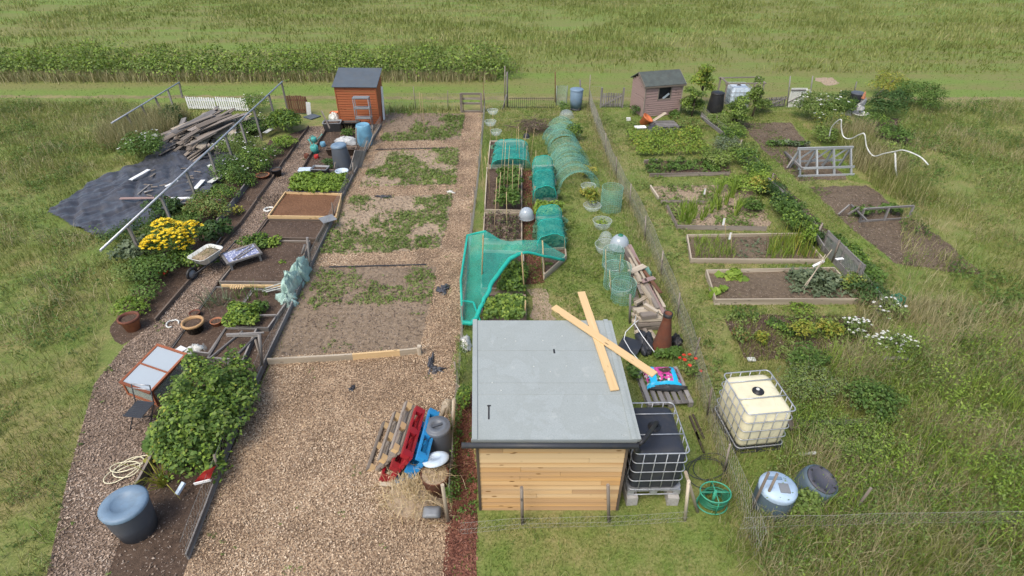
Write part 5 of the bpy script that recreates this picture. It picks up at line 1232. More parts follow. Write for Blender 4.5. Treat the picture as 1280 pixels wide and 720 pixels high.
# wooden gate at the back
t = thing('field_gate', 'open wooden gate of three bars at the end of the woodchip path', 'gate', P(590, 141)); A, B = P(577, 140.5), P(602, 140.5); h = PT(A, 577, 117).z
for p in (A, B): m_ = MB(); m_.beam(p, p+UP*h*1.02, .10, .10); m_.build('post', M['wood_old'], t)
for z in (.02, .45, .70, .96): m_ = MB(); m_.beam(A+UP*(h*z+.03), B+UP*(h*z+.03), .06, .09); m_.build('bar', M['wood_old'], t)
m_ = MB(); m_.beam(A+UP*.1+V((.1, -.06, 0)), A+UP*h*.95+V((.1, -.06, 0)), .03, .08); m_.build('stile', M['wood_dark'], t)
cane((605, 140), (604, 103), 'thin rusty rod standing beside the wooden gate', .012, 'rust', name='rod'); post('tall thick pole in the fence between the gate and the iron railing', (634, 134), (634, 90), .045, 'wood_grey'); post('leaning brace post against the tall thick pole', (628, 138), (633, 118), .03, 'wood_grey')
# iron railing
A, B = P(636, 135.5), P(692, 135.5); h = PT(A, 636, 122).z; t = thing('iron_railing', 'low black iron railing at the back of the lawn plot', 'railing', (A+B)/2)
for z in (.12, .95): m_ = MB(); m_.beam(A+UP*h*z, B+UP*h*z, .03, .02); m_.build('rail', M['black'], t)
for i in range(24): p = A.lerp(B, i/23); m_ = MB(); m_.tube([p, p+UP*h], .008, 5); m_.build('bar', M['black'], t)
post('slim rusty pole behind the left side of the green mesh screen', (694, 128), (694, 90), .025, 'rust'); post('tall grey pole at the corner of the long sagging fence', (727, 131), (725, 100), .04, 'wood_grey')
A, B = P(695, 132), P(708, 132); h = PT(A, 695, 107).z; t = thing('mesh_screen', 'tall grey green mesh screen beside the blue water butt', 'screen', (A+B)/2)
m_ = MB(); m_.surf([[A.lerp(B, i/4)+V((0, .08*math.sin(i), h*j/4)) for i in range(5)] for j in range(5)]); m_.build('mesh', M['net_pale2'] if 'net_pale2' in M else netmat('screen_mesh', (.28, .36, .30), .45), t)
for p in (A, B): m_ = MB(); m_.tube([p, p+UP*h], .02, 6); m_.build('post', M['grey'], t)
t = thing('water_butt', 'blue grey plastic water butt with a lid at the back of the lawn', 'water butt', P(719, 137)); p = P(719.5, 137); m_ = MB(); m_.lathe([(0, .12), (.27, .12), (.31, .5), (.32, .98), (.30, 1.0)], 26, p); m_.build('body', M['blue_bin'], t)
m_ = MB(); m_.lathe([(.335, .97), (.34, 1.02), (.28, 1.05), (0, 1.06)], 26, p); m_.build('lid', M['blue_bin'], t); m_ = MB(); m_.lathe([(.28, 0), (.30, .03), (.25, .12), (0, .121)], 20, p); m_.build('stand', M['dark'], t)
# clear plastic bowls / cloches
def cloche(label, p, r, h, up=True, mat='glass', cap=None, group='clear plastic cloches'):
    t = thing('garden_cloche', label, 'cloche', p, group); m_ = MB(); pr = []
    for i in range(9):
        a = math.pi/2*i/8; pr.append((max(.001, r*math.cos(a)**.75), h*math.sin(a)))
    if not up: pr = [(q, h-z) for q, z in pr]
    m_.lathe(pr, 22, p); m_.build('dome', M[mat], t); m_ = MB(); zz = 0 if up else h
    m_.tube([p+V((r*1.03*math.cos(a), r*1.03*math.sin(a), zz+.01)) for a in np.linspace(0, 2*math.pi, 25)[:-1]], .009, 6, closed=True); m_.build('rim', M['glass_rim'], t)
    if cap: m_ = MB(); m_.lathe([(.09, h-.03), (.07, h+.03), (0, h+.035)], 16, p); m_.build('cap', M[cap], t)
    return t
M['glass_rim'] = glassmat('clear_rim', (.6, .66, .66), .4)
for (bx, by, tx, ty, lab) in [((617), 160, 616, 140, 'clear bowl upside down on a cane, topmost of the three by the path fence'), (613, 182, 613, 154, 'clear bowl upside down on a cane, middle of the three by the path fence'), (621, 180, 620, 166, 'clear bowl upside down on a cane, lowest of the three by the path fence')]:
    b = P(bx, by); q = PT(b, tx, ty); cane(None, (tx, ty), 'thin cane that carries an upturned clear bowl', .01, base=b, group='canes carrying clear bowls'); cloche(lab, q-UP*.12, .24, .2, False)
cloche('big white reflecting cloche resting on the corner of the beds by the red bark', P(658, 272, .2), .26, .36, mat='glass_top')
cloche('clear cloche on top of the lime plant at the end of the wire tunnels', P(735, 240, .22), .26, .25, False)
cloche('clear open bowl lying under the lime plant in the lawn', P(740, 263), .3, .2, False); cloche('clear open bowl with a small plant below the green wire cylinder', P(752, 286), .3, .3, False)
cloche('cloudy dome cloche with a green cap at the top of the timber pile', P(774, 309, .1), .31, .42, mat='glass_top', cap='green_plastic'); cloche('clear open bowl left of the capped dome', P(757, 317), .34, .32, False)
cloche('clear bowl in the wire cages left of the timber pile', P(766, 342), .28, .28, False); cloche('clear bowl with a bright rim nearest the shed roof', P(774, 368), .3, .3, False); cloche('small clear dome behind the bowl left of the capped dome', P(757, 300), .22, .3)
# raised beds, left column then right column
raised_bed('raised bed under the furthest teal net in the lawn plot', [(610, 212), (654, 212), (654, 181), (613, 181)], .2, 'wood_bed', group='raised beds of the lawn plot')
raised_bed('raised bed of bean plants and canes left of the red bark path', [(606, 268), (652, 269), (652, 215), (609, 215)], .2, 'wood_bed', group='raised beds of the lawn plot')
raised_bed('raised bed of withered stalks behind the big teal net', [(604, 305), (652, 306), (652, 272), (606, 272)], .2, 'wood_bed', group='raised beds of the lawn plot')
raised_bed('raised bed seen through the big teal net', [(602, 368), (655, 369), (654, 322), (604, 320)], .22, 'wood_bed', group='raised beds of the lawn plot')
raised_bed('raised bed of lush green leaves touching the shed roof', [(603, 402), (657, 403), (656, 378), (604, 377)], .25, 'wood_pink', group='raised beds of the lawn plot')
raised_bed('raised bed under the teal net beside the red bark path, furthest of that column', [(668, 254), (696, 253), (692, 212), (666, 213)], .2, 'wood_bed', group='raised beds of the lawn plot')
raised_bed('raised bed of pale leaves between two teal nets', [(670, 275), (700, 274), (697, 257), (669, 258)], .2, 'wood_bed', group='raised beds of the lawn plot')
raised_bed('raised bed of big cabbages under the nearest small teal net', [(672, 314), (706, 311), (703, 277), (670, 278)], .22, 'wood_bed', group='raised beds of the lawn plot')
raised_bed('wedge shaped raised bed below the hem of the big teal net', [(680, 350), (707, 326), (706, 316), (678, 318)], .2, 'wood_bed', group='raised beds of the lawn plot')
# crops
def crop_rows(px, rows, cols, proto_args, z=.18, s=(.8, 1.2), jit=.06):
    a, b, c, d = polyw(px, z); first = None
    for i in range(rows):
        for j in range(cols):
            q = a.lerp(b, (j+.5)/cols).lerp(d.lerp(c, (j+.5)/cols), (i+.5)/rows)+V((random.uniform(-jit, jit), random.uniform(-jit, jit), 0))
            if first is None: first = plant(*proto_args[:3], None, *proto_args[3:], world=q)
            else: dup(first, q, random.uniform(0, 6.28), scale=random.uniform(*s))
crop_rows([(609, 402), (655, 403), (655, 380), (608, 379)], 3, 5, ('leafy_crop', 'bushy green crop plant touching the shed roof', 'crop plant', .24, .34, 200, .10, 'leaf', 'crop plants by the shed roof', 3, None, 0, .05, 3, .7, .45, 'lime'))
crop_rows([(622, 367), (653, 368), (653, 338), (632, 336)], 3, 4, ('leafy_crop', 'bushy green crop plant below the hem of the big teal net', 'crop plant', .24, .34, 180, .10, 'leaf', 'crop plants under the big net', 3, None, 0, .05, 3, .7, .45, 'lime'))
crop_rows([(671, 273), (699, 273), (697, 259), (670, 259)], 2, 3, ('leafy_crop', 'pale green leafy plant in the bed between two teal nets', 'crop plant', .26, .3, 120, .13, 'lime', 'pale crop between nets', 3, None, 0, .05, 3))
crop_rows([(674, 312), (704, 310), (702, 280), (672, 280)], 3, 3, ('cabbage', 'blue green cabbage under the nearest small teal net', 'cabbage', .27, .34, 70, .24, 'cabbage', 'cabbages under the nearest small net', 3, None, 0, .05, 2, .7, .3))
crop_rows([(669, 252), (694, 251), (691, 216), (668, 216)], 4, 3, ('cabbage', 'blue green cabbage under the net beside the red bark path', 'cabbage', .25, .34, 60, .22, 'cabbage', 'cabbages under the net beside the bark path', 3, None, 0, .05, 2, .7, .3))
crop_rows([(614, 210), (652, 210), (652, 184), (616, 184)], 2, 3, ('cabbage', 'blue green cabbage under the furthest teal net', 'cabbage', .26, .3, 50, .2, 'cabbage', 'cabbages under the furthest net', 3, None, 0, .05, 2, .7, .3))
crop_rows([(620, 266), (650, 267), (650, 220), (622, 220)], 4, 2, ('bean_plant', 'dark leafy bean plant among canes in the raised bed', 'bean plant', .33, .55, 220, .12, 'leaf', 'bean plants among the canes', 3, None, 0, .05, 4))
crop_rows([(608, 304), (650, 305), (650, 274), (610, 274)], 3, 4, ('withered_plant', 'withered brown stalks in the raised bed behind the big net', 'plant', .24, .4, 80, .08, 'twig', 'withered stalks', 3, None, 0, .05, 5, .6, .45, 'weed'))
plant('seedling', 'small green plant in the wedge shaped bed below the big net', 'plant', (684, 335), .18, .18, 60, .09, 'leaf', lumps=2); plant('leafy_crop', 'leafy strawberry plants at the left fence beside the raised beds', 'plant', (628, 393), .2, .3, 80, .1, 'lime', lumps=2)
# canes in those beds
for i, (a, tp_) in enumerate([((606, 268), (601, 180)), ((613, 262), (610, 190)), ((622, 268), (626, 215)), ((632, 262), (637, 182)), ((629, 250), (632, 178)), ((640, 262), (641, 200)), ((646, 258), (650, 205)), ((617, 300), (621, 222)), ((634, 298), (633, 240)), ((612, 240), (606, 195)), ((625, 228), (630, 172)), ((650, 215), (648, 158)), ((662, 208), (668, 160)), ((645, 205), (646, 160)), ((652, 200), (659, 160)), ((656, 222), (659, 182)), ((669, 215), (670, 188)), ((686, 215), (686, 193))]):
    cane(a, tp_, 'thin bamboo cane standing among the raised beds', .009, group='bamboo canes among the raised beds')
for (a, tp_, lab) in [((602, 362), (604, 294), 'thick bamboo cane at the left end of the big teal net'), ((656, 372), (652, 316), 'thick bamboo cane holding up the hem of the big teal net'), ((681, 347), (678, 301), 'bamboo cane inside the right part of the big teal net'), ((706, 316), (706, 297), 'short bamboo peg right of the nearest small teal net'), ((656, 402), (657, 376), 'short bamboo stake at the corner of the lush bed'), ((700, 276), (699, 259), 'short thick bamboo peg beside the bed of pale leaves'), ((668, 256), (669, 233), 'bamboo stake at the front left of the net beside the bark path'), ((695, 254), (695, 240), 'bamboo stake at the front right of the net beside the bark path')]:
    cane(a, tp_, lab, .02)
# hooped teal nets
def net_hoop(label, px, h, z=.18, bulge=.25, front=True, mat='net'):
    a, b, c, d = polyw(px, z); t = thing('netting_cover', label, 'netting', (a+b+c+d)/4-UP*z, 'small teal net covers'); m_ = MB(); g = []; n = 14
    def arch(l, r, s):
        o = []
        for j in range(n+1):
            an = math.pi*j/n; cx = -math.copysign(abs(math.cos(an))**.6, math.cos(an)); hz = math.sin(an)**.55
            o.append(l.lerp(r, (cx+1)/2)+UP*(h*hz*(1+.14*(vn([j*.7], [s*5], 1, 4)[0]-.5))))
        return o
    for i in range(9):
        f = i/8; g.append(arch(a.lerp(d, f), b.lerp(c, f), f))
    m_.surf(g); m_.build('net', M[mat], t)
    if front:
        m_ = MB(); base = [a.lerp(b, (q-a).dot(b-a)/(b-a).length_squared) for q in g[0]]; m_.surf([base, [p.lerp(q, .5)+V((0, -.05, 0)) for p, q in zip(base, g[0])], g[0]]); m_.build('front_net', M['net_front'], t)
    for f in (0, .5, 1): m_ = MB(); m_.tube([p-UP*.01 for p in arch(a.lerp(d, f), b.lerp(c, f), f)], .012, 6); m_.build('hoop', M['net_thick'], t)
    return t
M['net_front'] = netmat('front_netting', (.015, .30, .23), .30)
M['net_top'] = netmat('close_netting', (.03, .42, .34), .47)
net_hoop('furthest teal net over a raised bed near the brush pile', [(614, 211), (663, 210), (660, 186), (618, 186)], .42, mat='net_top'); net_hoop('teal net over cabbages beside the red bark path', [(666, 254), (695, 252), (691, 213), (665, 214)], .62, mat='net_top')
net_hoop('nearest small teal net, over big cabbages', [(671, 314), (707, 311), (702, 274), (670, 276)], .55, mat='net_top')
# the big net
t = thing('netting_cover', 'big teal net thrown over canes with its hem gathered into a thick rope', 'netting', P(620, 360)); 
AA = [(576, 350, .55), (584, 294, .75), (607, 289, 1.05), (625, 299, .85), (640, 302, .95), (655, 301, 1.0), (675, 300, 1.0), (690, 309, .7), (706, 319, .45)]
BB = [(578, 404, .30), (590, 405, .32), (598, 393, .40), (606, 373, .55), (616, 353, .75), (636, 325, .95), (655, 315, 1.05), (682, 321, .75), (705, 325, .40)]
g = []
def lerp_list(Lp, f):
    x = f*(len(Lp)-1); i = min(int(x), len(Lp)-2); u = x-i; a, b = P(*Lp[i]), P(*Lp[i+1]); return a.lerp(b, u)
for j in range(11):
    row = []
    for i in range(41):
        f = i/40; a = lerp_list(AA, f); b = lerp_list(BB, f); k = j/10
        q = a.lerp(b, k); q.z -= .22*math.sin(math.pi*k)*(1-.3*f) - .05*(vn([q.x*2.2], [q.y*2.2], 1, 8)[0]-.5); q.z = max(q.z, .06); row.append(q)
    g.append(row)
m_ = MB(); m_.surf(g); m_.build('net', M['net'], t)
m_ = MB(); pts = [lerp_list(BB, i/30)+V((random.uniform(-.02, .02), random.uniform(-.02, .02), .01)) for i in range(31)]; m_.tube(pts, [.06 if i < 22 else .04 for i in range(31)], 8); m_.build('gathered_hem', M['net_thick'], t)
m_ = MB(); pts = [P(578, 404, .3)]+[lerp_list(AA, i/16) for i in range(5)]; m_.tube(pts, .035, 7); m_.build('gathered_edge', M['net_thick'], t)
m_ = MB(); a = P(576, 350, .55); 
side = [[P(*q) for q in [(578, 404, .3), (576, 350, .55), (584, 294, .75)]], [V((P(*q).x, P(*q).y, .03)) for q in [(578, 404, .3), (576, 350, .55), (584, 294, .75)]]]
m_.surf([[a_.lerp(b_, k/4) for k in range(5)] for a_, b_ in zip(*side)]); m_.build('side_net', M['net'], t)
m_ = MB(); pts = [P(578, 404, .3), P(600, 401, .33), P(592, 378, .5), P(578, 376, .45)]; m_.tube(pts, .03, 6)
m_.build('gathered_fold', M['net_thick'], t)
# wire tunnels
def wire_tunnel(label, a, b, r, mat='greenwire', group='green wire tunnels', cell=.08, h=.95, rr=.0016):
    A, B = P(*a), P(*b); ax = (B-A).normalized(); sd_ = UP.cross(ax); t = thing('wire_tunnel', label, 'wire tunnel', (A+B)/2, group); n = max(3, int((B-A).length/cell)); m = 18; g = []
    for i in range(n+1):
        c = A.lerp(B, i/n); wv = 1+.16*math.sin(i*.8+A.x*3)+.05*random.random(); g.append([c+sd_*(r*wv*math.cos(math.pi*j/m))+UP*(r*h*wv*math.sin(math.pi*j/m)+.005) for j in range(m+1)])
    m_ = MB()
    for row in g: m_.tube(row, rr, 3, False)
    for j in range(m+1): m_.tube([row[j] for row in g], rr, 3, False)
    m_.build('wire', M[mat], t); m_ = MB(); m_.surf(g); m_.build('fine_mesh', M['net_wire'], t); return t
wire_tunnel('green wire tunnel furthest back near the water butt', (698, 161), (712, 172), .55); wire_tunnel('green wire tunnel just in front of the furthest one', (697, 172), (705, 188), .62); wire_tunnel('green wire tunnel in the middle of the row', (705, 190), (714, 206), .62)
wire_tunnel('green wire tunnel second from the near end of the row', (706, 204), (718, 221), .66); wire_tunnel('green wire tunnel at the near end of the row beside the lime plant', (710, 218), (724, 238), .68)
def wire_cyl(label, px, r, h, mat='greenwire', cell=.07, rr=.003, tilt=None, top=False):
    p = P(*px); t = thing('wire_cage', label, 'wire cage', p, 'upright wire cages'); m_ = MB(); n = 26; ax = V(tilt or (0, 0, 1)).normalized(); R = UP.rotation_difference(ax).to_matrix()
    k = int(h/cell)
    for i in range(k+1): m_.tube([p+R @ V((r*math.cos(a), r*math.sin(a), .01+h*i/k)) for a in np.linspace(0, 2*math.pi, n+1)[:-1]], rr*(1.8 if i in (0, k) else 1), 3, closed=True)
    for i in range(n): a = 2*math.pi*i/n; m_.tube([p+R @ V((r*math.cos(a), r*math.sin(a), .01)), p+R @ V((r*math.cos(a), r*math.sin(a), .01+h))], rr, 3, False)
    m_.build('wire', M[mat], t); m_ = MB(); m_.lathe([(r*.99, .01), (r*.99, h)], 26, p, ax); m_.build('fine_mesh', M['net_wire'], t); return t
wire_cyl('green wire cage standing alone on the lawn', (763, 262), .36, .85); wire_cyl('green wire cage standing left of the timber pile, furthest of the three', (765, 334), .3, .6); wire_cyl('green wire cage holding a clear bowl left of the timber pile', (770, 357), .36, .65); wire_cyl('green wire cage nearest the shed roof left of the timber pile', (778, 374), .32, .55)
for a, b in [((758, 360), (757, 312)), ((773, 350), (776, 318)), ((764, 372), (762, 338))]: cane(a, b, 'thin cane among the wire cages left of the timber pile', .009, group='canes among the wire cages')
# plants of the lawn
plant('lime_shrub', 'lime green potted plant under the clear cloche on the lawn', 'plant', (738, 256), .34, .7, 600, .08, 'yellowing', mat2='lime', lumps=4)
plant('young_plant', 'small plant growing in the open clear bowl below the wire cage', 'plant', (753, 282), .25, .25, 120, .07, 'lime', lumps=2)
plant('young_shrub', 'leafy young shrub beside the far wire tunnels', 'shrub', (718, 176), .42, .8, 500, .09, 'leaf', mat2='lime'); plant('young_shrub', 'yellowing plant beside the near wire tunnels', 'shrub', (732, 222), .4, .5, 350, .08, 'yellowing'); plant('young_plant', 'small green plant beside the middle wire tunnel', 'plant', (724, 200), .3, .45, 200, .08, 'weed', lumps=3)
plant('young_plant', 'yellow green seedling at the edge of the lawn by the near tunnel', 'plant', (729, 245), .25, .35, 160, .08, 'yellowing', lumps=3)
plant('young_plant', 'small plant at the foot of the mesh screen', 'plant', (704, 141), .4, .5, 250, .09, 'leaf', lumps=3); cloche('clear cloche on the grass in front of the mesh screen', P(708, 146), .35, .35)
pb = thing('brush_pile', 'loose pile of dead twigs on the lawn behind the raised beds', 'brush pile', P(668, 166)); m_ = MB(); c = P(668, 165)
for i in range(110):
    a = random.uniform(0, 6.28); q = c+V((random.gauss(0, .45), random.gauss(0, .35), random.uniform(.05, .5))); d = V((math.cos(a), math.sin(a), random.uniform(-.2, .45)))*random.uniform(.25, .55); m_.tube([q-d, q+V((0, 0, .05)), q+d], [.012, .009, .004], 4)
m_.build('twigs', M['twigm'] if 'twigm' in M else plain('dead_twigs', (.13, .09, .065), .9, .4), pb); foliage('dead_leaves', [(c.x, c.y, .25, .7, .5, .3)], 420, .07, L['twig'], pb)
cloche('purple dark pot dome at the left of the brush pile', P(658, 172), .15, .2, mat='dark')
# shrubs left of the shed
plant('weed_bush', 'tall feathery weeds between the wire fence and the shed roof', 'plant', (577, 468), .22, .75, 800, .06, 'weed', ry=.9, lumps=8, mat2='lime', up=.1, asp=.25); plant('weed_bush', 'weeds at the lower left corner of the shed roof', 'plant', (580, 508), .2, .5, 350, .07, 'leaf', ry=.5, mat2='lime')
plant('weed_bush', 'weeds growing along the wire fence beside the compost bins', 'plant', (570, 545), .16, .45, 500, .05, 'leaf', ry=.9, lumps=8); plant('weed_bush', 'weeds at the bottom of the wire fence beside the stakes', 'plant', (565, 612), .16, .4, 400, .05, 'leaf', ry=.6, lumps=6)
crumple('feed_sack', 'pale crumpled sack between the wire fence and the shed', 'sack', (582, 432), .2, 'offwhite', rx=.13, ry=.28, seed=12)
# ---- pallets and bins
def pallet(name, label, mat, w=1.2, d=1.0, loc=None, rot=None, group='pallets leaning together', deck=7, gap=None, blockm=None):
    t = thing(name, label, 'pallet', (0, 0, 0), group)
    for i in range(deck):
        m_ = MB(); y = -d/2+.05+(d-.1)*i/(deck-1); m_.box((0, y, .133), (w, .10 if deck < 8 else .08, .022)); m_.build('deck_board', M[mat], t)
    for y in (-d/2+.05, 0, d/2-.05): m_ = MB(); m_.box((0, y, .011), (w, .10, .022)); m_.build('bottom_board', M[mat], t)
    for x in (-w/2+.07, 0, w/2-.07):
        m_ = MB(); m_.box((x, 0, .112), (.10, d, .02)); m_.build('stringer', M[mat], t)
        for y in (-d/2+.05, 0, d/2-.05): m_ = MB(); m_.box((x, y, .062), (.14, .10, .08)); m_.build('block', M[blockm or mat], t)
    if loc is not None: t.location = loc
    if rot is not None: t.rotation_euler = rot.to_euler()
    return t
# each leans to the right on its long edge: local x along depth, local y up the lean, local z = deck side facing left
def lean_pallet(name, label, mat, near, ang, depth_rz, w=1.2, d=1.0, **k):
    b = P(*near); ax = V((math.sin(depth_rz), math.cos(depth_rz), 0)); side = V((ax.y, -ax.x, 0)); upv = (side*math.sin(ang)+UP*math.cos(ang)); nz = ax.cross(upv)
    R = Matrix((ax, upv, nz)).transposed(); c = b + ax*(w/2) + upv*(d/2) + nz*(-.0)
    q = pallet(name, label, mat, w, d, c - nz*.03, R.to_quaternion(), **k); q.scale = (1, 1, 1.45); return q
lean_pallet('blue_pallet', 'bright blue pallet leaning against the compost bins', 'pallet_blue', (494, 606), .56, .08, 1.2, 1.0)
lean_pallet('red_pallet', 'dark red pallet between the blue pallet and the bare wooden one', 'pallet_red', (475, 602), .58, .08, 1.2, 1.0)
lean_pallet('wooden_pallet', 'bare wooden pallet leaning on the red pallet', 'wood_old', (458, 589), .70, .08, 1.2, .95, deck=7, blockm='wood_new')
plank('loose grey batten lying up the front of the wooden pallet', P(487, 572, .35), P(512, 509, .55), .08, .03, M['wood_old'])
plank('second loose batten beside the first on the wooden pallet', P(490, 570, .42), P(510, 528, .55), .06, .03, M['wood_old'])
plank('thin pale strip of wood on the ground in front of the red pallet', P(475, 605, .05), P(515, 608, .05), .07, .03, M['wood_bed'])
t = thing('compost_bin', 'dark grey compost bin with a round moulded lid behind the blue pallet', 'compost bin', P(548, 562)); p = P(550.5, 568); m_ = MB(); m_.lathe([(0, 0), (.30, 0), (.30, .05), (.285, .3), (.27, .55), (.245, .78), (.24, .8)], 30, p); m_.build('body', M['greybin'], t)
m_ = MB(); m_.lathe([(.25, .77), (.255, .82), (.24, .85), (.20, .84), (.19, .855), (.11, .86), (.10, .835), (0, .835)], 30, p); lo_ = m_.build('lid', M['greybin2'] if 'greybin2' in M else plain('grey_lid', (.13, .145, .165), .4, .2, 5), t)
m_ = MB(); m_.box((p.x, p.y, .85), (.2, .05, .03), .4); m_.build('handle', M['greybin'], lo_)
t = thing('dustbin', 'brown dustbin heaped with straw and with its pale lid pushed aside', 'dustbin', P(543, 605)); p = P(546, 614); m_ = MB(); m_.lathe([(0, 0), (.22, 0), (.25, .5), (.26, .52), (.245, .52), (.24, .46), (0, .46)], 28, p); m_.build('body', M['rust'], t)
m_ = MB(); m_.lathe([(.24, .49), (.13, .53), (0, .55)], 20, p); m_.build('straw_fill', M['pale_soil'], t); a = RNG.uniform(0, 6.28, 160); k = RNG.random(160)**.5*.20; blades('straw', p.x+k*np.cos(a), p.y+k*np.sin(a), .16, .012, M['straw'], t, 1.4, .48)
m_ = MB(); q = P(545, 575, .66); m_.lathe([(.245, 0), (.25, .03), (.2, .06), (.1, .075), (.09, .05), (0, .05)], 28, q, V((-.18, .35, 1))); m_.build('lid', M['bluewhite'], t)
xx = RNG.normal(size=900)*.30; yy = RNG.normal(size=900)*.22; p = P(520, 622); rr_ = np.exp(-(xx**2+yy**2)/.14); tag(blades('straw_pile', p.x+xx, p.y+yy, .22, .012, M['straw'], lean=1.3, z=.30*rr_, org=p), 'untidy heap of straw in front of the blue pallet', 'straw')
m_ = MB(); m_.lathe([(.55, 0), (.4, .16), (.2, .28), (0, .31)], 18, p, None, 1, .8); tag(m_.build('dead_hay', M['pale_soil']), 'low mound of hay under the loose straw heap', 'hay')
m_ = MB(); R = [[P(540, 640, z)+V((a*s, b*s, 0)) for a, b in rrect(.34, .26, .05)] for z, s in ((0, 1), (.28, .9), (.36, .6), (.37, .3))]; loft(m_, R); tag(m_.build('grey_tub', M['grey']), 'grey plastic tub at the bottom edge beside the straw heap', 'tub')
for a, b, lab, r in [((560, 652), (553, 606), 'smooth round stake in front of the fence beside the straw heap', .035), ((566, 548), (567, 499), 'squared fence stake behind the compost bin', .035), ((548, 533), (556, 508), 'thick wooden offcut leaning behind the compost bin', .045), ((546, 524), (539, 519), 'short wooden offcut behind the blue pallet', .03)]: post(lab, a, b, r, 'wood_bed')
crumple('wood_lump', 'pale chunk of timber behind the compost bin', 'log', (560, 513), .3, 'wood_bed', rx=.15, ry=.13, seed=15, lob=.2)
# stakes in front of the shed
for a, b, lab in [((653, 655), (652, 609), 'round grey stake in front of the shed wall, the left one'), ((761, 652), (760, 606), 'round grey stake in front of the shed wall, the right one'), ((856, 650), (861, 601), 'round new stake to the right of the black tank'), ((872, 640), (857, 590), 'thin plank leaning beside the black tank')]: post(lab, a, b, .03, 'wood_old' if a[0] < 800 else 'wood_bed')
wire_fence('low wire fence running along the front of the pine clad shed', [(575, 668), (653, 660), (761, 658), (858, 652)], .3, [], cell=.06, r=.0018)
# ---- right of the shed: timber, sack, pallet, chimney pot
TG = 'long boards of the timber pile'
for i, (a, b, z, z2, w, m) in enumerate([((783, 307), (822, 385), .25, .35, .12, 'wood_old'), ((787, 306), (830, 392), .3, .3, .1, 'wood_pink'), ((780, 310), (803, 358), .25, .3, .1, 'wood_old'), ((792, 322), (826, 366), .35, .38, .1, 'wood_brown'), ((786, 312), (808, 352), .4, .4, .07, 'wood_bed'), ((797, 345), (812, 400), .2, .25, .12, 'wood_old'),
     ((805, 340), (830, 384), .3, .3, .11, 'wood_bed'), ((782, 318), (797, 372), .12, .12, .1, 'wood_old'), ((811, 355), (833, 392), .25, .25, .09, 'wood_old'), ((790, 330), (800, 352), .45, .42, .12, 'wood_bed'), ((788, 340), (806, 332), .45, .45, .2, 'wood_bed'), ((802, 352), (818, 347), .4, .4, .15, 'wood_pink')]):
    pk('old board in the jumbled timber pile along the sagging fence', a, b, z, w, .03, m, TG, z2)
TG2 = 'short offcuts of the timber pile'
for i, (a, b, z, w) in enumerate([((790, 386), (812, 383), .08, .14), ((790, 394), (822, 392), .08, .14), ((790, 402), (829, 400), .08, .16), ((793, 409), (828, 408), .08, .14), ((792, 388), (812, 386), .2, .13), ((795, 396), (824, 394), .2, .15), ((797, 405), (828, 403), .2, .13), ((796, 391), (818, 389), .31, .14), ((798, 399), (827, 398), .31, .12), ((801, 395), (820, 393), .41, .2), ((806, 381), (822, 391), .45, .1), ((795, 414), (806, 424), .1, .12), ((805, 412), (812, 427), .1, .1), ((812, 414), (819, 424), .1, .1), ((803, 376), (816, 374), .12, .12), ((792, 374), (806, 377), .12, .12), ((806, 366), (818, 378), .3, .1), ((794, 380), (808, 372), .25, .1), ((798, 421), (806, 432), .12, .1), ((818, 385), (830, 395), .25, .12)]):
    plank('short sawn timber offcut in the pile beside the rusty chimney pot', P(*a, z), P(*b, z), w, .085, M['wood_bed' if i % 3 else 'wood_old'], TG2, name='offcut', cat='timber')
for i in range(10):
    x = random.uniform(784, 806); y = 312+(x-784)*2.2+random.uniform(0, 16); L_ = random.uniform(14, 34)
    plank('old board in the jumbled timber pile along the sagging fence', P(x, y, .1+.3*random.random()), P(x+L_*.45, y+L_, .1+.3*random.random()), random.uniform(.07, .13), .03, M[random.choice(['wood_bed', 'wood_old', 'wood_bed'])], TG)
crumple('green_scrap', 'scrap of green netting on the timber pile', 'netting', (806, 345), .3, 'greenwire', rx=.18, ry=.1, seed=33)
plank('pale beam propped steeply over the logs', P(824, 389, .2), P(803, 358, .45), .1, .05, M['wood_bed'])
grassclump('weeds', 'grass growing through the timber pile', 'grass', (812, 372), .5, .4, 200, 'wild', ry=.8)
m_ = MB(); p = P(826, 440); m_.lathe([(0, 0), (.225, 0), (.235, .06), (.225, .2), (.16, .62), (.105, .98), (.10, 1.04), (.105, 1.06), (.105, 1.18), (.09, 1.18), (.085, 1.0), (0, .98)], 28, p); t = thing('chimney_pot', 'rust brown tapering chimney pot standing on end beside the logs', 'chimney pot', p); m_.build('body', M['rust'], t)
m_ = MB(); m_.lathe([(.086, 1.02), (0, 1.021)], 18, p); m_.lathe([(.107, 1.10), (.108, 1.185), (.088, 1.185)], 20, p); m_.build('dark_mouth', M['black'], t)
# slate, membrane, white pipes
t = pk('dark slate sheet lying between the shed and the timber', (775, 428), (800, 436), .2, .55, .02, 'mesh_dark', name='slate_sheet', cat='sheet')
crumple('folded_sheet', 'folded black plastic sheet beside the rusty chimney pot', 'plastic sheet', (806, 432), .3, 'mesh_dark', rx=.22, ry=.42, seed=20, lob=.35); crumple('plastic_scrap', 'black plastic behind the rusty chimney pot', 'plastic sheet', (845, 430), .25, 'black', rx=.15, ry=.2, seed=21)
m_ = MB(); m_.tube([P(795, 394, .3), P(793, 404, .4), P(803, 420, .4), P(818, 440, .25)], .010, 6); tag(m_.build('white_pipe', M['white']), 'thin white pipe running past the folded black sheet', 'pipe')
cv = [P(x, y, .32) for x, y in [(803, 456), (788, 438), (780, 424), (782, 415), (793, 404), (801, 398)]]; m_ = MB(); m_.tube(cv, .010, 6); tag(m_.build('white_pipe', M['white']), 'white pipe bent into a bow between the shed roof and the logs', 'pipe')
post('grey iron post at the left of the timber pile', (787, 404), (788, 368), .03, 'wood_grey')
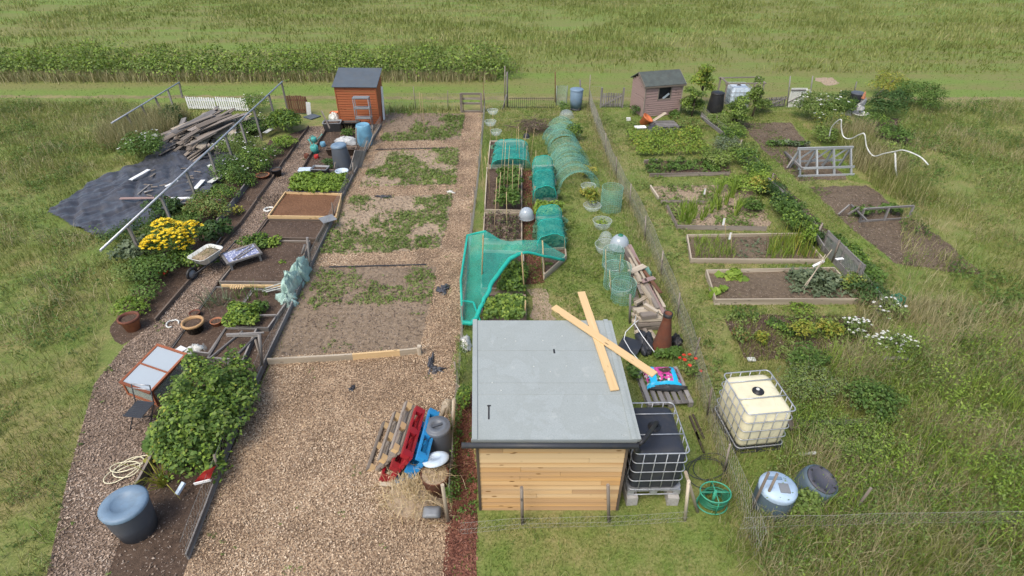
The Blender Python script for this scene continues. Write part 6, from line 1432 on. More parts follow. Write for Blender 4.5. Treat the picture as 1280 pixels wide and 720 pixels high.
pl_ = pallet('wooden_pallet', 'grey wooden pallet lying flat under the compost sack', 'wood_grey', 1.15, 1.0, P(828, 487, .0), Matrix.Rotation(math.pi/2+.08, 3, 'Z').to_quaternion(), group='pallets', deck=7)
mm, tt, bb = newmat('printed_sack'); oc = objc(tt)
sp_ = N(tt, 'ShaderNodeSeparateXYZ'); tt.links.new(oc, sp_.inputs[0])
v1 = N(tt, 'ShaderNodeTexVoronoi'); v1.inputs['Scale'].default_value = 22; tt.links.new(oc, v1.inputs['Vector']); s1 = N(tt, 'ShaderNodeSeparateColor'); tt.links.new(v1.outputs['Color'], s1.inputs[0])
col = ramp(tt, s1.outputs[0], [(.0, (.03, .05, .03)), (.25, (.5, .06, .25)), (.5, (.55, .58, .52)), (.65, (.10, .22, .08)), (.8, (.6, .08, .3))]); tt.nodes[-1].color_ramp.interpolation = 'CONSTANT'
nx = noise(tt, oc, 5, 3); ad = N(tt, 'ShaderNodeMath', operation='MULTIPLY_ADD'); tt.links.new(nx, ad.inputs[0]); ad.inputs[1].default_value = .25; tt.links.new(sp_.outputs[0], ad.inputs[2])
cy = ramp(tt, ad.outputs[0], [(.0, (0, 0, 0)), (.30, (0, 0, 0)), (.32, (1, 1, 1)), (.40, (1, 1, 1)), (.41, (0, 0, 0))])
mp = N(tt, 'ShaderNodeMapRange'); mp.inputs[1].default_value = -.40; mp.inputs[2].default_value = .40; tt.links.new(sp_.outputs[0], mp.inputs[0])
bandx = ramp(tt, mp.outputs[0], [(.08, (0, 0, 0)), (.10, (1, 1, 1)), (.26, (1, 1, 1)), (.28, (0, 0, 0)), (.70, (0, 0, 0)), (.72, (1, 1, 1)), (.84, (1, 1, 1)), (.86, (0, 0, 0))])
mp2 = N(tt, 'ShaderNodeMapRange'); mp2.inputs[1].default_value = -.33; mp2.inputs[2].default_value = .33; tt.links.new(sp_.outputs[1], mp2.inputs[0])
bandy = ramp(tt, mp2.outputs[0], [(.13, (1, 1, 1)), (.16, (0, 0, 0))]); mx_ = N(tt, 'ShaderNodeMath', operation='MAXIMUM'); tt.links.new(bandx, mx_.inputs[0]); tt.links.new(bandy, mx_.inputs[1])
c_ = mixc(tt, mx_.outputs[0], col, (.02, .42, .68)); ctr = ramp(tt, mp2.outputs[0], [(.42, (0, 0, 0)), (.45, (1, 1, 1)), (.8, (1, 1, 1)), (.83, (0, 0, 0))]); 
cx_ = ramp(tt, mp.outputs[0], [(.30, (0, 0, 0)), (.33, (1, 1, 1)), (.62, (1, 1, 1)), (.65, (0, 0, 0))]); pr_ = N(tt, 'ShaderNodeMath', operation='MULTIPLY'); tt.links.new(ctr, pr_.inputs[0]); tt.links.new(cx_, pr_.inputs[1]); c_ = mixc(tt, pr_.outputs[0], c_, (.62, .07, .30)); tt.links.new(c_, bb.inputs['Base Color']); bb.inputs['Roughness'].default_value = .3
t = thing('compost_sack', 'bright blue and pink plastic compost sack torn open on a pallet', 'sack', P(828, 474, .145)); t_m = MB(); g = []
for j in range(15):
    row = []
    for i in range(21):
        u, v = i/20*2-1, j/14*2-1; hz = ((1-abs(u)**3.2)*(1-abs(v)**3.2))**.5*.2*(1+.25*(vn([u*2.3], [v*2.3], 1, 31)[0]-.5)); row.append(P(828, 474, .15)+V((u*.40, v*.33, hz)))
    g.append(row)
t_m.surf(g); o = t_m.build('bag', mm, t)
if o.data.polygons[5].normal.z < 0: o.data.flip_normals()
for k in range(1):
    m_ = MB(); c = P(828, 474, .15)+V((.03, .05, .232)); an = np.linspace(0, 2*math.pi, 15)[:-1]; m_.face([c+V(((.13+.05*math.sin(3*a))*math.cos(a), (.09+.03*math.sin(2*a+1))*math.sin(a), .01+.0*a)) for a in an], [(0, 0)]*14); m_.build('torn_opening', M['soil'], t)
crumple('plastic_scrap', 'grey plastic roll between the compost sack and the pallet', 'plastic', (834, 487), .12, 'dark', rx=.42, ry=.1, seed=22, base=P(834, 486, .145))
plant('leafy_weed', 'green leafy weeds at the foot of the rusty chimney pot', 'plant', (832, 446), .42, .3, 350, .12, 'leaf', ry=.2)
plant('poppies', 'red poppies growing beside the compost sack at the sagging fence', 'flowers', (861, 468), .28, .45, 200, .07, 'weed', flower='redp', fl_n=9, fl_size=.055, ry=.5)
plant('leafy_weed', 'weeds between the shed roof and the flat pallet', 'plant', (790, 470), .16, .35, 160, .1, 'leaf', ry=.5)
# hose reel / coiled green hose
REEL = t = thing('hose_reel', 'green hose wound on a wire reel beside the black tank', 'hose reel', P(888, 628)); p = P(889, 632)
m_ = MB()
for z in (.06, .40): m_.tube([p+V((.27*math.cos(a), .22*math.sin(a), z)) for a in np.linspace(0, 6.283, 25)[:-1]], .012, 6, closed=True)
for a in np.linspace(0, 6.283, 5)[:-1]: m_.tube([p+V((0, 0, .40)), p+V((.27*math.cos(a), .22*math.sin(a), .40)), p+V((.27*math.cos(a), .22*math.sin(a), .06))], .010, 5)
m_.tube([p+V((0, 0, .02)), p+V((0, 0, .42))], .03, 8); m_.build('reel', M['green_plastic2'] if 'green_plastic2' in M else plain('green_frame', (.05, .33, .20), .4, .2), t)
m_ = MB(); m_.tube([p+V(((.22+.03*math.sin(i*.37))*math.cos(i*.35), (.19+.03*math.cos(i*.29))*math.sin(i*.35), .08+.26*(i/110))) for i in range(110)], .016, 6); m_.build('hose', M['green_plastic'], t)
coil('loose loops of thin dark hose beside the black tank', (884, 590), .35, 2, .008, 'dark', turns=3.2, jit=.12)
for i, (a, b) in enumerate([((862, 520), (874, 550)), ((866, 518), (880, 548)), ((870, 540), (880, 566))]): pk('dark old stick lying in the grass between the black tank and the fence', a, b, .05, .04, .03, 'wood_dark', 'dark sticks by the fence', name='stick', cat='stick')
M['bag_grey'] = plain('pale_grey_bags', (.42, .42, .40), .5, .4, 9)
# ================================================================ RIGHT PLOTS
picket('picket_gate', 'grey picket gate with a diagonal brace left of the pink shed', (752, 134.5), (776, 134.5), (752, 116), 8, 'wood_grey', .08, brace=True, posts=True, cat='gate')
picket('picket_gate', 'low grey gate with crossed braces beside the white door', (954, 135.5), (980, 133.5), (955, 122), 9, 'wood_grey', .07, brace=True, cat='gate')
m_ = MB()
A, B = P(983, 134), P(1003, 134); h = PT(A, 983, 110).z; t = thing('white_door', 'weathered white boarded gate beside the white flowered bush', 'gate', (A+B)/2)
for i in range(7): q = A.lerp(B, (i+.5)/7); m_ = MB(); m_.beam(q, q+UP*h, .11, .02); m_.build('board', M['offwhite'], t)
m_ = MB(); m_.beam(A+UP*.25+V((0, -.03, 0)), B+UP*(h-.25)+V((0, -.03, 0)), .02, .05); m_.beam(A+UP*(h-.1)+V((0, -.03, 0)), B+UP*(h-.1)+V((0, -.03, 0)), .02, .06); m_.build('brace', M['wood_grey'], t)
for a, b, lab in [((984, 134), (988, 95), 'tall dark post beside the white gate'), ((1000, 137), (1003, 115), 'short dark post in front of the white gate'), ((1011, 130), (1016, 95), 'thin pale stake behind the white flowered bush'), ((1067, 118), (1071, 102), 'thin dark stick above the black dustbin'), ((1095, 120), (1117, 100), 'thin rod leaning in the bushes at the right')]: post(lab, a, b, .03, 'wood_grey')
pot('orange terracotta pot tipped on the grass beside the pink shed', (803, 155), .26, .42, 'orange', soil=False, tilt=V((.5, -.2, .75)))
t = box_trough('white plastic tray on the grass beside the pink shed', (800, 162), .5, .3, .14, 'white', .1, False, 'tray'); pk('small white brick on the grass left of the pink shed', (783, 149), (788, 149), .08, .15, .14, 'offwhite', name='block', cat='block')
plank('pale plank propped in front of the pink shed', P(812, 154, .08), P(832, 141, .45), .18, .03, M['wood_bed'])
pallet('wooden_pallet', 'small grey pallet lying on black sheeting in front of the pink shed', 'wood_grey', 1.0, .8, P(832, 158, .12), Matrix.Rotation(.1, 3, 'Z').to_quaternion(), group='pallets', deck=5)
g = []; crumple('plastic_sheet', 'dark plastic sheeting under the small pallet', 'plastic sheet', (830, 160), .16, 'membrane', rx=.9, ry=.55, seed=30)
plant('weed_bush', 'dark weeds growing against the front of the pink shed', 'plant', (842, 148), .4, .4, 500, .09, 'leaf'); plant('weed_bush', 'scrubby brown weeds right of the small pallet', 'plant', (860, 160), .9, .5, 600, .08, 'weed', mat2='red_leaf', ry=.8); plant('weed_bush', 'dark weeds left of the pink shed corner', 'plant', (793, 143), .4, .45, 250, .09, 'dark')
# potatoes
def rows_of(px, rows, cols, args, s=(.85, 1.2), jit=.12, z=0): crop_rows(px, rows, cols, args, z, s, jit)
rows_of([(796, 200), (884, 197), (872, 166), (785, 168)], 4, 9, ('potato_plant', 'yellow green potato plant in the thick bed below the pink shed', 'potato plant', .36, .40, 100, .09, 'lime', 'potato plants below the pink shed', 3, None, 0, .05, 4, .7, .45, 'yellowing'))
rows_of([(808, 215), (905, 215), (902, 203), (812, 203)], 2, 8, ('leafy_crop', 'small green plant in the narrow bed below the potatoes', 'crop plant', .25, .25, 70, .10, 'leaf', 'small plants below the potatoes', 2, None, 0, .05, 2), (.6, 1.2), .2)
pk('grey board along the back of the narrow bed below the potatoes', (805, 202), (822, 201), .08, .05, .14, 'wood_old'); pk('grey board along the front of the narrow bed below the potatoes', (812, 219), (912, 217), .08, .05, .14, 'wood_old')
pk('board at the left end of the pale weedy bed', (813, 233), (823, 248), .08, .05, .12, 'wood_bed'); pk('board across the middle of the pale weedy bed', (826, 252), (880, 253), .08, .05, .12, 'wood_old'); pk('board along the left of the onion bed', (834, 258), (846, 283), .08, .05, .14, 'wood_old'); pk('board along the front of the onion bed', (846, 284), (958, 286), .08, .05, .15, 'wood_old')
for i in range(11):
    x = random.uniform(846, 892); y = random.uniform(262, 281)
    grassclump('onion', 'upright bright green onion in the onion bed', 'onion', (x, y), .06, .62, 22, 'lime', .025, 'onions in the onion bed', .3)
for i in range(9):
    x = random.uniform(893, 925); y = random.uniform(235, 270)
    grassclump('sweetcorn', 'tall bright green maize like plant beside the onion bed', 'maize', (x, y), .07, .7, 26, 'lime', .03, 'maize plants beside the onions', .35)
plant('leafy_crop', 'bushy dark bean plant right of the onion bed', 'plant', (938, 262), .5, .4, 400, .10, 'leaf'); plant('leafy_crop', 'lime green bushy plants behind the maize', 'plant', (925, 238), .9, .6, 1100, .09, 'lime', lumps=7); plant('leafy_crop', 'yellowish bush at the top end beside the hedge', 'plant', (950, 240), .6, .6, 600, .09, 'yellowing', mat2='lime')
raised_bed('raised bed with tall flowering stems, furthest of the two long beds', [(863, 329), (1028, 330), (1000, 297), (858, 299)], .17, 'wood_bed', 'bed_earth', group='long raised beds on the right', fill=.5)
raised_bed('raised bed with squash plants, nearest of the two long beds', [(893, 381), (1077, 380), (1040, 341), (882, 344)], .19, 'wood_bed', 'bed_earth', group='long raised beds on the right', fill=.5)
def bladebed(label, name, px, n, h, bw, mat, lean=.3, fl=None):
    x, y = scatter(px, 1); w_ = polyw(px); area = abs(sum(w_[i].x*w_[i-1].y-w_[i-1].x*w_[i].y for i in range(len(w_))))/2
    x, y = scatter(px, n); return tag(blades(name, x, y, h, bw, L[mat], lean=lean), label, None, None, 'stuff')
bladebed('pale green cereal like rows', 'green_manure', [(868, 326), (918, 326), (914, 302), (866, 302)], 420, .34, .016, 'lime', .4); bladebed('', 'flower_stems', [(955, 327), (1024, 327), (1000, 300), (960, 302)], 260, .50, .02, 'lime', .3); bladebed('', 'flower_stems', [(955, 327), (1020, 327), (1000, 300), (960, 302)], 60, .80, .018, 'yellowing', .15)
plant('tall_weed', 'tall leaning yellow green weed at the right end of the long raised bed', 'plant', (1004, 315), .3, 1.0, 400, .09, 'lime', up=.2); weeds('bed_weeds', [(918, 326), (955, 327), (955, 302), (915, 302)], 70, 'grey', .10, .15, None, .45, 2, 20)
for i, (x, y, r) in enumerate([(906, 349, .25), (917, 346, .22), (925, 353, .2), (893, 371, .25), (903, 366, .2), (915, 351, .15)]):
    plant('squash_plant', 'young lime squash plant at the left end of the nearest long bed', 'plant', (x, y), r, .22, 14, .24, 'lime', 'young squash plants', 2, asp=.9, stems=2)
bladebed('', 'bed_weeds', [(985, 362), (1068, 372), (1045, 348), (990, 345)], 120, .2, .02, 'weed', .7); weeds('bed_weeds', [(978, 345), (1042, 343), (1070, 376), (990, 374)], 110, 'grey', .12, .28, None, .36, 2, 21)
for i, (x, y) in enumerate([(1000, 353), (1012, 358), (1025, 352), (1038, 358), (1030, 366)]): plant('brassica', 'grey green leafy plant at the right end of the nearest long bed', 'plant', (x, y), .38, .4, 160, .14, 'grey', 'grey leafy plants in the nearest long bed', 3)
for a, b, lab in [((909, 322), (906, 272), 'thin stick with a white rag near the onion bed'), ((914, 325), (914, 290), 'thin stick with a white strip in the furthest long bed'), ((883, 250), (882, 235), 'thin stick with a white tip behind the onion bed')]:
    b_ = P(*a); q = PT(b_, *b); cane(None, b, lab, .008, base=b_); m_ = MB(); m_.beam(q-UP*.02, q-UP*.25, .06, .01); tag(m_.build('white_rag', M['white']), 'white strip tied to the '+lab.replace('thin ', ''), 'rag')
for a, b in [((1002, 362), (1040, 312)), ((1004, 364), (1032, 318))]: plank('thin pale lath slanting up to the divider fence', P(*a, .1), PT(P(a[0]+25, a[1]-6), *b), .02, .02, M['wood_bed'], 'laths slanting to the divider', name='lath', cat='lath')
m_ = MB(); m_.beam(P(1016, 333, .4), P(1030, 326, .55), .07, .03); tag(m_.build('white_rag', M['white']), 'white torn rag hanging on the laths by the divider fence', 'rag')
m_ = MB(); m_.beam(P(1045, 324, .6), P(1054, 323, .6), .08, .02); tag(m_.build('white_label', M['white']), 'white tag fixed to the boards of the divider fence', 'tag')
# divider: mesh windbreak and hedge
t = thing('windbreak', 'grey mesh windbreak with a grey top board in the divider fence', 'windbreak', P(1048, 340)); A, B = P(1027, 314), P(1070, 358)
m_ = MB(); m_.surf([[A.lerp(B, i/8)+V((.03*math.sin(i*2), 0, .62*j/3)) for i in range(9)] for j in range(4)]); m_.build('mesh', netmat('windbreak_mesh', (.30, .31, .29), .6), t)
m_ = MB(); m_.beam(A+UP*.64, B+UP*.64, .04, .14); m_.build('top_board', M['wood_grey'], t)
for f in (0, .5, 1): m_ = MB(); q = A.lerp(B, f); m_.beam(q, q+UP*.72, .06, .06); m_.build('post', M['wood_grey'], t)
for a, b, lab in [((876, 146), (905, 168), 'far bleached rail of the divider fence'), ((960, 224), (983, 245), 'grey rail of the divider fence beside the lawn strip'), ((1013, 284), (1030, 310), 'grey leaning board of the divider fence above the windbreak')]: plank(lab, P(*a, .45), P(*b, .45), .04, .14, M['wood_grey'], name='rail', cat='rail')
HG = 'bushes along the divider fence'
for i, (x, y, r, h, k, lab) in enumerate([(897, 160, .6, .7, 'weed', 'olive weedy bush at the far end of the divider fence'), (910, 178, .7, .7, 'leaf', 'leafy bush on the divider fence below the young trees'), (918, 196, .8, .6, 'weed', 'pale scrubby bush on the divider fence'), (930, 208, .7, .7, 'leaf', 'green bush on the divider fence beside the long soil plot'), (905, 190, .8, .6, 'grey', 'grey green bush inside the divider fence'), (945, 222, .6, .6, 'leaf', 'leafy bush on the divider fence beside the grey A frame'), (962, 246, .6, .6, 'dark', 'dark bush on the divider fence opposite the maize'), (975, 262, .6, .65, 'dark', 'dark glossy bush on the divider fence right of the onion bed'), (985, 276, .6, .7, 'leaf', 'glossy bright bush on the divider fence'), (996, 290, .55, .7, 'leaf', 'bright bush on the divider fence above the windbreak'), (1012, 306, .4, .55, 'dark', 'dark bush at the corner of the windbreak'), (950, 232, .5, .6, 'lime', 'lime bush on the divider fence')]):
    plant('hedge_bush', lab, 'bush', (x, y), r, h, 900 if y < 230 else 1100, .085, k, HG, 6, mat2='lime' if k in ('leaf', 'dark') and i % 2 else None)
plant('trailing_plant', 'low leafy plants along the lawn side of the windbreak, upper clump', 'plant', (1040, 306), .5, .35, 600, .09, 'leaf', ry=.5); plant('trailing_plant', 'low leafy plants along the lawn side of the windbreak, middle clump', 'plant', (1060, 325), .6, .4, 800, .09, 'leaf', ry=.6, mat2='lime'); plant('trailing_plant', 'low leafy plants along the lawn side of the windbreak, lower clump', 'plant', (1082, 350), .6, .4, 800, .09, 'leaf', ry=.6)
plant('trailing_plant', 'dark leafy growth at the lower end of the windbreak', 'plant', (1085, 376), .6, .55, 900, .09, 'dark', ry=.5); plant('trailing_plant', 'mixed yellowing growth right of the nearest long bed', 'plant', (1066, 364), .45, .5, 500, .08, 'weed', mat2='yellowing')
can('dark green watering can at the right edge below the windbreak', (1115, 383), 'green_plastic', 2.6, 1.2); pk('grey board beside the green watering can', (1107, 372), (1117, 384), .3, .1, .03, 'wood_grey')
# far right corner things
def dalek(label, px, r, h, mat, lidm):
    p = P(*px); t = thing('compost_bin', label, 'compost bin', p); m_ = MB(); m_.lathe([(0, 0), (r, 0), (r, .06), (r*.92, h*.45), (r*.78, h*.9), (r*.76, h*.95)], 26, p); m_.build('body', M[mat], t)
    m_ = MB(); m_.lathe([(r*.82, h*.92), (r*.83, h*.97), (r*.7, h), (r*.3, h*1.02), (0, h*1.02)], 26, p); m_.build('lid', M[lidm], t); return t
dalek('black compost bin among bushes right of the pink shed', (893, 139), .40, .95, 'black', 'black')
t = ibc('white water tank under a wooden frame half hidden by young trees', 'caged water tanks', M['bluewhite'], 1.0, 1.1, 1.0, .13); t.location = P(921, 133)+V((0, .3, 0))
A, B = P(903, 134), P(948, 133); t = thing('wooden_canopy', 'grey wooden frame standing over the white water tank', 'frame', (A+B)/2)
for p in (A, B, A+V((0, 1.1, 0)), B+V((0, 1.1, 0))): m_ = MB(); m_.beam(p, p+UP*1.15, .07, .07); m_.build('post', M['wood_old'], t)
for z0_, y_ in ((1.17, 0), (1.17, 1.1)): m_ = MB(); m_.beam(A+V((-.1, y_, z0_)), B+V((.1, y_, z0_)), .12, .04); m_.build('top_rail', M['wood_old'], t)
for p in (A, B): m_ = MB(); m_.beam(p+UP*1.21, p+V((0, 1.1, 1.21)), .1, .035); m_.build('side_rail', M['wood_old'], t)
def small_tree(label, px, h, r, n, mats=('leaf', 'lime'), size=.11):
    p = P(*px); t = thing('young_tree', label, 'tree', p, 'young trees'); E = []; m_ = MB(); m_.tube([p, p+V((.05, 0, h*.35)), p+V((.0, .05, h*.75))], [.045, .035, .015], 7)
    for i in range(11):
        a = random.uniform(0, 6.28); z = random.uniform(.28, 1.0)*h; k = r*random.uniform(.25, .85)*(1.15-z/h*.75); q = p+V((k*math.cos(a), k*math.sin(a), z)); E.append((q.x, q.y, q.z, r*random.uniform(.25, .42), r*random.uniform(.25, .42), h*random.uniform(.10, .17))); m_.tube([p+V((.02, .02, z*.6)), p.lerp(q, .5)+V((0, 0, z*.42)), q], [.02, .013, .006], 5)
    m_.build('trunk', M['wood_dark'], t); foliage('crown', E, n, size, L[mats[0]], t, .4, .2); foliage('young_leaves', E, n//3, size*.9, L[mats[1]], t, .4, .5); return t
small_tree('young leafy tree right of the pink shed', (874, 132), 2.0, .85, 1300, ('lime', 'yellowing')); small_tree('small tree in front of the white water tank, left one', (915, 154), 1.2, .8, 1000, ('weed', 'lime')); small_tree('small tree in front of the white water tank, right one', (940, 146), 1.7, .7, 800, ('weed', 'lime')); small_tree('dense young tree between the pink shed and the black compost bin', (864, 146), 1.4, .8, 1200, ('weed', 'lime')); small_tree('low bushy tree at the far corner of the long soil plot', (917, 160), 1.2, .9, 1200, ('weed', 'lime'))
plant('flower_bush', 'big wild bush with white and pink flowers beside the white gate', 'flower bush', (1017, 150), 1.25, 1.35, 2600, .09, 'weed', flower='whitep', fl_n=40, fl_size=.075, lumps=8, mat2='leaf'); plant('weed_bush', 'scrubby weeds left of the white hose', 'plant', (1035, 165), 1.0, .9, 1500, .08, 'weed', flower='whitep', fl_n=12, mat2='yellowing')
grassclump('dry_grass', 'tall dry grass under the upper part of the white hose', 'grass', (1058, 172), 1.1, .8, 1700, 'drygrass', .018, ry=.9); grassclump('dry_grass', 'dry grass and weeds under the lower part of the white hose', 'grass', (1092, 208), 1.0, .8, 1500, 'drygrass', .016, ry=1.4); grassclump('tall_grass', 'green grass clump between the white hose and the lawn strip', 'grass', (1075, 190), .9, .7, 1300, 'wild', .018, ry=.9)
grassclump('tall_grass', 'rough grass at the right edge below the white hose', 'grass', (1125, 235), 1.0, .6, 1500, 'wild', .016, ry=1.6)
plant('weed_bush', 'green leafy growth in the plot right of the white hose', 'plant', (1112, 176), 1.0, .7, 1400, .1, 'leaf', ry=1.0); plant('shrub', 'dark dense shrub at the top right behind the soil', 'shrub', (1104, 145), 1.2, 1.2, 2400, .1, 'dark', lumps=7); plant('shrub', 'yellow green flowering shrub in the top right corner', 'shrub', (1106, 117), 1.2, 1.2, 1500, .09, 'yellowing', mat2='lime', lumps=7); plant('shrub', 'dark shrub behind the black dustbin', 'shrub', (1052, 137), .8, .9, 1000, .09, 'dark', flower='whitep', fl_n=10); plant('shrub', 'dense shrub further right of the yellow green one', 'shrub', (1142, 136), 1.4, 1.3, 2600, .1, 'leaf', lumps=7)
dalek('black dustbin shaped compost bin at the top right', (1065, 139), .38, .95, 'black', 'greybin')
t = thing('scarecrow', 'bundle of grey and white plastic bags on a post with an orange tip', 'bags', P(1072, 148)); p = P(1073, 150); q = PT(p, 1080, 116)
m_ = MB(); m_.tube([p, q-UP*.1], .025, 6); m_.build('post', M['wood_old'], t)
for i, (x, y, r) in enumerate([(1061, 140, .18), (1068, 138, .22), (1074, 133, .2), (1078, 127, .14)]): crumple('bag', None, None, None, .3, 'grey' if i % 2 else 'bag_grey', base=PY(x, y+4, p.y), rx=r, ry=r*.7, seed=40+i, parent=t)
m_ = MB(); m_.lathe([(.09, 0), (.06, .18), (.02, .32), (0, .33)], 12, PY(1079, 123, p.y)); m_.build('orange_cap', M['terracotta'], t)
tub('white tub with a green band below the bundle of bags', (1072, 152), .36, .42, 'offwhite')
hz = [(1036.6, 170.6), (1039.5, 159.4), (1047, 151), (1051.6, 150), (1051.6, 159), (1054.4, 170.6), (1063, 173.5), (1075, 168), (1080.7, 168), (1083.5, 184), (1092, 195), (1105, 192), (1118, 189.5), (1130, 188), (1150, 196), (1162, 208)]
def hzp(x, y):
    q = PY(x, y, P(x, 189+(x-1037)*.48).y); q.z = max(q.z, .05); return q
hp = [hzp(*q) for q in hz]; cr = []
for i in range(len(hp)-1):
    p0, p1, p2, p3 = hp[max(i-1, 0)], hp[i], hp[i+1], hp[min(i+2, len(hp)-1)]
    for k in range(5):
        t_ = k/5; cr.append(.5*((2*p1)+(p2-p0)*t_+(2*p0-5*p1+4*p2-p3)*t_*t_+(3*p1-p0-3*p2+p3)*t_**3))
m_ = MB(); m_.tube(cr, .024, 7); tag(m_.build('white_hose', M['offwhite']), 'long white hose draped in loops over the rough grass at the right', 'hose')
m_ = MB(); m_.tube([hzp(1119, 191), hzp(1119.5, 210), hzp(1121, 222)], .03, 7); tag(m_.build('white_hose', M['offwhite']), 'short white hose end hanging down at the right edge', 'hose')
# A frame rack
def aframe(label, bl, br, depth, h, n, mat):
    A, B = P(*bl), P(*br); ax = (B-A).normalized(); ay = UP.cross(ax); t = thing('bean_trellis', label, 'trellis', (A+B)/2); w_ = (B-A).length
    top0, top1 = A+ay*depth*.62+UP*h, B+ay*depth*.62+UP*h
    m_ = MB(); m_.beam(top0-ax*.08, top1+ax*.08, .06, .10); m_.build('ridge_rail', M[mat], t)
    for f in [i/(n-1) for i in range(n)]:
        q = top0.lerp(top1, f); m_ = MB(); m_.beam(A.lerp(B, f), q+ay*.03, .06, .07); m_.beam(q, A.lerp(B, f)+ay*depth, .06, .07); m_.build('trestle', M[mat], t)
    for k, z in ((.32, 0), (.04, 0)):
        m_ = MB(); m_.beam(A.lerp(top0, k)-ax*.1-ay*.05, B.lerp(top1, k)+ax*.1-ay*.05, .03, .09); m_.build('cross_rail', M[mat], t)
    m_ = MB(); C, D_ = A+ay*depth, B+ay*depth; m_.beam(C.lerp(top0, .3)+ay*.05, D_.lerp(top1, .3)+ay*.05, .03, .07); m_.build('cross_rail', M[mat], t)
    for a, b in ((0, .33), (.33, .66), (.66, 1)): m_ = MB(); m_.beam(C.lerp(D_, a)+ay*.06+UP*.05, top0.lerp(top1, b)+ay*.06, .03, .06); m_.build('diagonal_brace', M[mat], t)
    return t
M['frame_grey'] = wood('pale_grey_timber', (.27, .285, .28), (.44, .46, .45), knots=False)
aframe('long grey timber A frame standing on the soil plot at the right', (1000, 221), (1064, 219), .9, .92, 4, 'frame_grey'); plank('loose grey pole leaning from the A frame to the soil', P(981, 190, .1), P(1003, 211, .55), .07, .07, M['wood_grey'], name='pole', cat='pole'); plank('second loose pole crossing under the left of the A frame', P(984, 210, .05), P(996, 192, .6), .06, .06, M['wood_grey'], name='pole', cat='pole')
A, B = P(1074, 278), P(1135, 274); t = thing('timber_rail', 'low grey timber rail across the lower soil plot at the right', 'rail', (A+B)/2)
for f in (0, .5, 1): q = A.lerp(B, f); m_ = MB(); m_.beam(q, q+UP*.5, .06, .06); m_.build('post', M['wood_grey'], t)
for z in (.04, .5): m_ = MB(); m_.beam(A+UP*z, B+UP*z, .05, .06); m_.build('cross_rail', M['wood_grey'], t)
for a, b in [((1048, 268), (1062, 256)), ((1064, 256), (1084, 276)), ((1060, 268), (1074, 259))]: plank('grey pole propped at the left end of the low timber rail', P(*a, .1), P(*b, .4), .05, .05, M['wood_grey'], 'poles at the low rail', name='pole', cat='pole')
for i in range(8):
    x = 963+i*6.0; y = 182.5-(0 if i < 5 else -1); plant('leafy_crop', 'low green plant in the row crossing the long soil plot', 'plant', (x, y), .26, .26, 80, .12, 'grey' if i % 2 else 'leaf', 'row of plants across the long soil plot', 2)
for x, y in [(1072, 270), (1083, 268), (1105, 266), (1117, 268)]: plant('leafy_crop', 'green plant growing under the low timber rail', 'plant', (x, y), .35, .35, 140, .11, 'leaf', 'plants under the low timber rail', 3)
# bottom right: compost bins in the weeds
M['lidblue'] = plain('pale_blue_lid', (.40, .52, .64), .4, .15, 5)
p = P(963, 632); t = thing('compost_bin', 'blue compost bin with a pale blue lid behind the fence at the bottom right', 'compost bin', p); m_ = MB(); m_.lathe([(0, 0), (.33, 0), (.335, .1), (.33, .40), (.315, .52)], 28, p); m_.build('body', M['bin_slate'], t)
m_ = MB(); m_.lathe([(.325, .47), (.33, .54), (.32, .57), (.29, .585), (.28, .60), (.0, .62)], 30, p); lo_ = m_.build('lid', M['lidblue'], t)
m_ = MB(); m_.box(p+V((.06, -.08, .617)), (.17, .19, .03), -.1); m_.build('hatch', M['grey'], lo_); m_ = MB(); m_.box(p+V((-.04, .13, .617)), (.26, .06, .03), -.05); m_.build('handle_recess', M['blue_bin'], lo_)
p = P(1011, 613); t = thing('compost_bin', 'dark blue grey compost bin with a dark flat lid tilted in the weeds', 'compost bin', p); ax = V((.22, -.18, 1)); m_ = MB(); m_.lathe([(0, 0), (.35, 0), (.345, .1), (.33, .36), (.31, .42), (.28, .43)], 30, p, ax); m_.build('body', M['bin_slate'], t)
R_ = UP.rotation_difference(ax).to_matrix(); m_ = MB(); m_.lathe([(.27, .42), (.275, .45), (.26, .46), (.20, .46), (.195, .447), (0, .447)], 30, p, ax); lo_ = m_.build('lid', M['dark'] if False else plain('charcoal_lid', (.075, .075, .09), .5, .2), t)
for i in range(6): a = i*1.05+.3; m_ = MB(); m_.lathe([(.024, .455), (.022, .475), (0, .476)], 10, p+R_ @ V((.23*math.cos(a), .23*math.sin(a), 0)), ax); m_.build('knob', M['black'], lo_)
plant('climbing_weed', 'leafy bramble between the two compost bins', 'plant', (1000, 640), .4, .5, 700, .07, 'weed', ry=.3); plank('grey board lying in the weeds right of the cream tank', P(985, 532, .06), P(1004, 529, .06), .22, .05, M['wood_old']); plank('long old board lying in the tall weeds', P(1004, 529, .08), P(1092, 527, .08), .14, .04, M['wood_grey']); plank('grey board end at the right edge in the weeds', P(1104, 448, .2), P(1135, 448, .2), .1, .04, M['wood_grey']); plank('thin white board near the dark lidded compost bin', P(999, 568, .15), P(1020, 566, .15), .05, .03, M['offwhite']); pk('small pale board on the soil above the cream tank', (934, 449), (944, 449), .06, .12, .03, 'offwhite')
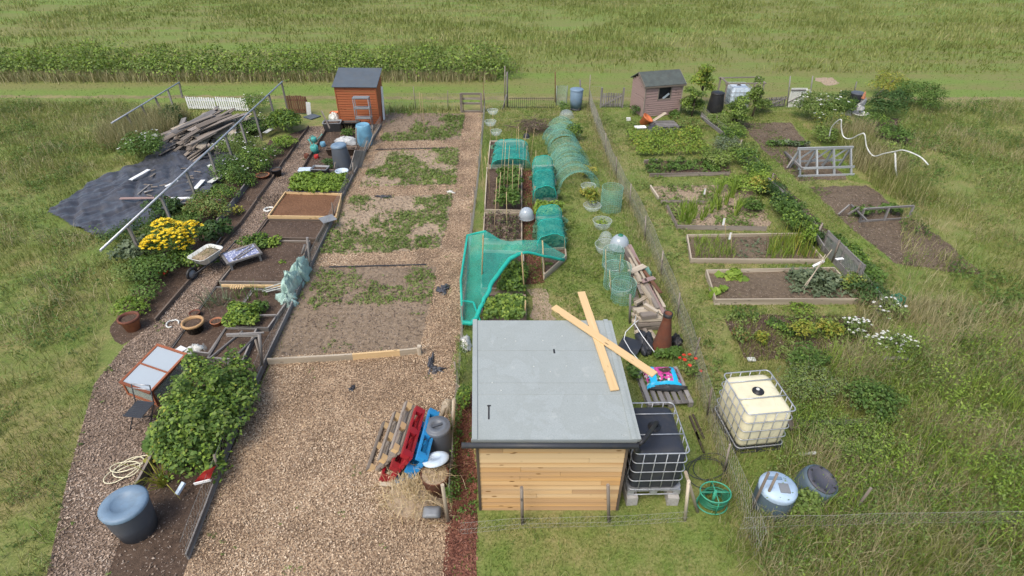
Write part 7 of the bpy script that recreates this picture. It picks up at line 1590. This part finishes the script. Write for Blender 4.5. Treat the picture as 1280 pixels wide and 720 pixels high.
for x, y, r, h, n, mt, lab in [(923, 425, .3, .35, 220, 'weed', 'red tinged weedy plant above the cream tank'), (950, 430, .22, .4, 220, 'yellowing', 'small yellow green plant above the cream tank'), (1000, 425, .36, .6, 380, 'yellowing', 'tall yellow flowering plant in the weedy bed'), (1028, 420, .25, .5, 350, 'yellowing', 'bright lime conical plant in the weedy bed'), (1044, 420, .2, .4, 160, 'yellowing', 'small yellow plant right of the conical one'), (983, 418, .28, .3, 180, 'leaf', 'green leafy plant left of the tall yellow flowers'), (967, 408, .3, .18, 130, 'leaf', 'low green weed left in the weedy bed'), (930, 392, .5, .15, 180, 'leaf', 'low green weeds in front of the nearest long bed, left clump'), (1000, 388, .5, .15, 180, 'lime', 'low green weeds in front of the nearest long bed, right clump')]:
    plant('garden_plant', lab, 'plant', (x, y), r, h, n, .075, mt, 'plants in the weedy bed', 4, mat2='lime' if mt != 'weed' else 'red_leaf')
plant('daisies', 'clump of white daisies in the weeds, the upper one', 'flowers', (1064, 420), .45, .5, 500, .06, 'weed', flower='whitep', fl_n=36, fl_size=.042, ry=.35); plant('daisies', 'bigger clump of white daisies at the right edge', 'flowers', (1108, 440), .55, .55, 700, .06, 'weed', flower='whitep', fl_n=55, fl_size=.042, ry=.4); plant('daisies', 'scattered small white daisies below the windbreak', 'flowers', (1110, 395), .5, .45, 500, .06, 'weed', flower='whitep', fl_n=25, fl_size=.045)
plant('weed_bush', 'grey green wild bush right of the cream tank', 'plant', (1010, 490), .9, .6, 2600, .045, 'weed', ry=.7, lumps=8, mat2='grey', hollow=.3); plant('weed_bush', 'green nettle clump in the tall weeds at the right', 'plant', (1088, 515), .7, .7, 1500, .07, 'leaf', ry=.6, lumps=7, mat2='weed'); plant('weed_bush', 'rough thistle growth behind the dark lidded bin', 'plant', (1060, 560), .9, .55, 2400, .045, 'weed', ry=.7, lumps=8, mat2='lime'); plant('weed_bush', 'green nettles beside the cream tank', 'plant', (1003, 462), .6, .6, 900, .07, 'leaf', ry=.5)

wild('tall_weeds', [(905, 395), (1090, 392), (1125, 450), (925, 475)], 260, .16, .012, 'wild', .7, .38, 21)
wild('tall_weeds', [(896, 530), (925, 575), (990, 565), (1005, 520), (1000, 600), (930, 610)], 420, .22, .012, 'wild', .6, .25, 22)
wild('tall_weeds', [(893, 530), (905, 500), (915, 480), (900, 470), (880, 510)], 300, .2, .012, 'drygrass', .6, .3, 23)
strip('long_grass', [(918, 563), (935, 572), (985, 568), (992, 545)], .18, 500, .2, .012, 'wild')

for x, y, r, h, k, lab in [(866, 143, .6, .8, 'weed', 'leafy bush at the right corner of the pink shed'), (915, 168, .7, .5, 'weed', 'low bush at the far corner of the long soil plot'), (950, 140, .6, .7, 'weed', 'bush between the white tank and the low grey gate'), (1046, 150, .8, 1.1, 'leaf', 'bush right of the white flowered bush'), (1030, 178, .8, .7, 'weed', 'scrub at the near end of the white flowered bush'), (1090, 160, .9, .7, 'leaf', 'leafy growth below the dark shrub at the top right'), (1120, 200, .9, .7, 'weed', 'scrubby growth under the white hose end'), (895, 205, .8, .5, 'weed', 'low scrub at the right end of the potato bed')]:
    plant('scrub', lab, 'bush', (x, y), r, h, 1100, .08, k, 'scrub at the far right', 7, mat2='lime')
